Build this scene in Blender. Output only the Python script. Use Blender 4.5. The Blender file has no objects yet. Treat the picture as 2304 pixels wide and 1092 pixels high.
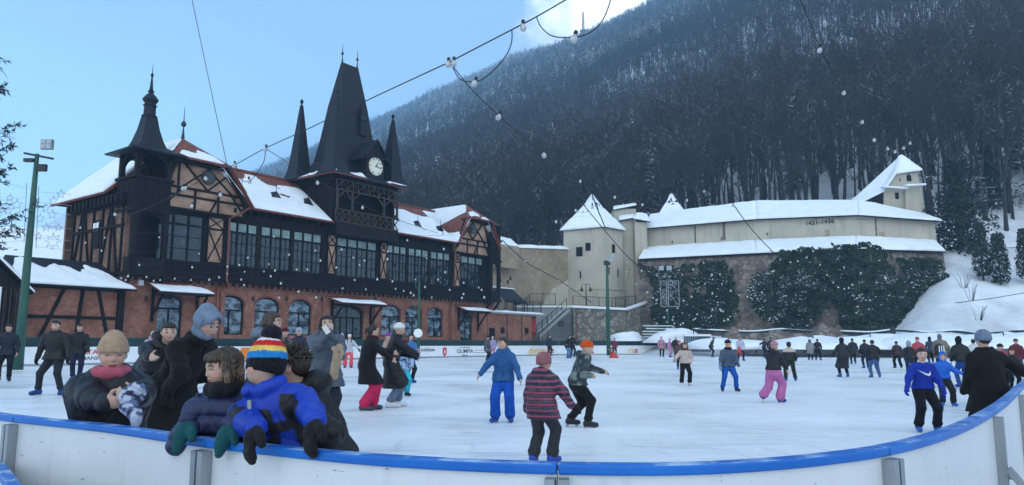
import bpy, bmesh, math, random
import numpy as np
from mathutils import Vector, Matrix, Euler
R=math.radians
sc=bpy.context.scene
col=sc.collection
rnd=random.Random(7)
# ---------------------------------------------------------------- camera model (measured from the photograph)
F=1660.;H=775.;CZ=1.25
TH=math.atan((H-546)/F)
def ray(px,py):
    u=(px-1152)/F; v=(546-py)/F
    return (u, math.cos(TH)-v*math.sin(TH), math.sin(TH)+v*math.cos(TH))
def atd(px,py,D):
    d=ray(px,py); t=D/d[1]; return Vector((t*d[0],D,CZ+t*d[2]))
def gnd(px,py,z=0.):
    d=ray(px,py); t=(z-CZ)/d[2]; return Vector((t*d[0],t*d[1],z))
PH=R(53.5); UX,UY=math.cos(PH),math.sin(PH)
def fac(px,py,off=52.0):
    d=ray(px,py); dy=-UY*d[0]+UX*d[1]; t=off/dy
    return (t*(d[0]*UX+d[1]*UY), CZ+t*d[2])
def loc2w(x,y,z=0.): return Vector((x*UX-y*UY, x*UY+y*UX, z))
cam=bpy.data.cameras.new('camera'); camo=bpy.data.objects.new('camera',cam); col.objects.link(camo)
camo.location=(0,0,CZ); camo.rotation_euler=(math.pi/2+TH,0,0)
cam.sensor_width=36; cam.lens=36*F/2304; cam.clip_start=.05; cam.clip_end=20000
sc.camera=camo
# ---------------------------------------------------------------- tagging
def tag(o,label=None,cat=None,group=None,kind=None):
    if label: o['label']=label
    if cat: o['category']=cat
    if group: o['group']=group
    if kind: o['kind']=kind
    return o
def empty(name,loc=(0,0,0),rz=0.,label=None,cat=None,group=None):
    o=bpy.data.objects.new(name,None); col.objects.link(o); o.location=loc; o.rotation_euler=(0,0,rz)
    o.empty_display_size=.2
    return tag(o,label,cat,group)
def copy_tree(o,parent=None):
    c=o.copy(); col.objects.link(c); c.parent=parent
    for ch in o.children: copy_tree(ch,c)
    return c
# ---------------------------------------------------------------- materials
M={}
class NT:
    def __init__(s,name):
        s.m=bpy.data.materials.new(name); s.m.use_nodes=True; s.t=s.m.node_tree; s.t.nodes.clear()
        s.out=s.n('ShaderNodeOutputMaterial'); s.p=s.n('ShaderNodeBsdfPrincipled'); s.l(s.p.outputs[0],s.out.inputs[0]); M[name]=s.m
    def n(s,t,**k):
        x=s.t.nodes.new(t)
        for a,b in k.items():
            if a in('operation','data_type','blend_type','noise_dimensions','feature','attribute_name','wave_type','bands_direction','offset','squash'): setattr(x,a,b)
            else: x.inputs[a.replace('_',' ')].default_value=b
        return x
    def l(s,a,b): s.t.links.new(a,b)
    def coord(s,k='Object',scale=(1,1,1)):
        c=s.n('ShaderNodeTexCoord'); m=s.n('ShaderNodeMapping'); m.inputs['Scale'].default_value=scale
        s.l(c.outputs[k],m.inputs['Vector']); return m.outputs[0]
    def noise(s,vec,scale=5.,detail=4.,rough=.55):
        x=s.n('ShaderNodeTexNoise'); x.inputs['Scale'].default_value=scale; x.inputs['Detail'].default_value=detail; x.inputs['Roughness'].default_value=rough
        s.l(vec,x.inputs['Vector']); return x.outputs['Fac']
    def ramp(s,fac,stops):
        x=s.n('ShaderNodeValToRGB'); e=x.color_ramp.elements
        while len(e)<len(stops): e.new(.5)
        for i,(p,c) in enumerate(stops):
            e[i].position=p; e[i].color=(c[0],c[1],c[2],1) if hasattr(c,'__len__') else (c,c,c,1)
        s.l(fac,x.inputs[0]); return x.outputs[0]
    def mix(s,f,a,b,mode='MIX'):
        x=s.n('ShaderNodeMix',data_type='RGBA',blend_type=mode)
        for i,v in ((0,f),(6,a),(7,b)):
            if isinstance(v,bpy.types.NodeSocket): s.l(v,x.inputs[i])
            else: x.inputs[i].default_value=v if i==0 else (v[0],v[1],v[2],1)
        return x.outputs[2]
    def math(s,op,a,b=0.):
        x=s.n('ShaderNodeMath',operation=op)
        for i,v in ((0,a),(1,b)):
            if isinstance(v,bpy.types.NodeSocket): s.l(v,x.inputs[i])
            else: x.inputs[i].default_value=v
        return x.outputs[0]
    def base(s,c):
        if isinstance(c,bpy.types.NodeSocket): s.l(c,s.p.inputs['Base Color'])
        else: s.p.inputs['Base Color'].default_value=(c[0],c[1],c[2],1)
    def set(s,rough=.7,metal=0.,spec=None,**k):
        s.p.inputs['Roughness'].default_value=rough; s.p.inputs['Metallic'].default_value=metal
        if spec is not None: s.p.inputs['Specular IOR Level'].default_value=spec
    def bump(s,h,strength=.4,dist=.02):
        x=s.n('ShaderNodeBump'); x.inputs['Strength'].default_value=strength; x.inputs['Distance'].default_value=dist
        s.l(h,x.inputs['Height']); s.l(x.outputs[0],s.p.inputs['Normal'])
def simple(name,c,rough=.7,metal=0.,var=.25,scale=6.,bump=0.,spec=None,stretch=(1,1,1),bd=.02):
    t=NT(name); v=t.coord(scale=stretch); n=t.noise(v,scale)
    d=[max(0,x*(1-var)) for x in c]; b=[min(1,x*(1+var)) for x in c]
    t.base(t.ramp(n,[(.3,d),(.7,b)])); t.set(rough,metal,spec)
    if bump: t.bump(t.noise(v,scale*6),bump,bd)
    return t
simple('snow',(.80,.82,.86),.65,var=.05,scale=.8,bump=.5,bd=.05)
simple('timber',(.010,.008,.009),.8,spec=.2,var=.45,scale=5,bump=.3,stretch=(1,1,.2))
simple('timber_trim',(.035,.022,.018),.7,var=.3,scale=4)
simple('slate',(.012,.013,.020),.6,spec=.25,var=.3,scale=8,bump=.3)
simple('copper_trim',(.16,.035,.025),.5,var=.3,scale=4)
simple('plaster',(.50,.46,.37),.9,var=.10,scale=.6,bump=.3)
simple('white_paint',(.75,.76,.78),.45,var=.06,scale=1.5)
simple('metal_grey',(.30,.32,.34),.45,.6,var=.15,scale=9,stretch=(1,1,.3))
simple('green_pole',(.012,.07,.045),.5,var=.25,scale=5)
simple('black_metal',(.012,.012,.013),.5,var=.3,scale=8)
simple('dark_net',(.012,.035,.042),.9,var=.35,scale=.7)
simple('cable',(.008,.008,.009),.6,var=.1)
simple('concrete',(.28,.28,.28),.9,var=.15,scale=2,bump=.3)
simple('red_paint',(.45,.04,.03),.6,var=.15,scale=2)
simple('pane_green',(.20,.27,.26),.35,var=.3,scale=1.6)
simple('bulb',(.42,.43,.44),.12,var=.3,scale=30,spec=.8)
simple('clock_face',(.75,.72,.58),.5,var=.03)
simple('wire',(.30,.30,.33),.5,var=.1)
for n,c in dict(ad_red=(.55,.03,.03),ad_yellow=(.75,.42,.02),ad_black=(.03,.03,.035),ad_orange=(.75,.2,.02),ad_blue=(.05,.35,.6),ad_green=(.1,.3,.06),ad_grey=(.25,.27,.3),orange_c=(.6,.2,.03)).items(): simple(n,c,.5,var=.05)
def t_glass():
    t=NT('glass'); v=t.coord(scale=(1,1,1)); n=t.noise(v,1.3,3); t.base(t.ramp(n,[(.35,(.006,.009,.013)),(.75,(.03,.045,.06))])); t.set(.06,0,.9)
    t.bump(t.noise(v,.9,1),.35,.3)
t_glass()
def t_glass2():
    t=NT('glass_reflect_curtain'); v=t.coord(scale=(.7,.7,1)); n=t.noise(v,1.5,4,.6); t.base(t.ramp(n,[(.44,(.008,.012,.017)),(.50,(.10,.15,.20)),(.62,(.22,.30,.37)),(.70,(.03,.045,.06))])); t.set(.05,0,.9); t.bump(t.noise(v,.9,1),.3,.3)  # pale blotches: curtains, plus reflected snow painted into the pane colour
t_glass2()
def t_brick(name,c1,c2,mortar,sx=1.):
    t=NT(name); c=t.n('ShaderNodeTexCoord'); sp=t.n('ShaderNodeSeparateXYZ'); t.l(c.outputs['Object'],sp.inputs[0])
    a=t.math('ADD',sp.outputs[0],sp.outputs[1]); cb=t.n('ShaderNodeCombineXYZ'); t.l(a,cb.inputs[0]); t.l(sp.outputs[2],cb.inputs[1])
    b=t.n('ShaderNodeTexBrick'); b.inputs['Scale'].default_value=1; b.inputs['Brick Width'].default_value=.27; b.inputs['Row Height'].default_value=.085; b.inputs['Mortar Size'].default_value=.012
    b.inputs['Color1'].default_value=(*c1,1); b.inputs['Color2'].default_value=(*c2,1); b.inputs['Mortar'].default_value=(*mortar,1); b.inputs['Bias'].default_value=-.2
    t.l(cb.outputs[0],b.inputs['Vector'])
    n=t.noise(c.outputs['Object'],.7,6,.65); n2=t.noise(c.outputs['Object'],2.7,5,.7)
    x=t.mix(t.ramp(n,[(.40,.0),(.62,.8)]),b.outputs[0],[q*.42 for q in c1]); x=t.mix(t.ramp(n2,[(.55,.0),(.70,.6)]),x,(.42,.27,.20)); n3=t.noise(t.coord(scale=(.8,.8,3)),2.2,4,.7); x=t.mix(t.ramp(n3,[(.56,0.),(.66,.6)]),x,[q*.35 for q in c2])
    t.base(x); t.set(.9); t.bump(b.outputs['Fac'],-.4,.02)
t_brick('brick',(.40,.135,.078),(.22,.07,.045),(.24,.17,.13))
t_brick('brick_pale',(.46,.26,.17),(.36,.18,.115),(.36,.27,.21))
t_brick('brick_side',(.24,.11,.07),(.17,.075,.05),(.2,.14,.11))
def t_tile():
    t=NT('roof_tile'); c=t.n('ShaderNodeTexCoord'); sp=t.n('ShaderNodeSeparateXYZ'); t.l(c.outputs['Object'],sp.inputs[0])
    a=t.math('ADD',sp.outputs[0],sp.outputs[1]); cb=t.n('ShaderNodeCombineXYZ'); t.l(a,cb.inputs[0]); t.l(sp.outputs[2],cb.inputs[1])
    b=t.n('ShaderNodeTexBrick'); b.inputs['Scale'].default_value=1; b.inputs['Brick Width'].default_value=.22; b.inputs['Row Height'].default_value=.17; b.inputs['Mortar Size'].default_value=.02
    b.inputs['Color1'].default_value=(.26,.07,.04,1); b.inputs['Color2'].default_value=(.17,.045,.03,1); b.inputs['Mortar'].default_value=(.06,.02,.015,1)
    t.l(cb.outputs[0],b.inputs['Vector']); n=t.noise(c.outputs['Object'],3,5)
    t.base(t.mix(t.ramp(n,[(.5,0.),(.7,.5)]),b.outputs[0],(.30,.13,.08))); t.set(.8); t.bump(b.outputs['Fac'],-.6,.04)
t_tile()
def t_rubble(name,a,b,mort,scale=1.6,bs=.6):
    t=NT(name); v=t.coord(); d=t.noise(v,3,3); 
    vo=t.n('ShaderNodeTexVoronoi',feature='DISTANCE_TO_EDGE'); vo.inputs['Scale'].default_value=scale
    mm=t.n('ShaderNodeMix',data_type='VECTOR'); mm.inputs[0].default_value=.12; t.l(v,mm.inputs[4]); 
    nn=t.n('ShaderNodeTexNoise'); nn.inputs['Scale'].default_value=2.5; t.l(v,nn.inputs['Vector']); t.l(nn.outputs['Color'],mm.inputs[5]); t.l(mm.outputs[1],vo.inputs['Vector'])
    v2=t.n('ShaderNodeTexVoronoi'); v2.inputs['Scale'].default_value=scale; t.l(mm.outputs[1],v2.inputs['Vector'])
    sp=t.n('ShaderNodeSeparateColor'); t.l(v2.outputs['Color'],sp.inputs[0])
    c=t.mix(sp.outputs[0],a,b); n=t.noise(v,.5,5); c=t.mix(t.ramp(n,[(.35,0.),(.7,.6)]),c,[q*.4 for q in a])
    e=t.ramp(vo.outputs['Distance'],[(.0,1.),(.09,0.)]); t.base(t.mix(e,c,mort)); t.set(.95); t.bump(t.ramp(vo.outputs['Distance'],[(0.,0.),(.15,1.)]),bs,.08)
t_rubble('rubble',(.17,.155,.135),(.40,.36,.30),(.07,.065,.06),1.9)
t_rubble('rubble_tan',(.34,.25,.17),(.44,.35,.25),(.26,.20,.14),4.5,.35)
t_rubble('rock',(.13,.10,.09),(.36,.28,.235),(.09,.075,.065),1.7,.5)
def t_plaster(name,c,st):
    t=NT(name); v=t.coord(); n=t.noise(v,.35,6,.6); sv=t.coord(scale=(1.2,1.2,.12)); s=t.noise(sv,1.4,5,.7)
    x=t.ramp(n,[(.3,[q*.86 for q in c]),(.7,c)]); x=t.mix(t.ramp(s,[(.52,0.),(.70,.6)]),x,st)
    n3=t.noise(v,.15,3); x=t.mix(t.ramp(n3,[(.45,0.),(.52,.4)]),x,[q*.72 for q in c]); n4=t.noise(v,1.1,5,.7); x=t.mix(t.ramp(n4,[(.55,0.),(.72,.45)]),x,(.36,.37,.38))
    t.base(x); t.set(.92); t.bump(t.noise(v,6,4),.15,.02)
t_plaster('plaster_wall',(.53,.475,.375),(.20,.17,.14))
def t_ice():
    t=NT('ice'); v=t.coord(); n=t.noise(v,.25,5,.6); c=t.ramp(n,[(.3,(.76,.79,.83)),(.7,(.88,.89,.91))])
    def scr(rot,sc):
        q=t.n('ShaderNodeTexCoord'); m=t.n('ShaderNodeMapping'); m.inputs['Rotation'].default_value=(0,0,R(rot)); m.inputs['Scale'].default_value=(.35,4,1); t.l(q.outputs['Object'],m.inputs[0])
        return t.noise(m.outputs[0],sc,5,.75)
    s=scr(25,1.3); s2=scr(-32,1.7); s3=scr(80,1.1)
    c=t.mix(t.ramp(s,[(.54,0.),(.62,.5)]),c,(.62,.68,.76)); c=t.mix(t.ramp(s2,[(.55,0.),(.63,.45)]),c,(.88,.90,.93)); c=t.mix(t.ramp(s3,[(.57,0.),(.66,.4)]),c,(.60,.66,.75))
    q=t.n('ShaderNodeTexCoord'); wv=[]
    for rot,sc,dst in ((12,.9,9.),(-48,.7,12.),(66,1.1,7.),(-15,.5,16.)):
        m=t.n('ShaderNodeMapping'); m.inputs['Rotation'].default_value=(0,0,R(rot)); t.l(q.outputs['Object'],m.inputs[0]); w_=t.n('ShaderNodeTexWave'); w_.inputs['Scale'].default_value=sc; w_.inputs['Distortion'].default_value=dst; w_.inputs['Detail'].default_value=3; w_.inputs['Detail Scale'].default_value=.35; t.l(m.outputs[0],w_.inputs['Vector'])
        ln=t.ramp(w_.outputs['Fac'],[(.0,1.),(.03,0.)]); bk=t.ramp(t.noise(m.outputs[0],.6,3),[(.5,0.),(.62,.55)]); k=t.math('MULTIPLY',ln,bk); wv.append(k); c=t.mix(k,c,(.97,.98,.99) if rot>0 else (.50,.57,.66))
    t.base(c); r=t.ramp(t.mix(.5,n,s2),[(.40,.22),(.62,.55)]); t.l(r,t.p.inputs['Roughness']); t.p.inputs['Specular IOR Level'].default_value=.5
    t.bump(t.mix(.5,s,wv[0]),.2,.004)
t_ice()
def t_bark(name,c,lo=.25,hi=.6,amt=1.):
    t=NT(name); g=t.n('ShaderNodeNewGeometry'); sp=t.n('ShaderNodeSeparateXYZ'); t.l(g.outputs['True Normal'],sp.inputs[0])
    v=t.coord(); n=t.noise(v,1.7,3)
    k=t.math('ADD',sp.outputs[2],t.math('MULTIPLY',t.math('SUBTRACT',n,.5),.9))
    b=t.ramp(t.noise(v,6,3),[(.3,[q*.6 for q in c]),(.7,[q*1.4 for q in c])])
    t.base(t.mix(t.ramp(k,[(lo,0.),(hi,amt)]),b,(.78,.80,.85))); t.set(.9)
t_bark('bark',(.030,.025,.025),.48,.85)
t_bark('bark_far',(.036,.032,.036),.42,.9,.5)
t_bark('needles',(.018,.032,.026),.72,1.0,.8)
t_bark('bark_frost_sun',(.20,.20,.215),.2,.7,.8)  # frosted bark; its pale tone also paints sunlight on the left ridge
t_bark('needles_snow',(.016,.028,.026),.42,.8,.95)
t_bark('needles_dark',(.010,.020,.013),1.,1.3,.4)
t_bark('ivy_leaf',(.014,.030,.015),1.2,1.4,.3)
t_bark('needles_green',(.012,.028,.016),.86,1.15,.8)
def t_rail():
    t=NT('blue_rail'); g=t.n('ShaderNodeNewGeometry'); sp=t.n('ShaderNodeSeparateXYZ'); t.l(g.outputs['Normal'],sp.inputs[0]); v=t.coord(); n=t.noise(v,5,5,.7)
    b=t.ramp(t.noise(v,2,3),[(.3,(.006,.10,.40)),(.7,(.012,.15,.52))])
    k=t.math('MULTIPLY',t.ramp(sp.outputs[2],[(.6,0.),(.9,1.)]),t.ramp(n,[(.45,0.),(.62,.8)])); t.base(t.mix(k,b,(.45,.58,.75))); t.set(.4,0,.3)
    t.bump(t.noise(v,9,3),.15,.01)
t_rail()
def t_panel():
    t=NT('board_panel'); v=t.coord(); n=t.noise(v,1.2,6,.6); s=t.noise(t.coord(scale=(6,6,.5)),1.5,4)
    c=t.ramp(n,[(.3,(.54,.56,.58)),(.7,(.68,.69,.70))]); c=t.mix(t.ramp(s,[(.60,0.),(.78,.4)]),c,(.35,.36,.38)); k=t.noise(t.coord(scale=(3.,3.,22.)),2.3,3,.8); c=t.mix(t.ramp(k,[(.665,0.),(.69,.6)]),c,(.12,.12,.14)); k=t.noise(t.coord(scale=(20,20,20)),2.,2); c=t.mix(t.ramp(k,[(.70,0.),(.74,.5)]),c,(.2,.2,.22)); t.base(c); t.set(.4); t.p.inputs['Subsurface Weight'].default_value=0
t_panel()
# cloth etc. read their dye colours from a colour attribute
def t_attr(name,rough,bscale,bstr,var=.3,sheen=.3,bd=.01):
    t=NT(name); a=t.n('ShaderNodeAttribute',attribute_name='Col'); v=t.coord(); n=t.noise(v,bscale*.15,4)
    t.base(t.mix(1.,a.outputs[0],t.ramp(n,[(.3,1-var),(.7,1.)]),'MULTIPLY')); t.set(rough,0,.18 if rough>.6 else .3); t.bump(t.noise(v,bscale,4),bstr,bd)
    if sheen: t.p.inputs['Sheen Weight'].default_value=sheen*.15; t.p.inputs['Sheen Roughness'].default_value=.5
    return t
t_attr('cloth',.85,60,.35); t_attr('nylon',.5,14,.45,sheen=0.,bd=.02); t_attr('knit',.95,160,.6,sheen=.4)
t_attr('boot',.4,30,.1,sheen=0.)
s_=t_attr('skin',.5,90,.08,var=.12,sheen=0.); s_.p.inputs['Subsurface Weight'].default_value=.12; s_.p.inputs['Subsurface Radius'].default_value=(.8,.3,.2); s_.p.inputs['Subsurface Scale'].default_value=.01
def t_hair():
    t=NT('hair'); a=t.n('ShaderNodeAttribute',attribute_name='Col'); v=t.coord(scale=(9,9,1)); n=t.noise(v,22,3,.7)
    t.base(t.mix(1.,a.outputs[0],t.ramp(n,[(.3,.45),(.7,1.25)]),'MULTIPLY')); t.set(.45,0,.4); t.bump(n,.5,.01)
t_hair()
# ---------------------------------------------------------------- mesh builder
class MB:
    def __init__(s): s.v=[]; s.f=[]; s.m=[]; s.mats=[]; s.cur=0; s.sm=[]; s.smooth=False
    def mat(s,n):
        if n not in s.mats: s.mats.append(n)
        s.cur=s.mats.index(n); return s
    def face(s,idx): s.f.append(idx); s.m.append(s.cur); s.sm.append(s.smooth)
    def poly(s,pts):
        b=len(s.v); s.v+= [tuple(p) for p in pts]; s.face(list(range(b,b+len(pts)))); return s
    def box(s,x0,x1,y0,y1,z0,z1):
        b=len(s.v); s.v+=[(x,y,z) for z in(z0,z1) for y in(y0,y1) for x in(x0,x1)]
        for q in((0,2,3,1),(4,5,7,6),(0,1,5,4),(2,6,7,3),(0,4,6,2),(1,3,7,5)): s.face([b+i for i in q])
        return s
    def bar(s,a,b,w,h=None,up=(0,0,1)):
        h=h or w; a=Vector(a); b=Vector(b); d=(b-a).normalized(); u=Vector(up)
        if abs(d.dot(u))>.98: u=Vector((0,1,0))
        x=d.cross(u).normalized()*w/2; y=x.cross(d).normalized()*h/2
        k=len(s.v); s.v+=[tuple(p+q) for p in(a,b) for q in(-x-y,x-y,x+y,-x+y)]
        for q in((0,1,2,3),(7,6,5,4),(0,4,5,1),(1,5,6,2),(2,6,7,3),(3,7,4,0)): s.face([k+i for i in q])
        return s
    def tube(s,pts,r,n=8,caps=True):
        pts=[Vector(p) for p in pts]; rs=r if hasattr(r,'__len__') else [r]*len(pts); k=len(s.v); prev=None
        for i,p in enumerate(pts):
            d=(pts[min(i+1,len(pts)-1)]-pts[max(i-1,0)]).normalized()
            if prev is None:
                prev=d.cross(Vector((0,0,1)) if abs(d.z)<.9 else Vector((1,0,0))).normalized()
            x=(prev-d*prev.dot(d)).normalized(); prev=x; y=d.cross(x)
            for j in range(n):
                a=2*math.pi*j/n; s.v.append(tuple(p+(x*math.cos(a)+y*math.sin(a))*rs[i]))
        for i in range(len(pts)-1):
            for j in range(n): s.face([k+i*n+j,k+i*n+(j+1)%n,k+(i+1)*n+(j+1)%n,k+(i+1)*n+j])
        if caps: s.face([k+j for j in range(n)][::-1]); s.face([k+(len(pts)-1)*n+j for j in range(n)])
        return s
    def lathe(s,c,prof,n=12,rot=0.,sq=False):
        k=len(s.v)
        for (r,z) in prof:
            for j in range(n):
                a=2*math.pi*j/n+rot; s.v.append((c[0]+r*math.cos(a),c[1]+r*math.sin(a),c[2]+z))
        for i in range(len(prof)-1):
            for j in range(n): s.face([k+i*n+j,k+i*n+(j+1)%n,k+(i+1)*n+(j+1)%n,k+(i+1)*n+j])
        s.face([k+j for j in range(n)][::-1]); s.face([k+(len(prof)-1)*n+j for j in range(n)])
        return s
    def extr(s,pts,vec):
        vec=Vector(vec); n=len(pts); b=len(s.v); s.v+=[tuple(p) for p in pts]+[tuple(Vector(p)+vec) for p in pts]
        s.face(list(range(b,b+n))[::-1]); s.face(list(range(b+n,b+2*n)))
        for i in range(n): s.face([b+i,b+(i+1)%n,b+n+(i+1)%n,b+n+i])
        return s
    def loft(s,r0,r1):
        n=len(r0); b=len(s.v); s.v+=[tuple(p) for p in r0]+[tuple(p) for p in r1]
        for i in range(n): s.face([b+i,b+(i+1)%n,b+n+(i+1)%n,b+n+i])
        return s
    def build(s,name,mat=None,parent=None,loc=None,rz=None,fix=True):
        me=bpy.data.meshes.new(name); me.from_pydata(s.v,[],s.f)
        for mn in (s.mats or [mat]): me.materials.append(M[mn])
        if s.mats: me.polygons.foreach_set('material_index',s.m)
        me.polygons.foreach_set('use_smooth',s.sm)
        if fix:
            bm=bmesh.new(); bm.from_mesh(me); bmesh.ops.recalc_face_normals(bm,faces=bm.faces); bm.to_mesh(me); bm.free()
        me.update(); o=bpy.data.objects.new(name,me); col.objects.link(o)
        if parent: o.parent=parent
        if loc is not None: o.location=loc
        if rz is not None: o.rotation_euler=(0,0,rz)
        return o
def npmesh(name,V,Fc,mats,mi=None,smooth=False,parent=None,loc=None,colr=None):
    V=np.asarray(V,dtype=np.float32); Fc=np.asarray(Fc,dtype=np.int32); k=Fc.shape[1]
    me=bpy.data.meshes.new(name); me.vertices.add(len(V)); me.vertices.foreach_set('co',V.ravel())
    me.loops.add(Fc.size); me.loops.foreach_set('vertex_index',Fc.ravel())
    me.polygons.add(len(Fc)); me.polygons.foreach_set('loop_start',np.arange(0,Fc.size,k,dtype=np.int32))
    for m in mats: me.materials.append(M[m])
    if mi is not None: me.polygons.foreach_set('material_index',np.asarray(mi,dtype=np.int32))
    me.polygons.foreach_set('use_smooth',np.full(len(Fc),smooth,dtype=bool))
    if colr is not None:
        a=me.attributes.new('Col','FLOAT_COLOR','POINT'); c=np.ones((len(V),4),dtype=np.float32); c[:,:3]=colr; a.data.foreach_set('color',c.ravel())
    me.update(calc_edges=True); me.validate()
    o=bpy.data.objects.new(name,me); col.objects.link(o)
    if parent: o.parent=parent
    if loc is not None: o.location=loc
    return o
def vnoise(x,y,seed=0):
    x=np.asarray(x,dtype=float); y=np.asarray(y,dtype=float)
    xi=np.floor(x).astype(np.int64); yi=np.floor(y).astype(np.int64); fx=x-xi; fy=y-yi; fx=fx*fx*(3-2*fx); fy=fy*fy*(3-2*fy)
    def h(a,b):
        n=(a*374761393+b*668265263+int(seed)*362437+97)&0xffffffff; n=((n^(n>>13))*1274126177)&0xffffffff
        return ((n^(n>>16))&0xffff)/65535.
    return (h(xi,yi)*(1-fx)+h(xi+1,yi)*fx)*(1-fy)+(h(xi,yi+1)*(1-fx)+h(xi+1,yi+1)*fx)*fy
def fbm(x,y,seed=0,o=4):
    s=0; a=.5
    for i in range(o): s=s+a*vnoise(x*2**i,y*2**i,seed+i); a*=.5
    return s/(1-.5**o)
def snow_patch(name,P0,P1,P2,P3,keep=None,th=.1,step=.15,parent=None,seed=1,edge=.9):
    """snow blanket on the quad P0(bottom left) P1(bottom right) P2(top right) P3(top left); keep(s,t)->bool array; ragged edge"""
    P=[np.array(p,dtype=float) for p in(P0,P1,P2,P3)]
    w=max(np.linalg.norm(P[1]-P[0]),np.linalg.norm(P[2]-P[3])); h=max(np.linalg.norm(P[3]-P[0]),np.linalg.norm(P[2]-P[1]))
    nx=max(3,int(w/step)); ny=max(3,int(h/step)); S,T=np.meshgrid(np.linspace(0,1,nx+1),np.linspace(0,1,ny+1))
    pos=((1-S)*(1-T))[...,None]*P[0]+(S*(1-T))[...,None]*P[1]+(S*T)[...,None]*P[2]+((1-S)*T)[...,None]*P[3]
    N=np.cross(P[1]-P[0],P[3]-P[0]); N/=np.linalg.norm(N); 
    if N[2]<0: N=-N
    k=np.ones_like(S) if keep is None else keep(S,T,S*w,T*h)
    nz=fbm(S*w*.8,T*h*.8,seed)
    kv=np.minimum(k,1.); thick=th*(.55+.7*nz)*np.clip(k*4,0.05,1)
    ed=np.minimum(np.minimum(S,1-S)*w,np.minimum(T,1-T)*h); thick*=np.clip(.35+ed/ .25,0,1)
    top=pos+N*(thick[...,None]+.012); bot=pos+N*.004
    idx=np.arange((nx+1)*(ny+1)).reshape(ny+1,nx+1); kc=(k[:-1,:-1]+k[1:,:-1]+k[:-1,1:]+k[1:,1:])/4>0
    a=idx[:-1,:-1][kc]; b=idx[:-1,1:][kc]; c=idx[1:,1:][kc]; d=idx[1:,:-1][kc]; n=(nx+1)*(ny+1)
    Fc=[np.stack([a,b,c,d],1)]
    def side(m,i0,i1):
        if m.any(): Fc.append(np.stack([i1[m],i0[m],i0[m]+n,i1[m]+n],1))
    pad=np.pad(kc,1); core=pad[1:-1,1:-1]
    side(core&~pad[:-2,1:-1],idx[:-1,:-1],idx[:-1,1:]); side(core&~pad[2:,1:-1],idx[1:,1:],idx[1:,:-1])
    side(core&~pad[1:-1,:-2],idx[1:,:-1],idx[:-1,:-1]); side(core&~pad[1:-1,2:],idx[:-1,1:],idx[1:,1:])
    if not kc.any(): return None
    V=np.concatenate([top.reshape(-1,3),bot.reshape(-1,3)]); Fc=np.concatenate(Fc)
    used=np.unique(Fc); mp=np.zeros(len(V),int); mp[used]=np.arange(len(used))
    return npmesh(name,V[used],mp[Fc],['snow'],smooth=True,parent=parent)
def text(s,size,mat,parent,mtx,name='lettering',ext=.004,align='CENTER',sx=1.,shear=0.):
    c=bpy.data.curves.new(name,'FONT'); c.body=s; c.size=size; c.extrude=ext; c.offset=size*.014; c.align_x=align; c.align_y='CENTER'; c.shear=shear
    c.materials.append(M[mat]); tmp=bpy.data.objects.new('t',c); col.objects.link(tmp); me=bpy.data.meshes.new_from_object(tmp); bpy.data.objects.remove(tmp); bpy.data.curves.remove(c)
    me.name=name; o=bpy.data.objects.new(name,me); col.objects.link(o); o.parent=parent
    o.matrix_local=mtx@Matrix.Diagonal((sx,1,1,1)); return o
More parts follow.
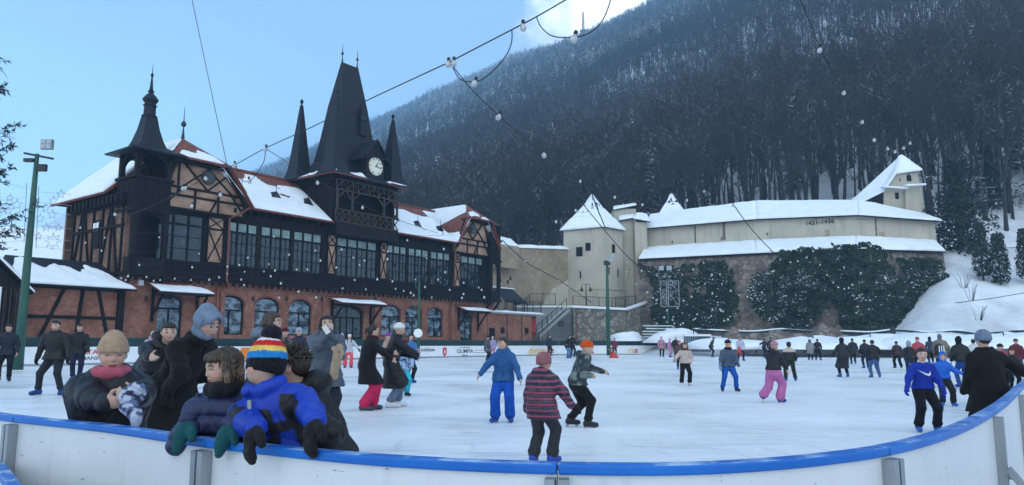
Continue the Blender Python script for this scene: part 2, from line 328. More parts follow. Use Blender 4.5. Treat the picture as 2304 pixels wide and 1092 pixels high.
# ================================================================ WORLD AND SUN
SUN_AZ,SUN_EL=R(74),R(25)
w=bpy.data.worlds.new('World'); sc.world=w; w.use_nodes=True; nt=w.node_tree; bg=nt.nodes['Background']
sky=nt.nodes.new('ShaderNodeTexSky'); sky.sky_type='NISHITA'; sky.sun_disc=False; sky.sun_elevation=SUN_EL; sky.sun_rotation=SUN_AZ; sky.altitude=600; sky.air_density=1.0; sky.dust_density=1.1; sky.ozone_density=2.0
def wcloud_and_fill():
    n=nt.nodes; l=nt.links; tc=n.new('ShaderNodeTexCoord'); 
    def mth(op,a,b=0.,c=None):
        x=n.new('ShaderNodeMath'); x.operation=op
        for i,v in ((0,a),(1,b)):
            if isinstance(v,bpy.types.NodeSocket): l.new(v,x.inputs[i])
            else: x.inputs[i].default_value=v
        return x.outputs[0]
    d=Vector(ray(1440,25)).normalized(); dp=n.new('ShaderNodeVectorMath'); dp.operation='DISTANCE'; l.new(tc.outputs['Generated'],dp.inputs[0]); dp.inputs[1].default_value=d
    no=n.new('ShaderNodeTexNoise'); no.inputs['Scale'].default_value=9; no.inputs['Detail'].default_value=6; no.inputs['Roughness'].default_value=.6; l.new(tc.outputs['Generated'],no.inputs['Vector'])
    k=mth('ADD',dp.outputs['Value'],mth('MULTIPLY',mth('SUBTRACT',no.outputs['Fac'],.5)  ,.34))
    rp=n.new('ShaderNodeMapRange'); rp.interpolation_type='SMOOTHSTEP'; rp.inputs['From Min'].default_value=.16; rp.inputs['From Max'].default_value=.02; l.new(k,rp.inputs['Value'])
    mx=n.new('ShaderNodeMix'); mx.data_type='RGBA'; l.new(rp.outputs[0],mx.inputs[0]); l.new(sky.outputs[0],mx.inputs[6]); mx.inputs[7].default_value=(8.2,8.6,9.4,1)
    sx=n.new('ShaderNodeSeparateXYZ'); l.new(tc.outputs['Generated'],sx.inputs[0]); n2=n.new('ShaderNodeTexNoise'); n2.inputs['Scale'].default_value=2.2; n2.inputs['Detail'].default_value=7; l.new(tc.outputs['Generated'],n2.inputs['Vector'])
    k2=mth('ADD',mth('MULTIPLY',sx.outputs[1],-1.),mth('MULTIPLY',mth('SUBTRACT',n2.outputs['Fac'],.5),1.2)); r2=n.new('ShaderNodeMapRange'); r2.interpolation_type='SMOOTHSTEP'; r2.inputs['From Min'].default_value=-.05; r2.inputs['From Max'].default_value=.35; l.new(k2,r2.inputs['Value'])  # unseen cloud bank behind the camera, added to brighten the ice
    m2=n.new('ShaderNodeMix'); m2.data_type='RGBA'; l.new(r2.outputs[0],m2.inputs[0]); l.new(mx.outputs[2],m2.inputs[6]); m2.inputs[7].default_value=(4.7,5.7,6.5,1); l.new(m2.outputs[2],bg.inputs[0])
wcloud_and_fill(); bg.inputs[1].default_value=.14
sl=bpy.data.lights.new('sun','SUN'); sl.energy=3.2; sl.angle=R(.5); sl.color=(1,.93,.82); so=bpy.data.objects.new('sun',sl); col.objects.link(so)
sd=Vector((math.sin(SUN_AZ)*math.cos(SUN_EL),math.cos(SUN_AZ)*math.cos(SUN_EL),math.sin(SUN_EL))); so.rotation_euler=sd.to_track_quat('Z','Y').to_euler(); so.location=(0,0,30)
sc.view_settings.view_transform='Standard'; sc.view_settings.look='None'; sc.view_settings.exposure=.97
sc.cycles.volume_bounces=2
# ================================================================ TERRAIN
KN=[(-180,200,0,1200,0),(-60,150,0,1800,30),(-38,120,0,1900,110),(-30,115,1,1950,330)]
for px,rf,zf,yr,Rr in [(450,115,1,450,1950),(600,118,2,392,1900),(700,118,3,345,1850),(860,120,4,276,1750),(950,122,5,235,1600),(1040,122,6,200,1450),(1150,122,8,152,1350),(1290,122,11,110,1260),(1420,118,12,54,1180),(1540,114,13,0,1120),(1700,108,14,-75,1060),(2000,103,14.5,-210,980),(2304,101,15,-330,920)]:
    az=math.atan((px-1152)/F); el=math.atan((546-yr)/F)+TH; Rr=Rr*1.; KN.append((math.degrees(az),rf/math.cos(az),zf,Rr,math.tan(el)*Rr*math.cos(az)))
KN+=[(50,150,16,850,560),(70,170,16,850,560),(90,170,10,900,500),(110,180,5,1100,300),(140,200,0,1200,20),(180,200,0,1200,0)]
KN=np.array(KN,dtype=float)
WA=[(px,d) for px,d in ((1440,92.5),(1925,86.),(2125,88.5))]
def terrain(X,Y):
    X=np.asarray(X,dtype=float); Y=np.asarray(Y,dtype=float); az=np.degrees(np.arctan2(X,Y)); r=np.hypot(X,Y)
    rf=np.interp(az,KN[:,0],KN[:,1]); zf=np.interp(az,KN[:,0],KN[:,2]); Rr=np.interp(az,KN[:,0],KN[:,3]); zr=np.interp(az,KN[:,0],KN[:,4])
    t=np.clip((r-rf)/(Rr-rf),0,1); z=zf+(zr-zf)*(t*.82+.18*t*t*(3-2*t))
    g=(fbm(X/70.,Y/70.,3)-.5)*26*np.clip(t*6,0,1)*np.clip((1-t)*5,0.15,1); z=z+g*np.clip(zr/150,0,1)
    z=np.where(r>Rr,zr-(r-Rr)*.32*np.clip(zr/200,0,1),z); z=np.maximum(z,-3.)
    # in front of the hill foot
    az0=az
    # local snow slope on the right of the fortress, flat elsewhere up to the wall
    px=1152+F*np.tan(R(1)*np.clip(az,-80,80))
    slope=np.interp(Y,[70,73,76,85,97,110],[0,.5,2.6,8.2,14.,15.2])
    rs=np.clip((px-1900)/260,0,1); rs=rs*rs*(3-2*rs)
    flatm=np.interp(Y,[84,91,99,104],[0,2.2,3.,13.])*np.clip((px-1430)/60,0,1)
    near=np.where(px>1900,slope*rs+flatm*(1-rs),flatm)
    near=np.where((Y<=0)|(az>60),0,near)-.10
    b=np.clip((r-(rf-8))/8,0,1); z0=np.where(r<rf,near*(1-b)+np.maximum(near,np.minimum(zf,99)*b)*b,z)
    return z0
def make_terrain():
    az=np.radians(np.concatenate([np.arange(-180,-48,4),np.arange(-48,60,.6),np.arange(60,181,4)])); rr=np.concatenate([np.arange(0,60,6),np.arange(60,130,1.6),np.arange(130,400,6)*1.,np.arange(400,2300,18)*1.,np.geomspace(2300,12000,14)])
    A,Q=np.meshgrid(az,rr); X=np.sin(A)*Q; Y=np.cos(A)*Q; Z=terrain(X,Y); Z=np.where(Q<70,-.1,Z)
    n,m=A.shape; idx=np.arange(n*m).reshape(n,m); Fc=np.stack([idx[:-1,:-1],idx[:-1,1:],idx[1:,1:],idx[1:,:-1]],-1).reshape(-1,4)
    t=NT('hill_snow'); v=t.coord(); a=t.noise(v,.09,6,.7); t.base(t.ramp(a,[(.36,(.48,.48,.51)),(.60,(.74,.76,.80))])); t.set(.7); t.bump(t.noise(v,.8,5),.5,.3)
    o=npmesh('ground',np.stack([X,Y,Z],-1).reshape(-1,3),Fc[:,::-1],['hill_snow'],smooth=True); o['kind']='structure'
make_terrain()
# ---------------------------------------------------------------- rink
RAIL=[(-9.5,10.6),(-7.2,8.2),(-5.2,6.35),(-4.0,5.25),(-3.0,4.42),(-2.02,3.80),(-1.29,3.25),(-.65,2.86),(-.24,2.69),(.15,2.60),(.52,2.58),(.85,2.66),(1.18,2.82),(1.52,3.06),(2.0,3.53),(2.64,4.28),(3.41,5.26),(4.34,6.5),(4.84,7.18),(7,10.05),(12,16.7),(24,32.6),(40,53.9),(48,64.5)]
FARB=[(48,64.5),(47.5,68.5),(44,71.4),(26,84.9),(21.5,87.6),(16,89.2),(10,88.8),(5.8,86.2),(3.3,83),(-28,41.5),(-29,38.5),(-28.6,35.8),(-9.5,10.6)]
def cr(P,n=6):
    P=[Vector((*p,0)) for p in P]; out=[]
    for i in range(len(P)-1):
        a=P[max(i-1,0)]; b=P[i]; c=P[i+1]; d=P[min(i+2,len(P)-1)]
        for k in range(n):
            t=k/n; out.append(.5*((2*b)+(c-a)*t+(2*a-5*b+4*c-d)*t*t+(3*b-a-3*c+d)*t**3))
    out.append(P[-1]); return out
RC=cr(RAIL[:19],6)+[Vector((*p,0)) for p in RAIL[19:]]
mb=MB(); mb.poly([(p.x,p.y,0.) for p in RC[::3]]+[(x,y,0.) for x,y in FARB[1:-1]]); o=mb.build('ice',"ice"); o['kind']='structure'
RZ=.85
def strip(mb,pts,y0,y1,z0,z1):
    """closed rectangular section swept along pts; y offset outward (+ = right of travel)"""
    n=len(pts); k=len(mb.v)
    for i,p in enumerate(pts):
        d=(pts[min(i+1,n-1)]-pts[max(i-1,0)]).normalized(); q=Vector((d.y,-d.x,0))
        for (y,z) in((y0,z0),(y1,z0),(y1,z1),(y0,z1)): v=p+q*y; mb.v.append((v.x,v.y,z))
    for i in range(n-1):
        for j in range(4): mb.face([k+i*4+j,k+i*4+(j+1)%4,k+(i+1)*4+(j+1)%4,k+(i+1)*4+j])
    mb.face([k,k+1,k+2,k+3]); mb.face([k+(n-1)*4+j for j in(3,2,1,0)])
# near boards: curved sections with joints at the posts of the photograph
def near_boards():
    cum=[0]
    for a,b in zip(RC,RC[1:]): cum.append(cum[-1]+(b-a).length)
    def at(s):
        i=min(max(np.searchsorted(cum,s)-1,0),len(RC)-2); t=(s-cum[i])/(cum[i+1]-cum[i]); return RC[i].lerp(RC[i+1],t)
    def s_of(px):
        best=None
        for i in range(0,4000):
            s=cum[-1]*i/4000; p=at(s); 
            if p.y>.5:
                e=abs(1152+F*p.x/p.y/ (math.cos(TH)+ (-.40/p.y)*math.sin(TH)) -px)+ (0 if s<30 else 1e5)
                if best is None or e<best[0]: best=(e,s)
        return best[1]
    js=[s_of(x) for x in (47,478,1249,1982,2225,2284)]
    js=[js[0]-3.9,js[0]-1.95]+js; 
    while js[-1]<cum[-1]-2.2: js.append(js[-1]+2.)
    posn=['at the far left of the photo behind the small blue rail','leftmost of the large near ones, below the beige hat','below the three leaning children','in the middle, below the skating girl in striped jacket','right of the middle, below the boy in the blue sports top','curving away under the hand of the person in grey hat','curving away at the right edge']
    n=0
    for i in range(len(js)-1):
        a,b=js[i]+.002,js[i+1]-.002; pts=[at(a+(b-a)*k/14) for k in range(15)]
        if pts[0].y>40: break
        lab=('white blue capped board '+(posn[i-1] if 1<=i<=6 else 'one of the receding row along the right side')) if i else 'white rink board with blue cap, left of the camera'
        root=empty('rink_board',tuple(pts[7]),0.,lab,'rink board','near boards of the ice rink'); off=-pts[7]
        P=[p+off for p in pts]
        m=MB(); m.smooth=False; strip(m,P,-.02,.02,-.08,RZ-.036); m.build('panel','board_panel',root)
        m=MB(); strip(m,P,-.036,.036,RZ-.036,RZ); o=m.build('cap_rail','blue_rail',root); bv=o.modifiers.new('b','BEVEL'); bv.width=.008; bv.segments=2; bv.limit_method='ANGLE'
        for kk,s in ((0,1),(14,-1)):
            d=(P[min(kk+1,14)]-P[max(kk-1,0)]).normalized(); q=Vector((d.y,-d.x,0)); c=P[kk]+d*s*.020+q*.046
            m=MB(); m.bar(c+Vector((0,0,-.1)),c+Vector((0,0,RZ-.045)),.034,.05,up=q)
            m.tube([c+Vector((0,0,.45))+q*.02,c+Vector((0,0,.45))+q*.045],.012,6); po=m.build('post','metal_grey',root); m=MB()
            m.bar(c+q*.028+Vector((0,0,RZ-.35)),c+q*.42+Vector((0,0,-.06)),.035,.035); m.bar(c+q*.02+Vector((0,0,-.05)),c+q*.5+Vector((0,0,-.05)),.045,.03); m.build('brace','metal_grey',po)
near_boards()
# small railing piece at the bottom left corner (blue cap, glossy with ice)
p0=atd(-40,985,2.6); p1=atd(28,985,1.55) 
def corner_rail():
    a=gnd(-60,960,.60); b=gnd(90,1170,.60); root=empty('gate_rail',tuple((a+b)/2),0.,'icy blue topped barrier at the bottom left corner of the photo','barrier'); c=(a+b)/2; a-=c; b-=c; d=(b-a).normalized()
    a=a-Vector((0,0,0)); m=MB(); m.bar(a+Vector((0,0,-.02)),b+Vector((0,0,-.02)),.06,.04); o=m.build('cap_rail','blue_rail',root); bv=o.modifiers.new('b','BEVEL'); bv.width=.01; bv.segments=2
    m=MB(); m.bar(a+Vector((0,0,-.31)),b+Vector((0,0,-.31)),.025,.54); m.build('panel','board_panel',root)
    m=MB(); 
    for k in (.1,.5,.9): m=MB(); q=a.lerp(b,k)-Vector((.04,0,0)); m.bar(q+Vector((0,0,-.69)),q+Vector((0,0,-.05)),.04); m.build('post','metal_grey',root)
corner_rail()
# far boards with advertising
FB=[Vector((*p,0)) for p in FARB]
def far_boards():
    # flat list: straight left side, curve, far side
    line=[Vector((-28,41.5,0)),Vector((3.3,83,0))]; d=(line[1]-line[0]).normalized(); 
    pts=cr([(-30.5,38.2),(-28,41.5),(-12.3,62.2),(3.3,83),(5.8,86.2),(10,88.8),(16,89.2),(21.5,87.6),(26,84.9),(35,78.15),(44,71.4),(47.5,68.5),(48,64.5)],10)
    cum=[0]
    for a,b in zip(pts,pts[1:]): cum.append(cum[-1]+(b-a).length)
    def at(s):
        i=min(max(int(np.searchsorted(cum,s))-1,0),len(pts)-2); t=(s-cum[i])/(cum[i+1]-cum[i]); return pts[i].lerp(pts[i+1],t)
    def spx(px):
        lo=min(range(4000),key=lambda i: abs(1152+F*at(cum[-1]*i/4000).x/at(cum[-1]*i/4000).y/1.0-px)); return cum[-1]*lo/4000
    def k_(px): return 1152+(px-1152)*math.cos(TH)   # ground-level correction
    HB=1.1
    cuts=[-60,150,330,560,690,800,945,985,1085,1165,1290,1370,1480,1560,1680,1760,1890,1970,2080,2200,2304]
    ads={150:[('UNIVERSITATEA',.40,'ad_red',-1.5,.22),('ROMANIA',.30,'ad_black',-1.2,-.14),('SPORT & SERVICII',.13,'ad_grey',.2,-.40)],
      330:[('dynamate',.9,'ad_yellow',-1.2,0.)],560:[('mobila',.5,'ad_orange',0,0.)],
      690:[],800:[('S-KA',.52,'ad_red',-1.6,0)],945:[('Consiliul Jude\u021bean',.44,'ad_black',-1.2,.2),('BRA\u0218OV',.34,'ad_black',-2.,-.22)],985:[('OLIMPIA',.52,'ad_black',.6,0.02),('BAZA SPORTIV\u0102',.15,'ad_black',.6,.38),('BRA\u0218OV',.17,'ad_black',.6,-.36)],
      1165:[('dynamate',.95,'MIX',0.1,0.)],1370:[('dynamate',.95,'MIX',0,0.)],1560:[('Baza Olimpia',.24,'ad_grey',0,.15),('Patinoar',.2,'ad_grey',0,-.15)],1680:[('Brasov sport',.24,'ad_grey',0,.1)],1760:[('S-KA',.62,'ad_red',0,0)],1890:[('sportiv',.4,'ad_red',0,0)],1970:[('dynamate',.95,'ad_yellow',0,0.)]}
    names={-60:'blank white board at the far left behind the men in black',150:'white board with big red letters over ROMANIA',330:'white board with yellow lettering behind the grey hooded man',560:'white board with orange lettering behind the striped hat',690:'white and blue board behind the woman with a phone',800:'white board with red S-KA lettering beside the long black coats',945:'white board with council lettering in dark script',985:'white board reading OLIMPIA beside a red crest',1085:'white board with a small black and yellow sign',1165:'white board reading dynamate, left of the orange hat',1290:'white board with a red square emblem',1370:'white board reading dynamate, right of the orange hat',1480:'white board with a small red square emblem behind two girls in pink',1560:'grey white board in front of the blue container',1680:'pale board behind the boy in orange top',1760:'pale board with red S-KA lettering behind the grey long coat',1890:'pale board with red lettering behind the long black coat',1970:'pale board with yellow lettering near the black sign post',2080:'pale board behind the boy in the blue hood',2200:'pale board at the far right end of the rink'}
    for i in range(len(cuts)-1):
        a=spx(k_(cuts[i]))+.01; b=spx(k_(cuts[i+1]))-.01
        if cuts[i]==-60: a=.1
        if b-a<.5: continue
        P=[at(a+(b-a)*k/8) for k in range(9)]; c=P[4].copy(); root=empty('advertising_board',tuple(c),0.,names[cuts[i]],'board','advertising boards along the far side'); P=[p-c for p in P]
        m=MB(); strip(m,P,-.03,.03,-.05,HB-.05); m.build('panel','white_paint',root)
        m=MB(); strip(m,P,-.05,.05,HB-.05,HB); m.build('cap','snow',root)
        m=MB(); strip(m,P,.034,.05,0.0,.14); m.build('kick_strip','ad_yellow' if False else 'metal_grey',root)
        dd=(P[5]-P[3]).normalized(); face=Matrix(((dd.x,0,dd.y,0),(dd.y,0,-dd.x,0),(0,1,0,0),(0,0,0,1)))
        # text axes: x along dd, y up, z outwards towards camera (right of travel)
        def put(u,z,o=.036):
            p=dd*u+Vector((dd.y,-dd.x,0))*o
            return Matrix.Translation((p.x,p.y,HB/2+z))@Matrix(((dd.x,0,dd.y,0),(dd.y,0,-dd.x,0),(0,1,0,0),(0,0,0,1)))
        for (s,sz,mt,u,z) in ads.get(cuts[i],[]):
            if mt=='MIX': text('dynam',sz,'ad_yellow',root,put(u-.05,z),align='RIGHT',shear=.2,sx=1.35); text('ate',sz,'ad_red',root,put(u-.02,z),align='LEFT',shear=.2,sx=1.35)
            else: text(s,sz,mt,root,put(u,z),shear=.2 if s[0].islower() else 0.,sx=1.25)
        def logo(pts2,mt,u,z,nm='emblem',o=.036):
            m=MB(); mt_=put(u,z,o); m.extr([(x,y,0) for x,y in pts2],(0,0,.012)); ob=m.build(nm,mt,root); ob.matrix_local=mt_; return ob
        sq=lambda r,h: [(-r,-h),(r,-h),(r,h),(-r,h)]
        rr=lambda r,h: [(r*math.copysign(min(1,abs(math.cos(t))*1.35),math.cos(t)),h*math.copysign(min(1,abs(math.sin(t))*1.35),math.sin(t))) for t in [k*math.pi/8 for k in range(16)]]
        if cuts[i]==985:
            logo([(-.28,.32),(-.14,.38),(0,.42),(.14,.38),(.28,.32),(.28,-.1),(.15,-.32),(0,-.42),(-.15,-.32),(-.28,-.1)],'ad_red',-2.35,0); logo(sq(.07,.16),'white_paint',-2.35,.02,o=.05)
            for zz in(.12,-.12): logo(sq(1.1,.02),'ad_black',3.2,zz,'underline')
        if cuts[i]==1085: logo(sq(.42,.42),'ad_black',.9,.02); logo(rr(.26,.3),'ad_yellow',.9,.02,o=.05); logo(sq(.08,.12),'ad_black',.9,.02,o=.063)
        if cuts[i]==1290: logo(rr(.3,.36),'ad_red',.3,0); logo(rr(.18,.2),'white_paint',.3,.04,o=.05)
        if cuts[i]==1480: logo(rr(.3,.36),'ad_red',-1.,0); logo(rr(.18,.2),'white_paint',-1.,.04,o=.05)
        if cuts[i]==1370: logo([(-.35,-.3),(.3,-.2),(.35,.3),(-.3,.2)],'ad_green',-3.7,0)
        if cuts[i]==690: logo(sq(1.0,.5),'ad_blue',-.8,0)
        if cuts[i]==560: logo(rr(.8,.42),'ad_orange',-2.4,.05); 
    # dark green wind screen behind the left boards
    k=0
    labs=['dark green wind screen behind the boards, under the left wing','dark green wind screen behind the boards, under the arched windows','dark green wind screen behind the boards, in front of the stone terrace']
    for (u0,u1) in ((0.,28.),(28.2,60.),(60.2,76.)):
        P=[at(u0+(u1-u0)*q/10)+Vector((-.8,.6,0))*.35 for q in range(11)]; c=P[5].copy(); P=[p-c for p in P]
        root=empty('wind_screen',tuple(c),0.,labs[k],'screen','green wind screens'); k+=1
        m=MB(); strip(m,P,-.01,.01,.2,1.62); m.build('net','dark_net',root); m=MB()
        for p in P[::2]: m.tube([p+Vector((-.04,.03,-.1)),p+Vector((-.04,.03,1.66))],.035,6)
        strip(m,P,-.03,.03,1.62,1.66); m.build('frame','green_pole',root)
    return at
far_at=far_boards()
# ================================================================ TREES
def seg_tree(rs,trunk_h=.45,limbs=9,sub=5,twigs=4,spread=.55,lean=.04):
    """unit-height bare tree -> trunk segments, branch segments (p0,p1,r0,r1)"""
    T=[];B=[]; p=np.array([0.,0,0]); top=[]
    n=7; r=.020; d=np.array([rs.uniform(-lean,lean),rs.uniform(-lean,lean),1.])
    for i in range(n):
        q=p+d/n*(.88); d=d+np.array([rs.uniform(-.12,.12),rs.uniform(-.12,.12),0]); r2=r*.80
        T.append((p,q,r,r2)); 
        if (i+1)/n>trunk_h*.75: top.append((q,r2))
        p=q; r=r2
    def br(p,d,L,r,lev):
        k=2 if lev<2 else 1; q=p
        for j in range(k):
            e=q+d*L/k; B.append((q,e,r,r*.62 if lev<3 else r*.3)); q=e; r*=.62; d=d+np.array([rs.uniform(-.2,.2),rs.uniform(-.2,.2),rs.uniform(-.02,.22)]); d/=np.linalg.norm(d)
        if lev<3:
            for _ in range([0,sub,twigs][lev] if lev<3 else 0):
                t=rs.uniform(.25,1.); o=p+(q-p)*t; dd=d+np.array([rs.uniform(-1,1),rs.uniform(-1,1),rs.uniform(-.3,.8)])*.8; dd/=np.linalg.norm(dd); br(o,dd,L*rs.uniform(.4,.65),r*.75,lev+1)
    for k in range(limbs):
        q,r0=top[rs.randrange(len(top))]; a=rs.uniform(0,6.28); dd=np.array([math.cos(a)*spread,math.sin(a)*spread,rs.uniform(.45,1.)]); dd/=np.linalg.norm(dd); br(q,dd,rs.uniform(.16,.30),r0*.6,1)
    return T,B
def tubes3(S,n=3):
    V=[];Fc=[]
    for (a,b,r0,r1) in S:
        d=b-a; L=np.linalg.norm(d); d=d/max(L,1e-6); x=np.cross(d,[0,0,1.] if abs(d[2])<.9 else [1.,0,0]); x/=np.linalg.norm(x); y=np.cross(d,x); k=len(V)
        for p,r in((a,r0),(b,r1)):
            for j in range(n): t=2*math.pi*j/n+.5; V.append(p+(x*math.cos(t)+y*math.sin(t))*r)
        for j in range(n): Fc.append((k+j,k+(j+1)%n,k+n+(j+1)%n,k+n+j))
    return np.array(V),np.array(Fc)
def spikes(S,w=1.):
    V=[];Fc=[]
    for (a,b,r0,r1) in S:
        d=b-a; x=np.random.RandomState(len(V)).normal(size=3); x=np.cross(d,x); x/=max(np.linalg.norm(x),1e-6); k=len(V)
        V+= [a-x*r0*w,a+x*r0*w,b]; Fc.append((k,k+1,k+2))
    return np.array(V),np.array(Fc)
VAR=[]
for i in range(7):
    rs=random.Random(100+i); T,B=seg_tree(rs,trunk_h=rs.uniform(.45,.7),limbs=12,sub=6,twigs=5,spread=rs.uniform(.35,.65))
    B=[(a,b,max(r0,.0011),max(r1,.0007)) for a,b,r0,r1 in B]
    vt,ft=tubes3(T,6); vb,fb=tubes3(B,3)
    ot=npmesh('trunk',vt,ft,['bark'],smooth=True); oc=npmesh('crown',vb,fb,['bark']); VAR.append((ot,oc))
hill_pts=[]
def tree_at(px,r,h,var,label,group,rz,first=set()):
    az=math.atan((px-1152)/F); x,y=math.sin(az)*r,math.cos(az)*r; z=float(terrain(x,y))-.2
    root=empty('bare_tree',(x,y,z),rz,label,'tree',group); root.scale=(h,h,h)
    ot,oc=VAR[var]
    for o in (ot,oc):
        if var*10+(o is oc) in first: o=o.copy(); col.objects.link(o)
        else: first.add(var*10+(o is oc))
        o.parent=root
    hill_pts.append((x,y)); return root
rt=random.Random(11)
cells={}
cnt=0
while cnt<292:
    px=rt.uniform(850,2420); u=rt.random(); r=103+12*rt.random()+u**1.6*75
    if px<1150: r+=16
    elif px<1760: r+=10
    if px>2120 and r<104: continue
    az=math.atan((px-1152)/F); r/=math.cos(az); x,y=math.sin(az)*r,math.cos(az)*r
    if any((x-a)**2+(y-b)**2<7 for a,b in hill_pts): continue
    if 2120<px<2200 and r<120: continue
    if px<1120: lb,g='bare snow dusted tree in the wood rising behind the timbered building','bare trees of the wood behind the timbered building'
    elif px<1450: lb,g='bare snow dusted tree in the dense wood behind the pale square tower','bare trees of the wood behind the square tower'
    elif px<2080: lb,g='bare snow dusted tree in the dense wood above the long snowy fortress roof','bare trees of the wood above the fortress roof'
    else: lb,g='tall bare snow laden tree on the slope right of the fortress','bare trees on the slope right of the fortress'
    tree_at(px,r,rt.uniform(13,20)*(1.15 if px>2100 else 1),rt.randrange(7),lb,g,rt.uniform(0,6.28)); cnt+=1
# the rest of the forest: one mass
def forest():
    rs=random.Random(5)
    def lod(T,B,mn):
        B=[(a,b,max(r0,mn),r1) for a,b,r0,r1 in B]
        vt,ft=tubes3([(T[0][0],T[2][1],max(T[0][2],mn),T[2][3]),(T[3][0],T[6][1],T[3][2],.002)],3); vs,fs=spikes(B)
        ft=np.concatenate([ft[:,[0,1,2]],ft[:,[0,2,3]]]); return np.concatenate([vt,vs]),np.concatenate([ft,fs+len(vt)])
    L1=[lod(*seg_tree(rs,trunk_h=rs.uniform(.4,.6),limbs=10,sub=5,twigs=3,spread=rs.uniform(.4,.7)),.0045) for _ in range(5)]
    L2=[]
    for i in range(6):
        T,B=seg_tree(rs,trunk_h=.5,limbs=7,sub=3,twigs=0,spread=rs.uniform(.4,.8)); L2.append(lod(T,B,.016))
    LC=[]
    for q,nn in enumerate((90,90,26,26)):
        V=[];Fc=[]; rr=np.random.RandomState(q)
        for k in range(nn):
            z=.08+.92*(k/nn); w=.17*(1-z)+.012; a=k*2.4+rr.rand(); L=w*(.7+.6*rr.rand()); d=np.array([math.cos(a),math.sin(a),0]); s_=np.array([-d[1],d[0],0])*(1 if nn>50 else 2.2); b=len(V)
            V+= [np.array([0,0,z])-s_*.035,np.array([0,0,z])+s_*.035,d*L+np.array([0,0,z-.03-L*.25])]; Fc.append((b,b+1,b+2))
        LC.append((np.array(V),np.array(Fc)))
    rg=np.random.RandomState(3); VV=[];FF=[];MM=[];off=[0]
    def scatter(N,r0,r1f,cell,kind):
        px=rg.uniform(430,2520,N); az=np.arctan((px-1152)/F); Rr=np.interp(np.degrees(az),KN[:,0],KN[:,3]); t=rg.rand(N)
        r1=np.minimum(Rr+30,r1f); r=np.sqrt(r0**2+t*(r1**2-r0**2)) if kind==1 else r0+(r1-r0)*t**1.25
        x=np.sin(az)*r; y=np.cos(az)*r; key=(np.floor(x/cell)*100003+np.floor(y/cell)).astype(np.int64); _,ui=np.unique(key,return_index=True)
        x,y,r,Rr=x[ui],y[ui],r[ui],Rr[ui]; z=terrain(x,y); n=len(x); edge=r>Rr-70; rn=rg.rand(n); px=px[ui]
        pine=(px>1960)&(px<2330)&(r>330)&(r<760)&(rn<.8)&(vnoise(x/80.,y/80.,8)>.38); con=(rn<np.where(edge,.6,.10 if kind==2 else .03))|pine
        pick=rg.randint(0,60,n); h=np.where(pine,rg.uniform(20,30,n),np.where(con,rg.uniform(12,20,n),rg.uniform(13,20,n))); a=rg.uniform(0,6.28,n)
        fn=vnoise(x/75.,y/75.,31)+.4*vnoise(x/22.,y/22.,5)
        ridge=np.clip(1-(Rr-r)/420.,0,1)*np.clip((1120-px)/90.,0,1)  # left ridge trees turn pale to put the sunlit strip into their colour
        frost_sun=(~con)&(((r>430)&(fn+.25*rn>1.02))|(rn<ridge*.85))
        D=(L1,LC[:2]) if kind==1 else (L2,LC[2:])
        for c in(0,1):
            for vi,(v,f) in enumerate(D[c]):
              for fz in ((0,1) if c==0 else (0,)):
                m=(con==bool(c))&(pick%len(D[c])==vi)&((frost_sun==bool(fz))|bool(c)); k=int(m.sum())
                if not k: continue
                ca,sa=np.cos(a[m]),np.sin(a[m]); hh=h[m]; wx=1.3 if c else 1.
                X=(v[None,:,0]*ca[:,None]-v[None,:,1]*sa[:,None])*hh[:,None]*wx+x[m][:,None]; Y=(v[None,:,0]*sa[:,None]+v[None,:,1]*ca[:,None])*hh[:,None]*wx+y[m][:,None]; Z=v[None,:,2]*hh[:,None]+z[m][:,None]-.3
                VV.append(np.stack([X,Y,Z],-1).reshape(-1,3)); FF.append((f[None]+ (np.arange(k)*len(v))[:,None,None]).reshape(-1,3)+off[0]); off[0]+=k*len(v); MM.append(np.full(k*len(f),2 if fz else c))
        return n
    n0=scatter(4200,128,200,3.6,1); n1=scatter(15000,195,480,4.6,1); n2=scatter(60000,470,5000,6.5,2)
    o=npmesh('forest',np.concatenate(VV),np.concatenate(FF),['bark_far','needles_snow','bark_frost_sun'],np.concatenate(MM)); tag(o,'dense leafless winter wood covering the whole mountainside up to the ridge','forest',kind='stuff')
    print('forest',n1,n2,sum(len(f) for f in FF))
forest()
# ---------------------------------------------------------------- evergreens
def blob_leaves(n,surf,size,seed,mat='needles',flat=.5,name='foliage',parent=None):
    """many small leaf faces; surf(rs)->(point, outward)"""
    rs=np.random.RandomState(seed); V=np.zeros((n*4,3)); 
    for i in range(n):
        p,o=surf(rs); d=o+rs.normal(size=3)*flat; d/=np.linalg.norm(d); a=np.cross(d,rs.normal(size=3)); a/=np.linalg.norm(a); b=np.cross(d,a); s=size*(.6+.8*rs.rand())
        V[i*4:i*4+4]=[p-a*s*.5,p+b*s*.32,p+a*s*.5,p-b*s*.32]
    Fc=np.arange(n*4).reshape(n,4); return npmesh(name,V,Fc,[mat],parent=parent)
def cypress(px,yb,yt,d,wpx,label,seed):
    b=atd(px,yb,d); t=atd(px,yt,d); h=t.z-b.z; w=wpx/F*d/2*.82; root=empty('columnar_cypress',tuple(b),0.,label,'tree','columnar cypresses on the snow slope')
    m=MB(); m.tube([(0,0,-.5),(0,0,h*.6)],[.12,.05],7); m.build('trunk','bark',root)
    def surf(rs):
        z=rs.rand()**.9; a=rs.rand()*6.28; r=w*(min(1,.72+z*1.6) if z<.15 else 1.)*(1-max(0,z-.25)*.75)*(.65+.4*rs.rand())*(1+.12*math.sin(a*5+z*17)); return np.array([r*math.cos(a),r*math.sin(a),z*h]),np.array([math.cos(a),math.sin(a),.9])
    blob_leaves(2600,surf,.26,seed,'needles_green',.55,'crown',root)
cypress(2212,622,500,86,48,'dark columnar cypress flecked with snow, left one of three on the slope',1)
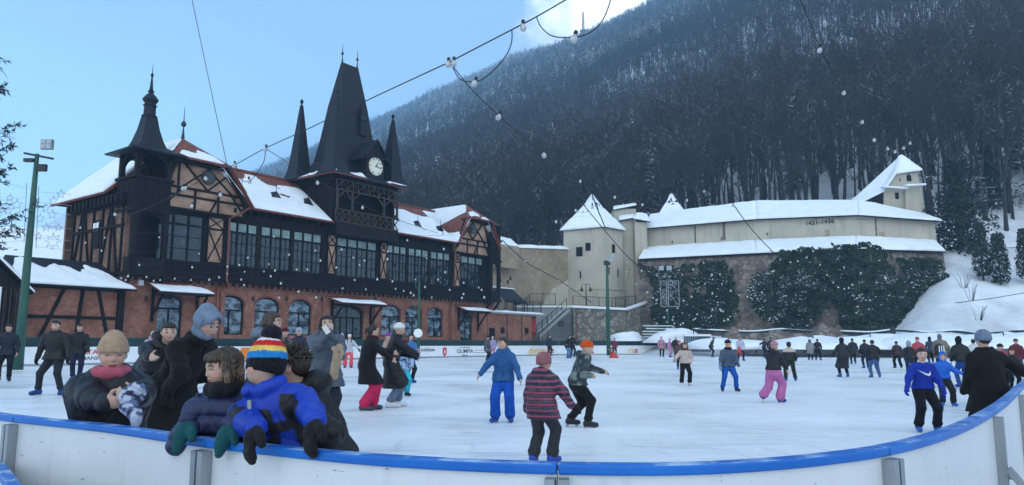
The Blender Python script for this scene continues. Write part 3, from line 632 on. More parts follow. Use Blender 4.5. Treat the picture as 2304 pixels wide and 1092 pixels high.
cypress(2252,637,525,85,54,'dark columnar cypress flecked with snow, shorter middle one with forked tip',2)
cypress(2312,625,515,85,52,'dark columnar cypress cut by the right edge of the photo',3)
def ivy_tree(px,yb,yt,d,wpx,label,seed,n=6000,bare=True):
    b=atd(px,yb,d); t=atd(px,yt,d); h=t.z-b.z; w=wpx/F*d/2; root=empty('ivy_clad_tree',tuple(b),0.,label,'tree')
    m=MB(); m.mat('bark'); m.tube([(0,0,-1),(.1,0,h*.5),(-.2,0,h*.9)],[.5,.35,.12],8)
    for k in range(26):
        z=h*rnd.uniform(.3,.95); a=rnd.uniform(0,6.28); L=rnd.uniform(2,5.5); e=Vector((math.cos(a)*L,math.sin(a)*L,z+rnd.uniform(0,3))); m.tube([(0,0,z),tuple(e*.55+Vector((0,0,z*.45+.2))),tuple(e)],[.14,.08,.02],5)
        for _ in range(3):
            f=Vector((0,0,z)).lerp(e,rnd.uniform(.4,.9)); m.tube([f,f+Vector((rnd.uniform(-1.6,1.6),rnd.uniform(-1.6,1.6),rnd.uniform(.2,1.6)))],[.05,.012],4)
    m.build('trunk',None,root)
    def surf(rs):
        z=rs.rand(); a=rs.rand()*6.28; pr=.35+.65*math.sin(min(1,z*1.25+.08)*math.pi)**.7; r=w*pr*(.35+.75*rs.rand())*(1+.25*math.sin(a*3+z*9)+.2*math.sin(a*7+z*23)); return np.array([r*math.cos(a),r*math.sin(a),z*h*.97]),np.array([math.cos(a),math.sin(a),.3])
    blob_leaves(n,surf,.42,seed,'needles_dark',.8,'crown',root)
ivy_tree(2165,600,352,97,120,'big tree thickly clad in dark ivy, right of the small fortress turret',5,7000)
ivy_tree(2238,560,300,112,95,'tall dark ivy covered trunk standing at the right among bare trees',6,4000)
def spruce_left():
    b=Vector((-17.1,20.6,-.1)); root=empty('spruce',tuple(b),0.,'dark snow flecked spruce whose branches enter at the left edge','tree'); h=13.
    m=MB(); m.tube([(0,0,0),(0,0,h)],[.22,.03],8); m.build('trunk','bark',root)
    rs=np.random.RandomState(4); V=[];Fc=[]
    def quad(p,a,b): 
        k=len(V); V.extend([p-b,p+a*.4-b*.2,p+a,p+a*.4+b]); Fc.append((k,k+1,k+2,k+3))
    mm=MB()
    for i in range(92):
        z=4.4+(h-4.7)*i/92.+rs.rand()*.1; L=min(2.15,(1-(z-3)/(h-3))**.6*2.9)*(.8+.3*rs.rand())*(.75+.4*rs.rand())+.15; a=i*2.399+rs.rand()*.4; d=np.array([math.cos(a),math.sin(a),0.]); P=[]
        for k in range(9): t=k/8.; P.append(np.array([0,0,z])+d*L*t+np.array([0,0,(-.22*math.sin(t*2.4)+.22*t*t)*L]))
        mm.tube([tuple(p) for p in P],[.03*(1-k/9.)+.004 for k in range(9)],4)
        for k in range(1,9):
            for s in(-1,1):
                for _ in range(2):
                    sd_=np.array([-d[1],d[0],0])*s; L2=L*.26*(1.15-k/9.)+.08; e=P[k]+(P[k]-P[k-1])*rs.rand(); tw=sd_*L2+d*L2*.7+np.array([0,0,-.12*L2+.1*rs.normal()])
                    for q in range(7):
                        p=e+tw*q/7.; nd=tw/np.linalg.norm(tw)*.09
                        for _2 in range(3): r_=rs.normal(size=3)*.065; quad(p,nd+r_,np.cross(nd,r_)/.09*.25+rs.normal(size=3)*.007)
    mm.build('branch','bark',root); npmesh('crown',np.array(V),np.array(Fc),['needles'],parent=root)
spruce_left()
# ================================================================ THE TIMBERED BUILDING (local frame: x along the front, y into the building)
BO=(45.,52.)
bld=empty('pavilion',tuple(loc2w(*BO)),PH,'long brick and dark timbered pavilion with clock spire and snowy red roofs','building')
def bp(mb,name,mat=None,parent=None,label=None):
    o=mb.build(name,mat,parent or bld)
    if parent is None: o.location=(-BO[0],-BO[1],0)
    if label: o['label']=label
    return o
def sp(fn):  # parent a snow patch built in local coordinates
    if fn is not None: fn.location=(-BO[0],-BO[1],0)
    return fn
Y0=52.
def fu(px,py=600,off=52.): return fac(px,py,off)[0]
# ---- ground floor brick wall with arched openings
def arch_pts(u0,u1,zs,zt,n=12):
    c=(u0+u1)/2; w=(u1-u0)/2; return [(c-w*math.cos(math.pi*k/n),zs+(zt-zs)*math.sin(math.pi*k/n)**.9) for k in range(n+1)]
OP=[(fu(358,700),fu(415,700),1.2,4.2,4.85),(fu(491,700),fu(554,700),2.0,4.25,5.05),(fu(577,700),fu(633,700),2.0,4.25,5.05),(fu(654,700),fu(706,700),2.0,4.25,5.05),(fu(753,700),fu(823,700),1.2,4.0,4.87),(fu(863,700),fu(906,700),2.0,4.25,5.03),(fu(916,700),fu(954,700),2.0,4.25,5.03),(fu(967,700),fu(1001,700),2.0,4.25,5.03),(fu(1040,720),fu(1067,720),1.2,4.1,4.75)]
def brick_wall():
    m=MB(); yf,yb=52.25,52.75; x=25.2; Z1=6.1
    for (a,b,z0,zs,zt) in OP:
        m.box(x,a,yf,yb,0,Z1); m.box(a,b,yf,yb,0,z0); P=arch_pts(a,b,zs,zt)
        for (p,q) in zip(P,P[1:]): m.poly([(p[0],yf,p[1]),(q[0],yf,q[1]),(q[0],yf,Z1),(p[0],yf,Z1)]); m.poly([(p[0],yf,p[1]),(p[0],yb,p[1]),(q[0],yb,q[1]),(q[0],yf,q[1])])
        x=b
    m.box(x,66.9,yf,yb,0,Z1)
    # piers
    for u in (fu(497,700),fu(735,700),fu(850,700),fu(1018,700)): m.box(u-.35,u+.35,52.05,52.25,0,5.6)
    m.box(25.2,25.6,52.75,63,0,Z1); m.box(66.5,66.9,52.75,63,0,Z1)
    bp(m,'brick_wall','brick')
    m=MB()
    for (a,b,z0,zs,zt) in OP:
        P=arch_pts(a-.12,b+.12,zs,zt+.14); Q=arch_pts(a-.0,b+.0,zs,zt)
        m=MB()
        for i in range(len(P)-1): m.poly([(P[i][0],52.22,P[i][1]),(P[i+1][0],52.22,P[i+1][1]),(Q[i+1][0],52.22,Q[i+1][1]),(Q[i][0],52.22,Q[i][1])])
        bp(m,'arch_trim','copper_trim')
brick_wall()
def arched_window(a,b,z0,zs,zt,door=False,wide=False,label=None):
    y=52.5; P=arch_pts(a,b,zs,zt); w=.11; nm='door' if door else 'window'; m=MB()
    m.box(a,a+w,y-.05,y+.05,z0,zs); m.box(b-w,b,y-.05,y+.05,z0,zs); m.box(a+w,b-w,y-.05,y+.05,z0,z0+.1)
    Q=arch_pts(a+w,b-w,zs,zt-w)
    for i in range(len(P)-1): m.extr([(P[i][0],y-.05,P[i][1]),(P[i+1][0],y-.05,P[i+1][1]),(Q[i+1][0],y-.05,Q[i+1][1]),(Q[i][0],y-.05,Q[i][1])],(0,.1,0))
    c=(a+b)/2; zb=zs-.35; m.box(a+w,b-w,y-.06,y+.04,zb-.06,zb+.06)
    cols=(c,) if not wide else (c-(b-a)*.2,c+(b-a)*.2,c)
    for u in cols: m.box(u-.055,u+.055,y-.055,y+.035,z0+.1,zb-.06)
    m.box(a+w,b-w,y-.045,y+.03,z0+(zb-z0)*.42,z0+(zb-z0)*.42+.06)
    if door: m.box(a+w,b-w,y-.05,y+.03,z0+.1,z0+.7)
    if wide or not door:
        m.box(c-.03,c+.03,y-.045,y+.03,zb+.06,zt-w) if wide else None
    o=bp(m,nm,'black_metal' if False else 'timber',label=label)
    g=MB(); g.poly([(a+.05,y,z0),(b-.05,y,z0)]+[(q[0],y,q[1]) for q in P[::-1]]); g.build('pane','glass' if wide else 'glass_reflect_curtain',o)
    if door:
        h=MB(); h.tube([(c+.1,y-.12,z0+1.1),(c+.1,y-.12,z0+1.4)],.02,6); h.build('handle','metal_grey',o)
        if not wide:
            h=MB()
            for s in(-1,1):
                cx=c+s*(b-a)*.22
                for zz in (z0+1.,z0+1.7,z0+2.3): h.tube([(cx+.16*math.cos(t)*(1-t/9),y-.08,zz+.22*math.sin(t)) for t in [k*.5 for k in range(12)]],.022,4)
            h.build('iron_scrollwork','metal_grey',o)
for i,(a,b,z0,zs,zt) in enumerate(OP): arched_window(a,b,z0,zs,zt,door=i in(0,4,8),wide=i==4)
# ---- upper floor: timber frame, strip windows, balustrade
UW=[]   # (u0,u1,cols,trans)
for (a,b,n) in ((510,577,3),(587,653,3),(661,723,3),(759,848,4),(871,915,3),(920,965,3),(970,1013,3),(1038,1087,3)): UW.append((fu(a,560),fu(b,600),n,True))
UW.append((fu(354,540),fu(456,560),3,False))
def upper():
    m=MB(); yf=52.0
    # plate behind the windows and posts, beams
    us=sorted((a,b) for a,b,_,_ in UW); x=27.9
    for a,b in us+[(65.2,65.2)]:
        if a-x>.02: m.box(x,a,yf,yf+.3,7.3,10.95)
        x=b
    m.box(25.2,66.9,yf-.02,yf+.35,10.95,12.2); m.box(25.2,66.9,yf-.35,yf+.1,6.0,6.2); m.box(25.2,66.9,yf-.2,yf+.35,6.2,7.3)
    for k in range(70): u=25.6+k*.59; m.box(u,u+.16,yf-.32,yf-.2,5.72,6.0)
    for k in range(40):
        u=33+k*.68
        if 42<u<50.6: continue
        if u<59.4: m.box(u,u+.14,yf-.5,yf-.02,11.55,11.9)
    m.box(27.9,34,yf-.05,yf+.0,10.98,11.2)
    bp(m,'timber_frame','timber')
    m=MB()  # vertical boards of the balustrade
    for k in range(210):
        u=25.3+k*.198
        if u<66.8: m.box(u,u+.13,yf-.38,yf-.35,6.25,7.22)
    m.box(25.2,66.9,yf-.44,yf-.33,7.22,7.36); m.box(25.2,66.9,yf-.42,yf-.34,6.1,6.25); bp(m,'balustrade','timber')
    m=MB(); m.box(25.6,66.5,yf+.6,yf+.7,6.2,12.); bp(m,'dark_interior','timber')
    for (a,b,n,tr) in UW:
        m=MB(); g=MB(); q=MB(); w=(b-a)/n; y=yf+.12; zt=10.05 if tr else 10.1
        m.box(a,b,y-.09,y+.09,10.83,10.95); m.box(a,b,y-.09,y+.09,7.3,7.42); m.box(a,b,y-.1,y+.08,zt-.07,zt+.07)
        for k in range(n+1): u=a+k*w; m.box(max(a,u-.06),min(b,u+.06),y-.08,y+.08,7.42,10.83)
        for k in range(n):
            u=a+k*w
            for zz in(8.3,9.2): m.box(u+.06,u+w-.06,y-.05,y+.03,zz-.025,zz+.025)
            m.box(u+w/2-.02,u+w/2+.02,y-.045,y+.03,7.42,zt-.07) if tr else None
        o=bp(m,'window','timber'); g.poly([(a,y,7.4),(b,y,7.4),(b,y,zt),(a,y,zt)]); g.build('pane','glass',o)
        for k in range(n): u=a+k*w; q.poly([(u+.1,y+.0,zt+.09),(u+w-.1,y+.0,zt+.09),(u+w-.1,y+.0,10.8),(u+.1,y+.0,10.8)])
        q.build('transom_pane','pane_green' if tr else 'glass',o)
upper()
def xpanel(a,b,z0,z1,y,mb_t,mb_b,w=.09):
    mb_b.box(a,b,y,y+.06,z0,z1); yy=y-.03
    mb_t.bar((a,yy,z0),(b,yy,z1),w,w,up=(0,1,0)); mb_t.bar((a,yy-.012,z1),(b,yy-.012,z0),w,w,up=(0,1,0))
def pilasters():
    for (p0,p1,py) in ((462,499,560),(733,753,590),(851,868,620),(1020,1034,600)):
        a,b=fu(p0,py),fu(p1,py); t=MB(); k=MB(); y=51.86
        for (z0,z1) in ((6.25,7.2),(7.5,9.95),(10.1,10.9)): xpanel(a+.08,b-.08,z0,z1,y,t,k,.08)
        for u in(a,b-.08): t.box(u,u+.08,y-.08,y+.14,6.1,11)
        for z in(6.1,7.2,9.95,10.9): t.box(a+.08,b-.08,y-.075,y+.13,z,z+.14)
        o=bp(k,'brick_panel','brick_pale'); t.build('cross_brace','timber',o)
pilasters()
# ---- gables
def gable(a,b,hl,hr,z0,zh,y,name_c):
    """half-timbered gable with clipped top: eaves a..b at z0, clipped between hl..hr at zh"""
    k=MB(); t=MB(); P=[(a+.25,y,z0-.9),(b-.25,y,z0-.9),(b-.25,y,z0+.1),(hr,y,zh),(hl,y,zh),(a+.25,y,z0+.1)]; k.extr(P,(0,.3,0)); o=bp(k,'gable_wall','brick_pale')
    c=(a+b)/2; yy=y-.04; u=(0,1,0); zm=z0+.95
    def half(z): # half width at z
        f=min(1,max(0,(z-z0-.1)/(zh-z0-.1))); return (a+.25)+(hl-a-.25)*f,(b-.25)+(hr-b+.25)*f
    for z in (z0-.9,z0+.1,zm-.25,zh): x0,x1=half(z); t.bar((x0,yy,z),(x1,yy,z),.17,.1,up=u)
    for f in (.16,.36,.64,.84): x=a+(b-a)*f; x0,x1=half(zh-.01); zt=zh if x0<x<x1 else z0+.8; t.bar((x,yy-.01,z0+.1),(x,yy-.01,zt),.1,.14,up=(1,0,0)) if f in(.16,.84) else t.bar((x,yy-.01,z0-.9),(x,yy-.01,zm-.25),.1,.14,up=(1,0,0))
    w=(b-a)*.30
    t.bar((c-w,yy-.02,zm-.2),(c+w*.15,yy-.02,zh),.1,.14,up=(0,1,0)); t.bar((c+w,yy-.02,zm-.2),(c-w*.15,yy-.02,zh),.1,.14,up=(0,1,0))
    t.bar((c-w,yy-.033,zh),(c,yy-.033,zm-.2),.1,.14,up=(0,1,0)); t.bar((c+w,yy-.033,zh),(c,yy-.033,zm-.2),.1,.14,up=(0,1,0))
    for s in(-1,1): t.bar((c+s*(b-a)*.48,yy-.02,z0-.85),(c+s*(b-a)*.3,yy-.02,zm-.3),.1,.14,up=(0,1,0))
    t.bar((c+.3,yy-.02,z0-.85),(c+1.1,yy-.02,zm-.3),.1,.14,up=(0,1,0)); t.build('gable_timbers','timber',o)
    cz=(zm+zh)/2; r=MB(); r.tube([(c,yy-.13,cz),(c,yy+.02,cz)],.55,20); rr_=r.build('round_window','timber_trim',o); g=MB(); g.tube([(c,yy-.145,cz),(c,yy-.135,cz)],.42,20); g.build('pane','glass',rr_)
    return o
gable(27.2,34.1,28.3,31.9,12.1,14.75,51.7,'l')
gable(59.3,65.6,60.9,64.3,12.0,14.9,51.7,'r')
# ---- roofs
def roof_slab(m,P,th=.16):
    N=(Vector(P[1])-Vector(P[0])).cross(Vector(P[2])-Vector(P[0])).normalized(); N=N if N.z>0 else -N
    m.extr(P,tuple(-N*th))
def holes(seed,dens=.30,edge=None,band=None):
    def k(S,T,x,y):
        n=fbm(x*.55,y*.8,seed,4); v=n-dens
        if edge is not None: v=v-np.clip((T-edge)*2.2,0,1)+np.where(T>.97,-.3,0)
        return v
    return k
def roofs():
    EV=12.05
    # main hall roofs, ridge at y=57.2
    yE,yR,zR=51.25,57.0,16.35
    m=MB(); 
    def sl(u0,u1,ur0,ur1): roof_slab(m,[(u0,yE,EV),(u1,yE,EV),(ur1,yR,zR),(ur0,yR,zR)]); roof_slab(m,[(u0,62.9,EV),(u1,62.9,EV),(ur1,yR,zR),(ur0,yR,zR)])
    sl(33.9,42.6,33.9,42.6); sl(50.3,59.6,50.3,59.6)
    o=bp(m,'hall_roof','roof_tile')
    m=MB(); m.tube([(33.9,yR,zR+.06),(42.6,yR,zR+.06)],.14,8); m.tube([(50.3,yR,zR+.06),(62,yR,zR+.06)],.14,8); m.build('ridge_tiles','roof_tile',o)
    snow_patch('roof_snow',(33.9,yE,EV),(42.5,yE,EV),(42.5,yR,zR),(33.9,yR,zR),holes(3,.18,.70),.13,.14,o,3)
    snow_patch('roof_snow',(50.4,yE,EV),(59.6,yE,EV),(59.6,yR,zR),(50.4,yR,zR),holes(8,.20,.66),.13,.14,o,5)
    for (a,b) in((33.9,42.7),(50.3,59.4)): m=MB(); m.tube([(a,yE-.06,EV-.06),(b,yE-.06,EV-.06)],.09,8); m.build('gutter','copper_trim',o)
    # dormers: small triangular vents
    for (px,py) in ((537,428),(614,440),(686,454),(933,504),(984,515),(884,492)):
        # intersect view ray with roof slope
        best=None
        for k in range(200):
            off=51.3+5.6*k/200; u,z=fac(px,py,off); zr=EV+(off-yE)/(yR-yE)*(zR-EV)
            if best is None or abs(z-zr)<best[0]: best=(abs(z-zr),u,off,zr)
        _,u,yy,z=best; d=MB(); w_=.62; y1=yy-.55; zb=z-.42
        A=(u-w_,y1,zb);B=(u+w_,y1,zb);C=(u,y1,zb+.72);bk=yy+.75
        d.poly([A,B,C]); d.poly([A,C,(u,bk,zb+.76)]); d.poly([B,(u,bk,zb+.76),C]); 
        do=d.build('roof_vent','slate',o); q=MB(); q.tube([(u,y1+.1,zb+.7),(u,y1+.1,zb+1.35)],.025,5); q.build('vent_finial','black_metal',do)
        s_=MB(); s_.poly([(u-w_*.7,y1-.01,zb+.08),(u+w_*.7,y1-.01,zb+.08),(u,y1-.01,zb+.58)]); s_.build('pane','glass',do)
    # left wing roof: ridge runs back from the clipped gable
    def wing(a,b,hl,hr,zr,zh,yb,seed,dl,dr,df,fin,yend=63.):
        c=(a+b)/2; yf=50.95; yr=yf+2.1; m=MB()
        L=[(a,yf,EV),(a,yend,EV),(c,yend,zr),(c,yr,zr),(hl,yf,zh)] if a>50 else [(a,54.1,EV),(a,yend,EV),(c,yend,zr),(c,yr,zr),(hl,yf,zh),(hl,54.1,zh)]; Rr_=[(b,yf,EV),(b,yend,EV),(c,yend,zr),(c,yr,zr),(hr,yf,zh)]
        roof_slab(m,L); roof_slab(m,Rr_); roof_slab(m,[(hl-.1,yf-.08,zh-.05),(hr+.1,yf-.08,zh-.05),(c,yr,zr)])
        m.poly([(a+.3,yend-.1,EV),(b-.3,yend-.1,EV),(c,yend-.1,zr-.1)])
        o=bp(m,'wing_roof','roof_tile'); q=MB(); q.mat('copper_trim'); (q.bar((a,yf-.05,EV-.1),(hl,yf-.05,zh-.1),.1,.3,up=(0,1,0)) if a>50 else None); q.bar((hl,yf-.14,zh-.12),(hr,yf-.14,zh-.12),.1,.16,up=(0,0,1)); q.bar((hr,yf-.05,zh-.1),(b,yf-.05,EV-.1),.1,.3,up=(0,1,0))
        q.mat('timber'); q.bar((hl,yf+.3,zh-.32),(hr,yf+.3,zh-.32),.3,.3); (q.bar((a+.1,yf+.3,EV-.4),(hl,yf+.3,zh-.4),.25,.3,up=(0,1,0)) if a>50 else None); q.bar((hr,yf+.3,zh-.4),(b-.1,yf+.3,EV-.4),.25,.3,up=(0,1,0)); q.build('barge_board',None,o)
        # snow on the two slopes
        def half(P0,P1,P2,P3,keep,sd): snow_patch('roof_snow',P0,P1,P2,P3,keep,.14,.15,o,sd)
        half((a,yf+.1,EV),(a,yend,EV),(c,yend,zr),(c,yf+.1,zr),lambda S,T,x,y:np.minimum(holes(seed,dl)(S,T,x,y)-(9. if a<50 else 0.)*((S*(yend-yf)+yf+.1<54.2)&(T<.66)),(S*(yend-yf)-(T-(zh-EV)/(zr-EV))*(yr-yf)/(1-(zh-EV)/(zr-EV))*1.)-.0),seed)
        half((b,yf+.1,EV),(b,yend,EV),(c,yend,zr),(c,yf+.1,zr),lambda S,T,x,y:np.minimum(holes(seed+1,dr)(S,T,x,y),(S*(yend-yf)-(T-(zh-EV)/(zr-EV))*(yr-yf)/(1-(zh-EV)/(zr-EV))*1.)-.0),seed+1)
        def hip(S,T,x,y): return np.minimum(holes(seed+2,df)(S,T,x,y),np.minimum(S*2-T,(1-S)*2-T)*.5+.0)*1.-np.clip((T-.35)*1.2,0,1)
        half((hl,yf,zh-.05),(hr,yf,zh-.05),(hr,yr,zr),(hl,yr,zr),hip,seed+2)
        q=MB(); q.lathe((c,yr,zr),[(.14,0),(.07,.5),(.04,.9),(.17,1.0),(.2,1.15),(.12,1.32),(.04,1.4),(.012,2.5)],10); q.build('finial','black_metal',o)
        for e in (hl,hr): pass
        return o
    wing(24.2,34.2,27.4,32.0,16.9,15.0,63,21,.10,.28,.30,True)
    wing(59.3,66.6,60.8,65.0,16.9,15.1,63,31,.05,.30,.36,True)
roofs()
# ---- red drain pipes
def drains():
    m=MB(); m.tube([(34.0,51.1,12.0),(33.3,51.3,11.4),(32.62,51.62,11.0),(32.6,51.55,7.6),(32.55,51.45,6.1),(32.75,51.5,5.75),(32.7,51.9,5.6),(32.45,52.,5.4),(32.4,52.,.2)],.085,8); bp(m,'drain_pipe','copper_trim'); m=MB(); m.tube([(59.4,51.2,12.),(59.5,51.6,11.4),(59.5,51.75,6.4),(59.45,51.9,5.7),(59.4,52.,5.),(59.4,52.,.2)],.085,8); bp(m,'drain_pipe','copper_trim')
drains()
# ---- tiled canopies over doors
def canopy(a,b,al,bl,zt,zb,y1,seed):
    m=MB(); P=[(al,y1,zb),(bl,y1,zb),(b,52.2,zt),(a,52.2,zt)]; roof_slab(m,P,.1); o=bp(m,'door_canopy','roof_tile')
    m=MB(); m.box(al,bl,y1-.03,y1+.1,zb-.2,zb-.06)
    for u in(al+.35,bl-.35): m.box(u-.09,u+.09,52.1,52.25,zb-2.1,zb+.4); m.bar((u,y1+.15,zb-.15),(u,52.15,zb-.15),.12); m.bar((u,y1+.35,zb-.2),(u,52.12,zb-1.7),.13)
    m.build('bracket','timber',o); snow_patch('canopy_snow',*P,lambda S,T,x,y: .72-T-.25*fbm(x*1.5,y,seed),.14,.08,o,seed)
canopy(26.5,30.0,26.9,31.0,5.85,4.95,50.5,1); canopy(42.5,47.7,43.2,48.5,5.55,4.9,50.4,2); canopy(60.0,63.9,60.5,64.5,5.5,4.85,50.6,3)
# wall lamps, box
for px in(327,443,568,643,723,843,958): m=MB(); u,z=fac(px,672,52.2); m.lathe((u,52.05,z-.2),[(.05,0),(.12,.05),(.1,.3),(.03,.4)],8); bp(m,'wall_lantern','black_metal')
m=MB(); u,z=fac(318,636,52.1); m.box(u-.18,u+.18,52.1,52.25,z-.2,z+.2); bp(m,'wall_box','white_paint')
# ---- left side wall (half-timbered, receding)
def side():
    m=MB(); m.box(25.0,25.4,52.3,60.4,0,11.2); o=bp(m,'side_wall','brick_side'); t=MB(); x=24.93
    for y in (52.6,54.2,55.6,57.0,58.7,60.2): t.bar((x,y,6.2),(x,y,11.2),.16,.14,up=(1,0,0))
    for z in (6.2,9.6,11.1): t.bar((x-.01,52.4,z),(x-.01,60.4,z),.16,.18)
    for (ya,yb) in ((53,54.2),(55.6,54.4),(57.2,58.5),(60.,58.9)): t.bar((x-.02,ya,6.3),(x-.02,yb,11.),.14,.14,up=(1,0,0))
    t.build('cross_brace','timber',o); m=MB(); m.box(24.6,25.2,52.3,60.5,11.15,11.9)
    for k in range(13): y=52.6+k*.62; m.box(24.35,24.62,y,y+.25,11.2,11.75)
    m.build('eave_brackets','timber',o); m=MB(); m.box(24.9,24.99,56.0,57.0,8.2,10.3); wdw=m.build('window','timber',o)
    g=MB(); 
    for y in(56.1,56.55): g.box(24.87,24.9,y,y+.36,9.5,10.1)
    g.build('pane','white_paint',wdw)
    m=MB(); m.box(25.4,66.5,62.7,63,0,12.); m.box(66.5,66.9,52.5,63,6,12); bp(m,'rear_wall','brick_side')
side()
# ---- corner turrets
def corner_tower(x0,x1,y0,y1,zroof,full):
    m=MB(); m.box(x0,x1,y0,y1,10.7,12.9); m.box(x0-.12,x1+.12,y0-.12,y1+.12,10.55,10.75); m.box(x0-.15,x1+.15,y0-.15,y1+.15,12.9,13.1)
    pw=.34
    for (x,y) in((x0,y0),(x1-pw,y0),(x0,y1-pw),(x1-pw,y1-pw)): m.box(x,x+pw,y,y+pw,13.1,zroof); m.box(x,x+pw,y,y+pw,7.2,10.55)
    for k in range(int((x1-x0)/.22)): u=x0+k*.22; m.box(u,u+.14,y0-.03,y0,10.9,12.8)
    for k in range(int((y1-y0)/.22)): u=y0+k*.22; m.box(x0-.03,x0,u,u+.14,10.9,12.8)
    # arches under the roof and at the loggia
    for zt,zl in((zroof,1.0),(10.55,1.0)):
        for (c0,c1,ax,fy) in ((x0+pw,x1-pw,0,y0+.1),(x0+pw,x1-pw,0,y1-.2),(y0+pw,y1-pw,1,x0+.1),(y0+pw,y1-pw,1,x1-.2)):
            n=8; w_=(c1-c0)
            for i in range(n):
                t0,t1=i/n,(i+1)/n; h0=zt-zl+ (zl-.12)*math.sin(math.pi*t0)**.6; h1=zt-zl+(zl-.12)*math.sin(math.pi*t1)**.6; a,b=c0+w_*t0,c0+w_*t1
                if ax==0: m.extr([(a,fy,h0),(b,fy,h1),(b,fy,zt),(a,fy,zt)],(0,.1,0))
                else: m.extr([(fy,a,h0),(fy,b,h1),(fy,b,zt),(fy,a,zt)],(.1,0,0))
    m.box(x0-.1,x1+.1,y0-.1,y1+.1,6.0,6.25); m.box(x0,x1,y0,y0+.1,6.25,7.3); m.box(x0,x0+.1,y0,y1,6.25,7.3); m.box(x1-.1,x1,y0,y1,6.25,7.3)
    for s in(0,1):
        xx=(x0+.15,x1-.15)[s]; m.bar((xx,y0+.1,6.),(xx,y0+1.3,4.6),.18); m.bar((xx+(1,-1)[s]*.0,y0+1.3,6),(xx,y0+1.3,4.3),.2)
    if full: m.box(x0+1.9,x1-.1,y1-.5,y1,7.2,10.6)
    m.box(x0+.3,x1-.3,y1-.12,y1,6.3,7.3)
    return bp(m,'corner_turret','timber')
tl=corner_tower(25.0,27.6,51.3,53.9,14.9,False)
def turret_roof():
    c=(26.3,52.6,14.85); m=MB(); q=math.pi/4
    m.lathe(c,[(2.85,-.05),(2.9,.05),(2.0,.35),(1.35,.62),(1.1,1.1),(.78,2.0),(.56,2.95)],4,q); m.lathe(c,[(.52,2.9),(.55,3.0),(.42,3.05),(.40,3.7),(.50,3.78),(.40,3.85),(.38,4.0),(.50,4.1),(.56,4.25),(.40,4.5),(.22,4.68),(.16,4.8),(.24,4.88),(.13,5.0),(.05,6.0),(.11,6.08),(.11,6.18),(.03,6.3),(.008,7.0)],12)
    m.build('turret_roof','slate',tl); 
turret_roof()
tr_=corner_tower(65.2,67.0,51.2,53.0,14.6,False)
m=MB(); m.lathe((66.1,52.1,14.6),[(1.9,0),(1.95,.08),(1.2,.3),(.5,.7),(.05,1.3)],4,math.pi/4); m.build('turret_roof','slate',tr_)
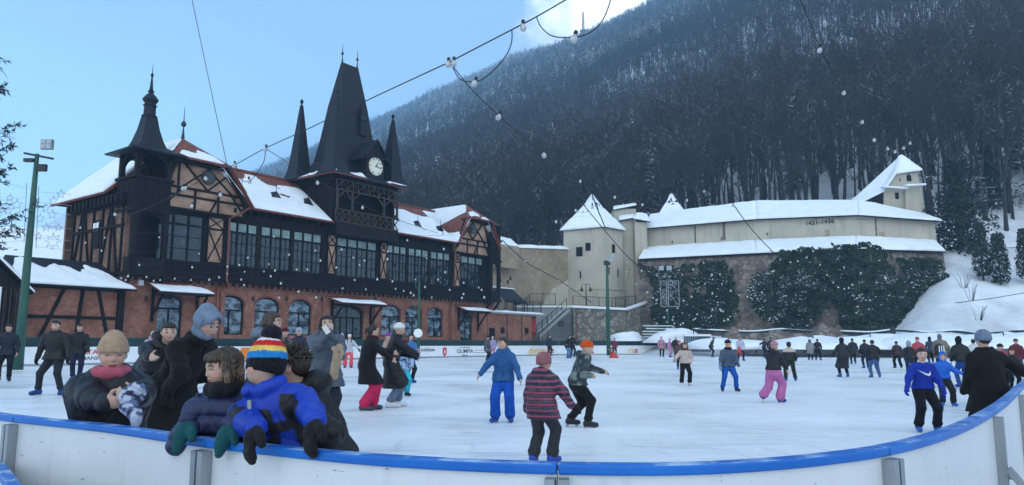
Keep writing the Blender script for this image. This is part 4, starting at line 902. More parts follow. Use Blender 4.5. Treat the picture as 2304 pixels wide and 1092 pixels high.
# ---- central clock tower
def tower():
    x0,x1,y0,y1=42.6,50.3,51.3,57.2; m=MB()
    m.box(x0,x1,y0+2.2,y1,12.,16.3); m.box(x0,x0+.25,y0+.2,y0+2.2,12,16.3); m.box(x1-.25,x1,y0+.2,y0+2.2,12,16.3); m.box(x0,x1,y0-.3,y0+2.2,12.0,12.2); m.box(x0-.1,x1+.1,y0-.1,y1,15.95,16.3)
    m.box(x0,x1,y0-.4,y0+.1,10.98,12.0)
    for k in range(int((y1-y0)/.2)): y=y0+.2+k*.2; m.box(x0-.03,x0,y,y+.13,12.3,15.9)
    body=bp(m,'clock_tower','timber')
    t=MB(); Y=y0-.35
    for z in(12.15,13.25,15.05,15.95): t.box(x0,x1,Y,Y+.12,z-.06,z+.06)
    n=10; w=(x1-x0)/n
    for k in range(n):
        a=x0+k*w; t.bar((a,Y+.06,12.2),(a+w,Y+.06,13.2),.08,.07,up=(0,1,0)); t.bar((a,Y+.075,13.2),(a+w,Y+.075,12.2),.08,.07,up=(0,1,0)); t.box(a-.05,a+.05,Y+.02,Y+.11,12.2,13.2)
    n=12; w=(x1-x0)/n
    for k in range(n):
        a=x0+k*w; s=k%2; t.bar((a,Y+.06,(15.1,15.9)[s]),(a+w,Y+.06,(15.9,15.1)[s]),.08,.07,up=(0,1,0)); t.box(a-.04,a+.04,Y+.02,Y+.11,15.1,15.9)
    for u in(x0+.15,x0+1.9,x1-1.9,x1-.15):
        t.box(u-.1,u+.1,Y,Y+.15,13.25,15.05)
        for s in(-1,1):
            if x0<u+s*.9<x1: t.bar((u,Y+.07,14.2),(u+s*.85,Y+.07,15.0),.12,.1,up=(0,1,0))
    t.build('balcony_lattice','timber_trim',body)
    # spire
    r=MB(); X0,X1,Ya,Yb=x0-.8,x1+.8,y0-.8,y1+.6; cx,cy=(x0+x1)/2,(y0+y1)/2
    def ring(a,b,c,d,z): return [(a,c,z),(b,c,z),(b,d,z),(a,d,z)]
    rings=[ring(X0,X1,Ya,Yb,16.3),ring(X0+.05,X1-.05,Ya+.05,Yb-.05,16.5),ring(x0+.5,x1-.5,y0+.5,y1-.4,17.2),ring(x0+1.35,x1-1.35,y0+1.2,y1-1.1,18.4),ring(x0+1.75,x1-1.75,y0+1.5,y1-1.4,20.5),ring(x0+2.2,x1-2.2,y0+2.0,y1-1.9,24.),ring(cx-1.0,cx+1.0,cy-.12,cy+.12,28.45)]
    r.poly(rings[0][::-1])
    for a,b in zip(rings,rings[1:]): r.loft(a,b)
    r.poly(rings[-1]); spo=r.build('spire','slate',body)
    f=MB()
    for u in(cx-.95,cx+.95): f.lathe((u,cy,28.3),[(.12,0),(.05,.6),(.04,.9),(.13,1.0),(.14,1.1),(.04,1.25),(.012,2.1)],8)
    f.build('finial','black_metal',spo)
    for (u,v,h) in ((x0+.3,y0+.4,24.),(x1-.35,y0+.35,23.4),(x0+.2,y1-.5,24.0),(x1-.4,y1-.5,23.6)):
        q=MB(); s2=math.sqrt(2); q.lathe((u,v,16.3),[(1.3*s2,.1),(.95*s2,.5),(.75*s2,1.2),(.6*s2,2.6),(.12*s2,h-16.5),(.05,h-16.3),(.15,h-16.15),(.15,h-15.95),(.03,h-15.8)],4,math.pi/4); q.build('corner_spire','slate',spo)
    # small lantern dormer on the spire front
    q=MB(); yy=y0+1.75; q.box(cx+.3,cx+.95,yy-.35,yy+.3,21.2,22.7); q.lathe((cx+.62,yy-.05,22.7),[(.6,0),(.25,.5),(.05,1.9)],4,math.pi/4); q.build('lantern_dormer','slate',spo)
    # clock dormer
    d=MB(); dx0,dx1,dy=cx-.5,cx+1.75,y0-.35; zc=17.9; dc=(dx0+dx1)/2; d.box(dx0,dx1,dy,dy+2.2,16.5,18.95)
    for s in(0,1):
        a=(dx0-.75,dx1+.75)[s]; P=[(a,dy-.35,18.35),(a,dy+2.4,18.35),(dc,dy+2.4,20.5),(dc,dy-.35,20.5)]; roof_slab(d,P,.12)
    d.poly([(dx0-.1,dy+.02,18.9),(dx1+.1,dy+.02,18.9),(dc,dy+.02,20.3)])
    d.bar((dx0-.5,dy-.25,18.75),(dx1+.5,dy-.25,18.75),.1); d.bar((dc,dy-.25,18.75),(dc,dy-.25,20.3),.1); do=d.build('clock_dormer','slate',body)
    c=MB(); c.mat('timber_trim'); c.tube([(dc,dy-.1,zc),(dc,dy-.02,zc)],.98,32); c.mat('clock_face'); c.tube([(dc,dy-.13,zc),(dc,dy-.1,zc)],.86,32); co=c.build('clock',None,body)
    h=MB(); yv=dy-.15
    for k,sx in enumerate(range(12)):
        a=k*math.pi/6; m1=.62;m2=.80; wv=.055
        for o_ in ((-.07,.0,.07) if k in(2,7) else (-.035,.035) if k%2 else (0,)): h.bar((dc+m1*math.sin(a)+o_*math.cos(a),yv,zc+m1*math.cos(a)-o_*math.sin(a)),(dc+m2*math.sin(a)+o_*math.cos(a),yv,zc+m2*math.cos(a)-o_*math.sin(a)),.03,.02,up=(0,1,0))
    h.build('clock_numerals','black_metal',co)
    for a,L,wv in ((R(100),.68,.06),(R(33),.45,.08)): h=MB(); h.bar((dc-.1*math.sin(a),yv-.02,zc-.1*math.cos(a)),(dc+L*math.sin(a),yv-.02,zc+L*math.cos(a)),wv,.02,up=(0,1,0)); h.build('clock_hand','black_metal',co)
    e=MB(); e.bar((X0,Ya-.03,16.35),(dx0-.2,Ya-.03,16.35),.1,.12); e.bar((dx1+.2,Ya-.03,16.35),(X1,Ya-.03,16.35),.1,.12); e.bar((X0-.03,Ya,16.35),(X0-.03,Yb,16.35),.1,.12); e.build('gutter','copper_trim',body)
    snow_patch('roof_snow',(X0+.3,Ya+.1,16.52),(dx0-.2,Ya+.1,16.52),(dx0-.2,Ya+.8,16.95),(X0+.3,Ya+.8,16.95),lambda S,T,x,y: fbm(x*.9,y,77)-.46,.2,.08,body,9)
    snow_patch('roof_snow',(dx1+.3,Ya+.02,16.5),(X1,Ya+.02,16.5),(X1,Ya+.7,16.8),(dx1+.3,Ya+.7,16.8),lambda S,T,x,y: .8-T-.4*fbm(x*.9,y,7),.16,.08,body,9)
    snow_patch('roof_snow',(X0+.06,Yb,16.5),(X0+.06,Ya,16.5),(X0+.7,Ya,16.8),(X0+.7,Yb,16.8),lambda S,T,x,y: fbm(x*.9,y,17)-.52,.2,.08,body,9)
tower()
# ---- low half-timbered shed on the left, in front of the side wall
def shed():
    a,b=18.9,25.1; root=empty('brick_shed',tuple(loc2w(22,52)),PH,'low half timbered brick shed with snowy lean-to roof at the left','shed'); off=(-22,-52,0)
    def p_(m,n,mt=None,par=None):
        o=m.build(n,mt,par or root); 
        if par is None: o.location=off
        return o
    m=MB(); m.box(a,b,51.9,52.2,0,4.95); m.box(a,a+.3,52.2,57,0,4.95); w_=p_(m,'wall','brick'); t=MB(); y=51.86
    for z in (3.0,4.9): t.bar((a,y,z),(b,y,z),.2,.1,up=(0,1,0))
    t.bar((22.0,y-.01,.2),(22.35,y-.01,4.9),.2,.12,up=(0,1,0)); t.bar((19.7,y-.02,1.),(21.2,y-.02,4.9),.2,.1,up=(0,1,0)); t.bar((24.3,y-.02,1.),(23.3,y-.02,4.9),.2,.1,up=(0,1,0)); t.box(24.6,25.05,51.7,51.9,0,5); t.box(a,a+.25,51.75,51.9,0,5)
    t.build('cross_brace','timber',w_)
    m=MB(); P=[(a-.3,51.3,5.0),(25.6,51.3,5.0),(24.4,54.6,7.0),(a-.3,54.6,7.0)]; roof_slab(m,P,.14); roof_slab(m,[(a-.3,57.6,5),(25,57.6,5),(24.4,54.6,7.0),(a-.3,54.6,7.0)]); r=p_(m,'roof','slate')
    snow_patch('roof_snow',*P,lambda S,T,x,y:.80-T+.9*(fbm(x*.9,y*.3,12)-.5)-np.clip((S-.86)*5,0,1),.2,.1,r,4)
    m=MB(); m.bar((a-.3,51.26,4.95),(25.6,51.26,4.95),.12); m.build('gutter','timber',r)
    # gabled annex at the far left edge
    root2=empty('wooden_kiosk',tuple(loc2w(15.5,51)),PH,'dark plank kiosk with steep snowy roof at the left edge of the photo','kiosk'); off2=(-15.5,-51,0)
    m=MB(); m.box(11.5,18.2,50.2,54,0,4.6); m.extr([(11.5,50.2,4.6),(18.2,50.2,4.6),(14.8,50.2,7.9)],(0,3.8,0)); o=m.build('wall','timber',root2); o.location=off2
    m=MB()
    for k in range(30): u=11.6+k*.22; m.box(u,u+.05,50.15,50.2,0.,4.6)
    for k in range(3): u=17.2+k*.32; m.box(u,u+.06,50.05,50.15,1,4.4)
    o=m.build('plank_batten','concrete' if False else 'timber_trim',root2); o.location=off2
    m=MB(); P=[(18.75,49.9,4.35),(18.75,54.3,4.35),(14.8,54.3,8.1),(14.8,49.9,8.1)]; roof_slab(m,P,.12); roof_slab(m,[(10.9,49.9,4.35),(10.9,54.3,4.35),(14.8,54.3,8.1),(14.8,49.9,8.1)],.12); r=m.build('roof','timber',root2); r.location=off2
    snow_patch('roof_snow',*P,lambda S,T,x,y:.7+0*S-.5*np.clip(T-.8+.4*fbm(x,y,3),0,1),.2,.12,r,4)
    m=MB(); u0,z0=fac(0,760,49.5); m.box(14.2,17.0,49.9,50.1,2.0,4.6); o=m.build('sign_panel','white_paint',root2); o.location=off2
shed()
def big_white_roof():
    root=empty('snowy_hall',(0,0,0),0.,'wide hall roof deep in snow behind the shed at the far left','building'); P0=atd(-260,590,78);P1=atd(175,600,74);P2=atd(170,520,88);P3=atd(-260,495,92)
    c=(P0+P1)/2; c.z=0; root.location=c; P=[tuple(p-c) for p in(P0,P1,P2,P3)]
    m=MB(); roof_slab(m,P,.3); m.box(P[0][0],P[1][0],P[2][1]-1,P[2][1]+8,0,P[2][2]-.6); r=m.build('roof','slate',root); snow_patch('roof_snow',*P,None,.25,.8,root,2)
    m=MB(); m.box(P[0][0]+.5,P[1][0]-.5,1.2,3,0,P[0][2]-.2); m.build('wall','plaster_wall',root)
big_white_roof()
# ================================================================ FORTRESS
def thing_off(name,pt,label,cat,group=None): 
    r=empty(name,tuple(pt),0.,label,cat,group); return r
def fortress():
    A0=atd(1455,515,106);A=atd(1700,494,97.5);B=atd(1925,485,90);Cc=atd(2103,497,93)
    top=[A0,A,B,Cc]; zb=[atd(1450,558,106).z,atd(1700,543,97.5).z,atd(1925,533,90).z,atd(2103,543,93).z]
    c=Vector((B.x,B.y,0)); root=thing_off('fortress_wall',c,'long pale fortress wall with deep snowy roof above the ivy, dated 1421-1436','fortress wall')
    back=[Vector((p.x-1+ i*1.2,p.y+6.5,p.z)) for i,p in enumerate(top)]
    ridge=[atd(1462,484,110.5),atd(1700,453,102),atd(1930,452,95),atd(2085,485,97.5)]
    m=MB()
    for i in range(3):
        p,q=top[i]-c,top[i+1]-c; m.poly([(p.x,p.y,zb[i]-3),(q.x,q.y,zb[i+1]-3),(q.x,q.y,q.z+.3),(p.x,p.y,p.z+.3)])
    e=top[3]-c; b=back[3]-c; m.poly([(e.x,e.y,zb[3]-3),(b.x+1,b.y,zb[3]-3),(b.x,b.y,e.z+.3),(e.x,e.y,e.z+.3)])
    w=m.build('wall','plaster_wall',root)
    m=MB()
    for px,py in ((1513,545),(1624,537),(1727,527),(1859,0)):
        if py: p=wall_pt(top,px,py)-c; m.box(p.x-.12,p.x+.12,p.y-.05,p.y+.05,p.z-.18,p.z+.18)
    for px,y0,y1,wd in ((1564,506,548,.14),(1630,501,540,.25),(1969,488,536,.1)):
        p=wall_pt(top,px,y0)-c; q=wall_pt(top,px,y1)-c; m.box(p.x-wd,p.x+wd,p.y-.04,p.y+.03,q.z,p.z)
    m.build('loophole','rock',w); m=MB()
    for px,py in ((1864,524),(1983,528)): p=wall_pt(top,px,py)-c; m.box(p.x-.32,p.x+.32,p.y-.08,p.y+.05,p.z-.32,p.z+.32)
    m.build('stone_niche','rubble_tan',w)
    p=wall_pt(top,1843,501)-c; d=(top[2]-top[1]).normalized(); text('1421-1436',.72,'ad_black',w,Matrix.Translation(p+Vector((0,-.1,0)))@Matrix(((d.x,0,-d.y,0),(d.y,0,d.x,0),(0,1,0,0),(0,0,0,1)))@Matrix.Diagonal((1,1,-1,1)) if False else Matrix.Translation(p+Vector((0,-.12,0)))@Matrix(((d.x,0,d.y,0),(d.y,0,-d.x,0),(0,1,0,0),(0,0,0,1))),ext=.02,sx=1.15)
    # snowy roof
    m=MB(); lip=[t-c+Vector((0,-.7,-.1)) for t in top]; rg=[r_-c for r_ in ridge]; bk=[r_+Vector((0,5.,-2.5)) for r_ in rg]
    lip[3]+=Vector((.6,0,-.1)); lip[0]+=Vector((-.6,0,0))
    for i in range(3): m.poly([lip[i],lip[i+1],rg[i+1],rg[i]]); m.poly([rg[i],rg[i+1],bk[i+1],bk[i]]); m.poly([lip[i]+Vector((0,.7,.05)),lip[i+1]+Vector((0,.7,.05)),lip[i+1],lip[i]])
    m.poly([lip[3],bk[3]-Vector((0,0,.5)),rg[3]]); 
    r=m.build('roof','slate',root)
    for i in range(3): snow_patch('roof_snow',lip[i],lip[i+1],rg[i+1],rg[i],lambda S,T,x,y: .5+0*S-.9*np.clip(fbm(x*.7,y*1.5,9)-.66,0,1),.28,.3,r,i)
    snow_patch('roof_snow',lip[3],bk[3]-Vector((0,0,.5)),rg[3]+Vector((0,.3,.05)),rg[3],None,.2,.3,r,5)
    m=MB(); 
    for i in range(3): m.bar(lip[i]+Vector((0,-.02,-.05)),lip[i+1]+Vector((0,-.02,-.05)),.12,.14)
    m.build('eave_board','timber',r)
    # lower sloping ledge and battered rock base
    root2=thing_off('bastion_base',Vector((B.x,B.y,0)),'rough stone bastion base below the fortress wall, hung with ivy','stone wall')
    L0=[atd(1450,558,106.2),atd(1700,543,97.6),atd(1925,533,90.1),atd(2103,543,93.1)]; L1=[atd(1436,583,101.5),atd(1700,570,93.5),atd(1925,560,86.5),atd(2128,566,90)]
    ba=[atd(1440,760,98.5),atd(1700,765,90.5),atd(1925,765,84.2),atd(2142,700,88.6)]
    m=MB(); nx=90; nz=22; V=[];Fc=[]
    for j in range(nz+1):
        for i in range(nx+1):
            s=i/nx*3; k=min(int(s),2); f=s-k; t=L1[k].lerp(L1[k+1],f)+Vector((0,.6,-.1)); bb=ba[k].lerp(ba[k+1],f); p=t.lerp(bb,j/nz)-c
            n_=(fbm(i*.35,j*.5,6)-.5)*2.2*min(1,j/4+.15)*(1.3 if j>nz*.7 else .6); p.y-=n_; V.append((p.x,p.y,p.z))
    for j in range(nz):
        for i in range(nx): a=j*(nx+1)+i; Fc.append((a,a+1,a+nx+2,a+nx+1))
    npmesh('rock_face',V,Fc,['rock'],smooth=True,parent=root2)
    e0=L1[3]-c+Vector((0,.6,-.1)); e1=ba[3]-c; m.poly([tuple(e0),tuple(e1),tuple(e1+Vector((1,9,0))),tuple(e0+Vector((1,9,0)))]); m.build('side_face','rubble_tan',root2)
    m=MB()
    for i in range(3): roof_slab(m,[L1[i]-c,L1[i+1]-c,L0[i+1]-c,L0[i]-c],.2)
    lo=m.build('ledge','slate',root2)
    for i in range(3): snow_patch('ledge_snow',L1[i]-c,L1[i+1]-c,L0[i+1]-c,L0[i]-c,lambda S,T,x,y: T+.5-.7*fbm(x*.5,y*0+1,11),.3,.25,lo,i+3)
    return top,L1,ba
def wall_pt(P,px,py):
    for i in range(len(P)-1):
        a,b=P[i],P[i+1]; d=ray(px,py)
        # intersect vertical plane through a,b
        nx_,ny_=(b.y-a.y),-(b.x-a.x); t=(a.x*nx_+a.y*ny_)/(d[0]*nx_+d[1]*ny_); p=Vector((t*d[0],t*d[1],CZ+t*d[2]))
        if (p-a).dot(Vector((b.x-a.x,b.y-a.y,0)))>=-1e-3 and (p-b).dot(Vector((b.x-a.x,b.y-a.y,0)))<=1e-3 or i==len(P)-2: return p
FT,FL,FBs=fortress()
def square_tower():
    d0,d1,d2=103,101.5,104; e=[atd(1268,512,104.5),atd(1357,498,101.5),atd(1400,510,104.5)]
    z1=17.6; P=[Vector((p.x,p.y,0)) for p in e]; back=Vector((P[0].x+P[2].x-P[1].x,P[0].y+P[2].y-P[1].y+2,0)); Q=[P[0],P[1],P[2],back]; c=P[1].copy()
    root=thing_off('watch_tower',c,'square pale plastered tower with pointed snowy roof left of the fortress wall','tower'); cen=(P[0]+P[2]+P[1]+back)/4-c
    def rg(f,z,q=Q): return [tuple((x-c-cen)*f+cen+Vector((0,0,z))) for x in q]
    m=MB(); m.loft(rg(1.,z1),rg(1.,8.8)); m.loft(rg(1.03,8.8),rg(1.05,5.8)); m.loft(rg(1.05,5.8),rg(1.5,-1)); w=m.build('wall','plaster_wall',root)
    m=MB(); m.loft(rg(1.06,8.75),rg(1.06,9.0)); m.loft(rg(1.0,9.0),rg(1.06,9.0)); m.build('string_course','plaster_wall',w)
    m=MB(); m.mat('timber'); a,b,cc=[x-c for x in P]
    def win(f,z,w_,h,s=0): 
        p=(a.lerp(b,f) if s==0 else b.lerp(cc,f)); dd=((b-a) if s==0 else (cc-b)).normalized(); q=p+Vector((dd.y,-dd.x,0))*.04+Vector((0,0,z)); m.bar(q-dd*w_/2,q+dd*w_/2,.08,h)
    win(.40,14.2,.95,1.3); win(.62,17.0-2.2,.75,1.1); win(.42,8+2.9,.18,1.0); win(.5,14.6,.6,1.2,1); win(.72,11.2,.15,1.1,1); win(.25,11.4,.15,1.,1); m.build('window',None,w)
    m=MB(); apex=atd(1332,432,103.5)-c; apex=Vector((cen.x,cen.y,atd(1332,432,103.5).z)); rings=[rg(1.14,z1-.25),rg(.72,z1+1.6),rg(.36,z1+3.2)]
    m.poly(rings[0][::-1]); m.loft(rings[0],rings[1]); m.loft(rings[1],rings[2]); 
    for i in range(4): m.poly([rings[2][i],rings[2][(i+1)%4],tuple(apex)])
    r=m.build('roof','slate',root)
    for i in range(4):
        j=(i+1)%4
        def kp(S,T,x,y,sd=i): return fbm(x*2.2,y*1.2,40+sd)-np.interp(T,[0,.4,1],[.0,.25,.42])
        snow_patch('roof_snow',rings[0][i],rings[0][j],rings[1][j],rings[1][i],lambda S,T,x,y:.5+0*S,.2,.18,r,i)
        snow_patch('roof_snow',rings[1][i],rings[1][j],rings[2][j],rings[2][i],lambda S,T,x,y,sd=i: fbm(x*2.6,y*1.6,40+sd)-(.22+.12*T),.14,.1,r,i)
        snow_patch('roof_snow',rings[2][i],rings[2][j],tuple(apex+Vector((.05,0,0))),tuple(apex-Vector((.05,0,0))),lambda S,T,x,y,sd=i: fbm(x*3,y*1.6,50+sd)-.36,.1,.09,r,i)
    m=MB(); m.bar(rings[0][1],rings[1][1],.16); m.bar(rings[1][1],rings[2][1],.16); m.bar(rings[2][1],tuple(apex),.14); m.build('hip_tiles','timber',r)
    # link building between the tower and the wall
    c2=atd(1420,600,106); c2.z=0; root=thing_off('gatehouse',c2,'narrow pale gatehouse with stepped snowy roofs between square tower and fortress wall','gatehouse')
    def bx(m,p0,p1,yt,yb,d,dep):
        a=atd(p0,yt,d);b=atd(p1,yb,d); m.box(a.x-c2.x,b.x-c2.x,d-c2.y,d+dep-c2.y,b.z if yb<700 else -1,a.z)
    m=MB(); bx(m,1397,1430,493,760,105.5,4); bx(m,1428,1462,500,760,104.3,5); bx(m,1382,1432,470,520,108.5,4); m.build('wall','plaster_wall',root)
    m=MB(); pts=lambda L:[tuple(atd(*q)-c2) for q in L]
    r1=pts([(1392,496,105),(1428,490,105),(1428,484,108),(1392,488,108)]); r2=pts([(1424,492,103.8),(1464,499,103.8),(1455,483,106.5),(1432,480,106.5)]); r3=pts([(1380,472,108.2),(1432,462,108.2),(1432,459,113),(1380,466,113)])
    for q in(r1,r2,r3): roof_slab(m,q,.15)
    r=m.build('roof','slate',root)
    for q in(r1,r2,r3): snow_patch('roof_snow',*q,None,.25,.25,r,2)
    # little pointed roof peeping behind the long roof
    c3=atd(1512,485,112); root=thing_off('turret_roof_behind',c3-Vector((0,0,3)),'small pointed snowy turret roof peeping over the fortress roof','turret')
    m=MB(); h=atd(1512,436,112).z-c3.z+3; m.lathe((0,0,0),[(3.2,1),(3.2,2.2),(2.2,3.6),(1.3,5.0),(.04,h)],4,.6); m.build('roof','slate',root)
    m=MB(); 
    V=m; m.lathe((0,0,.12),[(3.35,1.2),(3.35,2.2),(2.35,3.5),(1.6,4.4)],4,.6); m.build('roof_snow','snow',root)
    rr=[[(math.cos(a)*q_,math.sin(a)*q_,z) for a in [.6+k*math.pi/2 for k in range(4)]] for q_,z in((1.62,4.45),(.06,h))]
    for i in range(4): snow_patch('roof_snow',rr[0][i],rr[0][(i+1)%4],rr[1][(i+1)%4],rr[1][i],lambda S,T,x,y,sd=i: fbm(x*3,y*1.6,60+sd)-.38,.1,.08,root,i)
square_tower()
def right_turret():
    D=98; c=atd(2040,480,D); c.z=0; root=thing_off('fortress_turret',c,'small fortress turret with steep snowy roof sweeping down to the left','turret'); q=lambda px,py,d=D: tuple(atd(px,py,d)-c)
    m=MB(); m.extr([q(1988,500),q(1988,424),q(2018,392),q(2064,388),q(2070,420),q(2081,500)],(0,5,0)); w=m.build('wall','plaster_wall',root)
    m=MB(); m.extr([q(2038,500,D-.6),q(2038,420,D-.6),q(2074,420,D-.6),q(2082,500,D-.6)],(0,1,0)); m.build('buttress','plaster_wall',w)
    m=MB(); 
    p=atd(2045,400,D)-c; m.extr([(p.x-.32,p.y-.03,p.z-.5),(p.x+.32,p.y-.03,p.z-.5),(p.x+.32,p.y-.03,p.z+.2),(p.x,p.y-.03,p.z+.55),(p.x-.32,p.y-.03,p.z+.2)],(0,.05,0))
    p=atd(2018,441,D)-c; m.box(p.x-.25,p.x+.25,p.y-.03,p.y+.02,p.z-.45,p.z+.45); p=atd(2025,405,D)-c; m.box(p.x-.08,p.x+.08,p.y-.03,p.y+.02,p.z-.2,p.z+.2); m.build('window','timber',w)
    m=MB(); ap=atd(2026,350,D+2)-c; fr=[q(2016,392,D-.5),q(2074,384,D-.5),q(2074,384,D+5),q(2016,392,D+5)]
    for i in range(4): m.poly([fr[i],fr[(i+1)%4],tuple(ap)])
    s0=[q(2018,390,D-.5),q(1940,455,D-.5),q(1925,448,D+3),tuple(ap)]; m.poly([q(2018,392,D-.45),q(1990,432,D-.45),q(1935,456,D-.45),q(1915,452,D+3),tuple(ap)]); r=m.build('roof','snow',root)
    for i in (0,1,3): snow_patch('roof_snow',fr[i],fr[(i+1)%4],tuple(ap+Vector((.05,0,0))),tuple(ap-Vector((.05,0,0))),None,.22,.15,r,i)
    snow_patch('roof_snow',q(1990,430,D-.5),q(2017,391,D-.5),tuple(ap),q(1976,420,D+3),None,.2,.2,r,3); snow_patch('roof_snow',q(1935,458,D-.5),q(1990,431,D-.5),q(1976,421,D+3),q(1915,450,D+3),None,.2,.2,r,4)
    m=MB(); m.poly([q(1940,457,D-.2),q(1988,432,D-.2),q(1988,462,D-.2),q(1955,462,D-.2)]); m.build('gable_boards','timber',root)
    for a,b_,d2 in (((1984,421),(2040,425),D-.7),((2036,418),(2080,416),D-1.3)): 
        m=MB(); m.bar(q(*a,d2),q(*b_,d2),.9,.22); m.build('string_course_snow','snow',w)
right_turret()
# ---- rough tan curtain wall between pavilion and tower
def curtain():
    a=atd(1085,556,96); b=atd(1284,562,104.5); c=(a+b)/2; c.z=0; root=thing_off('curtain_wall',c,'rough tan stone wall between the pavilion and the square tower','stone wall')
    A=Vector((a.x,a.y,0))-c;B=Vector((b.x,b.y,0))-c; n=(B-A).normalized(); N=Vector((-n.y,n.x,0)); m=MB(); 
    za,zb=a.z,b.z; m.poly([A,B,B+Vector((0,0,zb)),A+Vector((0,0,za))]); m.poly([A+N*1.2,B+N*1.2,B+N*1.2+Vector((0,0,zb)),A+N*1.2+Vector((0,0,za))]); m.poly([A+Vector((0,0,za)),B+Vector((0,0,zb)),B+N*1.2+Vector((0,0,zb)),A+N*1.2+Vector((0,0,za))]); m.poly([A,A+N*1.2,A+N*1.2+Vector((0,0,za)),A+Vector((0,0,za))])
    m.build('wall','rubble_tan',root)
    snow_patch('wall_snow',A-N*.2+Vector((0,0,za)),B-N*.2+Vector((0,0,zb)),B+N*1.4+Vector((0,0,zb+.5)),A+N*1.4+Vector((0,0,za+.5)),None,.25,.3,root,4)
    m=MB(); 
    for f,z in ((.27,zb-5.1),(.19,zb-4.9),(.3,zb-4.6)): p=A.lerp(B,f)-N*.02; m.box(p.x-.12,p.x+.12,p.y-.05,p.y+.05,z-.3,z+.2)
    m.build('putlog_hole','timber',root)
    # bright plaster patch at its foot near the tower
    P=[(1215,700),(1228,672),(1243,650),(1262,640),(1280,628),(1300,622),(1300,700)]; m=MB(); pl=[]
    for px,py in P:
        d=ray(px,py); aw,bw=A+c,B+c; nx_,ny_=(bw.y-aw.y),-(bw.x-aw.x); t=(aw.x*nx_+aw.y*ny_)/(d[0]*nx_+d[1]*ny_); pl.append(Vector((t*d[0],t*d[1],CZ+t*d[2]))-c-N*.08)
    m.extr([tuple(p) for p in pl],tuple(N*.05)); m.build('plaster_patch','plaster_wall',root)
    # snowy roof piece left above
    P=[atd(1095,545,95),atd(1168,556,97.5),atd(1150,540,101),atd(1095,528,99)]; cc=(P[0]+P[1])/2; cc.z-=3; root=thing_off('lean_to_roof',cc,'small snowy roof behind the right corner turret of the pavilion','roof'); m=MB(); roof_slab(m,[tuple(p-cc) for p in P],.15); m.poly([tuple(P[0]-cc),tuple(P[1]-cc),tuple(P[1]-cc-Vector((0,0,3))),tuple(P[0]-cc-Vector((0,0,3)))]); m.build('roof','rubble_tan',root); snow_patch('roof_snow',*[tuple(p-cc) for p in P],None,.25,.25,root,3)
curtain()
# ---- brick annex, terrace, stairs
def railing(m,a,b,h=1.05,n=None,deco=True):
    a=Vector(a);b=Vector(b); L=(b-a).length; m.bar(a+Vector((0,0,h)),b+Vector((0,0,h)),.06); m.bar(a+Vector((0,0,.12)),b+Vector((0,0,.12)),.04)
    k=max(2,int(L/1.6))
    for i in range(k+1): p=a.lerp(b,i/k); m.bar(p,p+Vector((0,0,h+.05)),.08)
    k=max(3,int(L/.24))
    for i in range(k): p=a.lerp(b,(i+.5)/k); m.bar(p+Vector((0,0,.12)),p+Vector((0,0,h)),.022)
def annex():
    a,b=fac(1100,708,52.)[0],fac(1224,714,52.)[0]; zt=4.75; o0=a; root=empty('brick_annex',tuple(loc2w(a,52)),PH,'flat roofed low brick annex with red door at its right end','annex'); off=(-a,-52,0)
    def p_(m,n,mt=None,par=None):
        o=m.build(n,mt,par or root)
        if par is None: o.location=off
        return o
    m=MB(); m.box(a,b-2.6,52.1,56.5,0,zt); m.box(b-2.6,b,53.2,56.5,0,zt); w=p_(m,'wall','brick'); t=MB()
    for px in (1142,1175): u=fu(px,730); t.box(u-.06,u+.06,52.04,52.1,0,zt)
    t.build('pilaster_strip','timber_trim',w)
    m=MB(); u0,u1=fu(1102,740),fu(1114,740); m.box(u0,u1,52.02,52.1,0,3.1); p_(m,'door','timber')
    for px in(1132,1186): 
        u=fu(px,733); m=MB(); m.box(u-.35,u+.35,52.03,52.1,2.5,3.2); p_(m,'window','timber')
    m=MB(); m.box(b-2.6,b-.1,53.12,53.2,2.6,4.4); p_(m,'red_panel','red_paint'); m=MB(); railing(m,(b-2.5,52.4,1.6),(b-.6,52.4,1.6)); p_(m,'railing','black_metal'); m=MB(); m.box(b-2.6,b-.3,52.3,53.2,1.4,1.55); p_(m,'landing','concrete')
    m=MB(); m.box(a-.1,b+.1,51.9,56.7,zt,zt+.18); r=p_(m,'roof','concrete'); snow_patch('roof_snow',(a,51.92,zt+.18),(b,51.92,zt+.18),(b,56.5,zt+.18),(a,56.5,zt+.18),None,.25,.3,r,2)
    m=MB(); railing(m,(a+.3,52.3,zt+.2),(b-.2,52.3,zt+.2),1.5); p_(m,'roof_railing','black_metal')
    # grey shelter
    u0,z0=fac(1122,690,54.5); u1,_=fac(1172,690,54.5); c=loc2w((u0+u1)/2,54.5,zt+.2); root=empty('grey_shelter',tuple(c),PH,'grey tarpaulin shelter with snow on top, on the annex roof','shelter'); w_=(u1-u0)/2
    m=MB(); m.extr([(-w_,-1,1.3),(w_,-1,1.3),(w_,-1,1.4),(-w_,-1,1.4)],(0,.1,0)); m.poly([(-w_,-1,1.4),(w_,-1,1.4),(w_*.95,1.2,3.2),(-w_*.95,1.2,3.2)]); m.poly([(w_,-1,1.4),(w_,1.2,1.2),(w_*.95,1.2,3.2)]); m.build('tarpaulin','slate',root)
    m=MB()
    for x in(-w_,w_): m.bar((x,-1,0),(x,-1,1.4),.08); m.bar((x,1.2,0),(x,1.2,3.2),.08)
    m.build('post','black_metal',root); m=MB(); m.bar((-w_,1.2,3.28),(w_*1.05,1.2,3.28),.3,.14); m.build('snow_cap','snow',root)
annex()
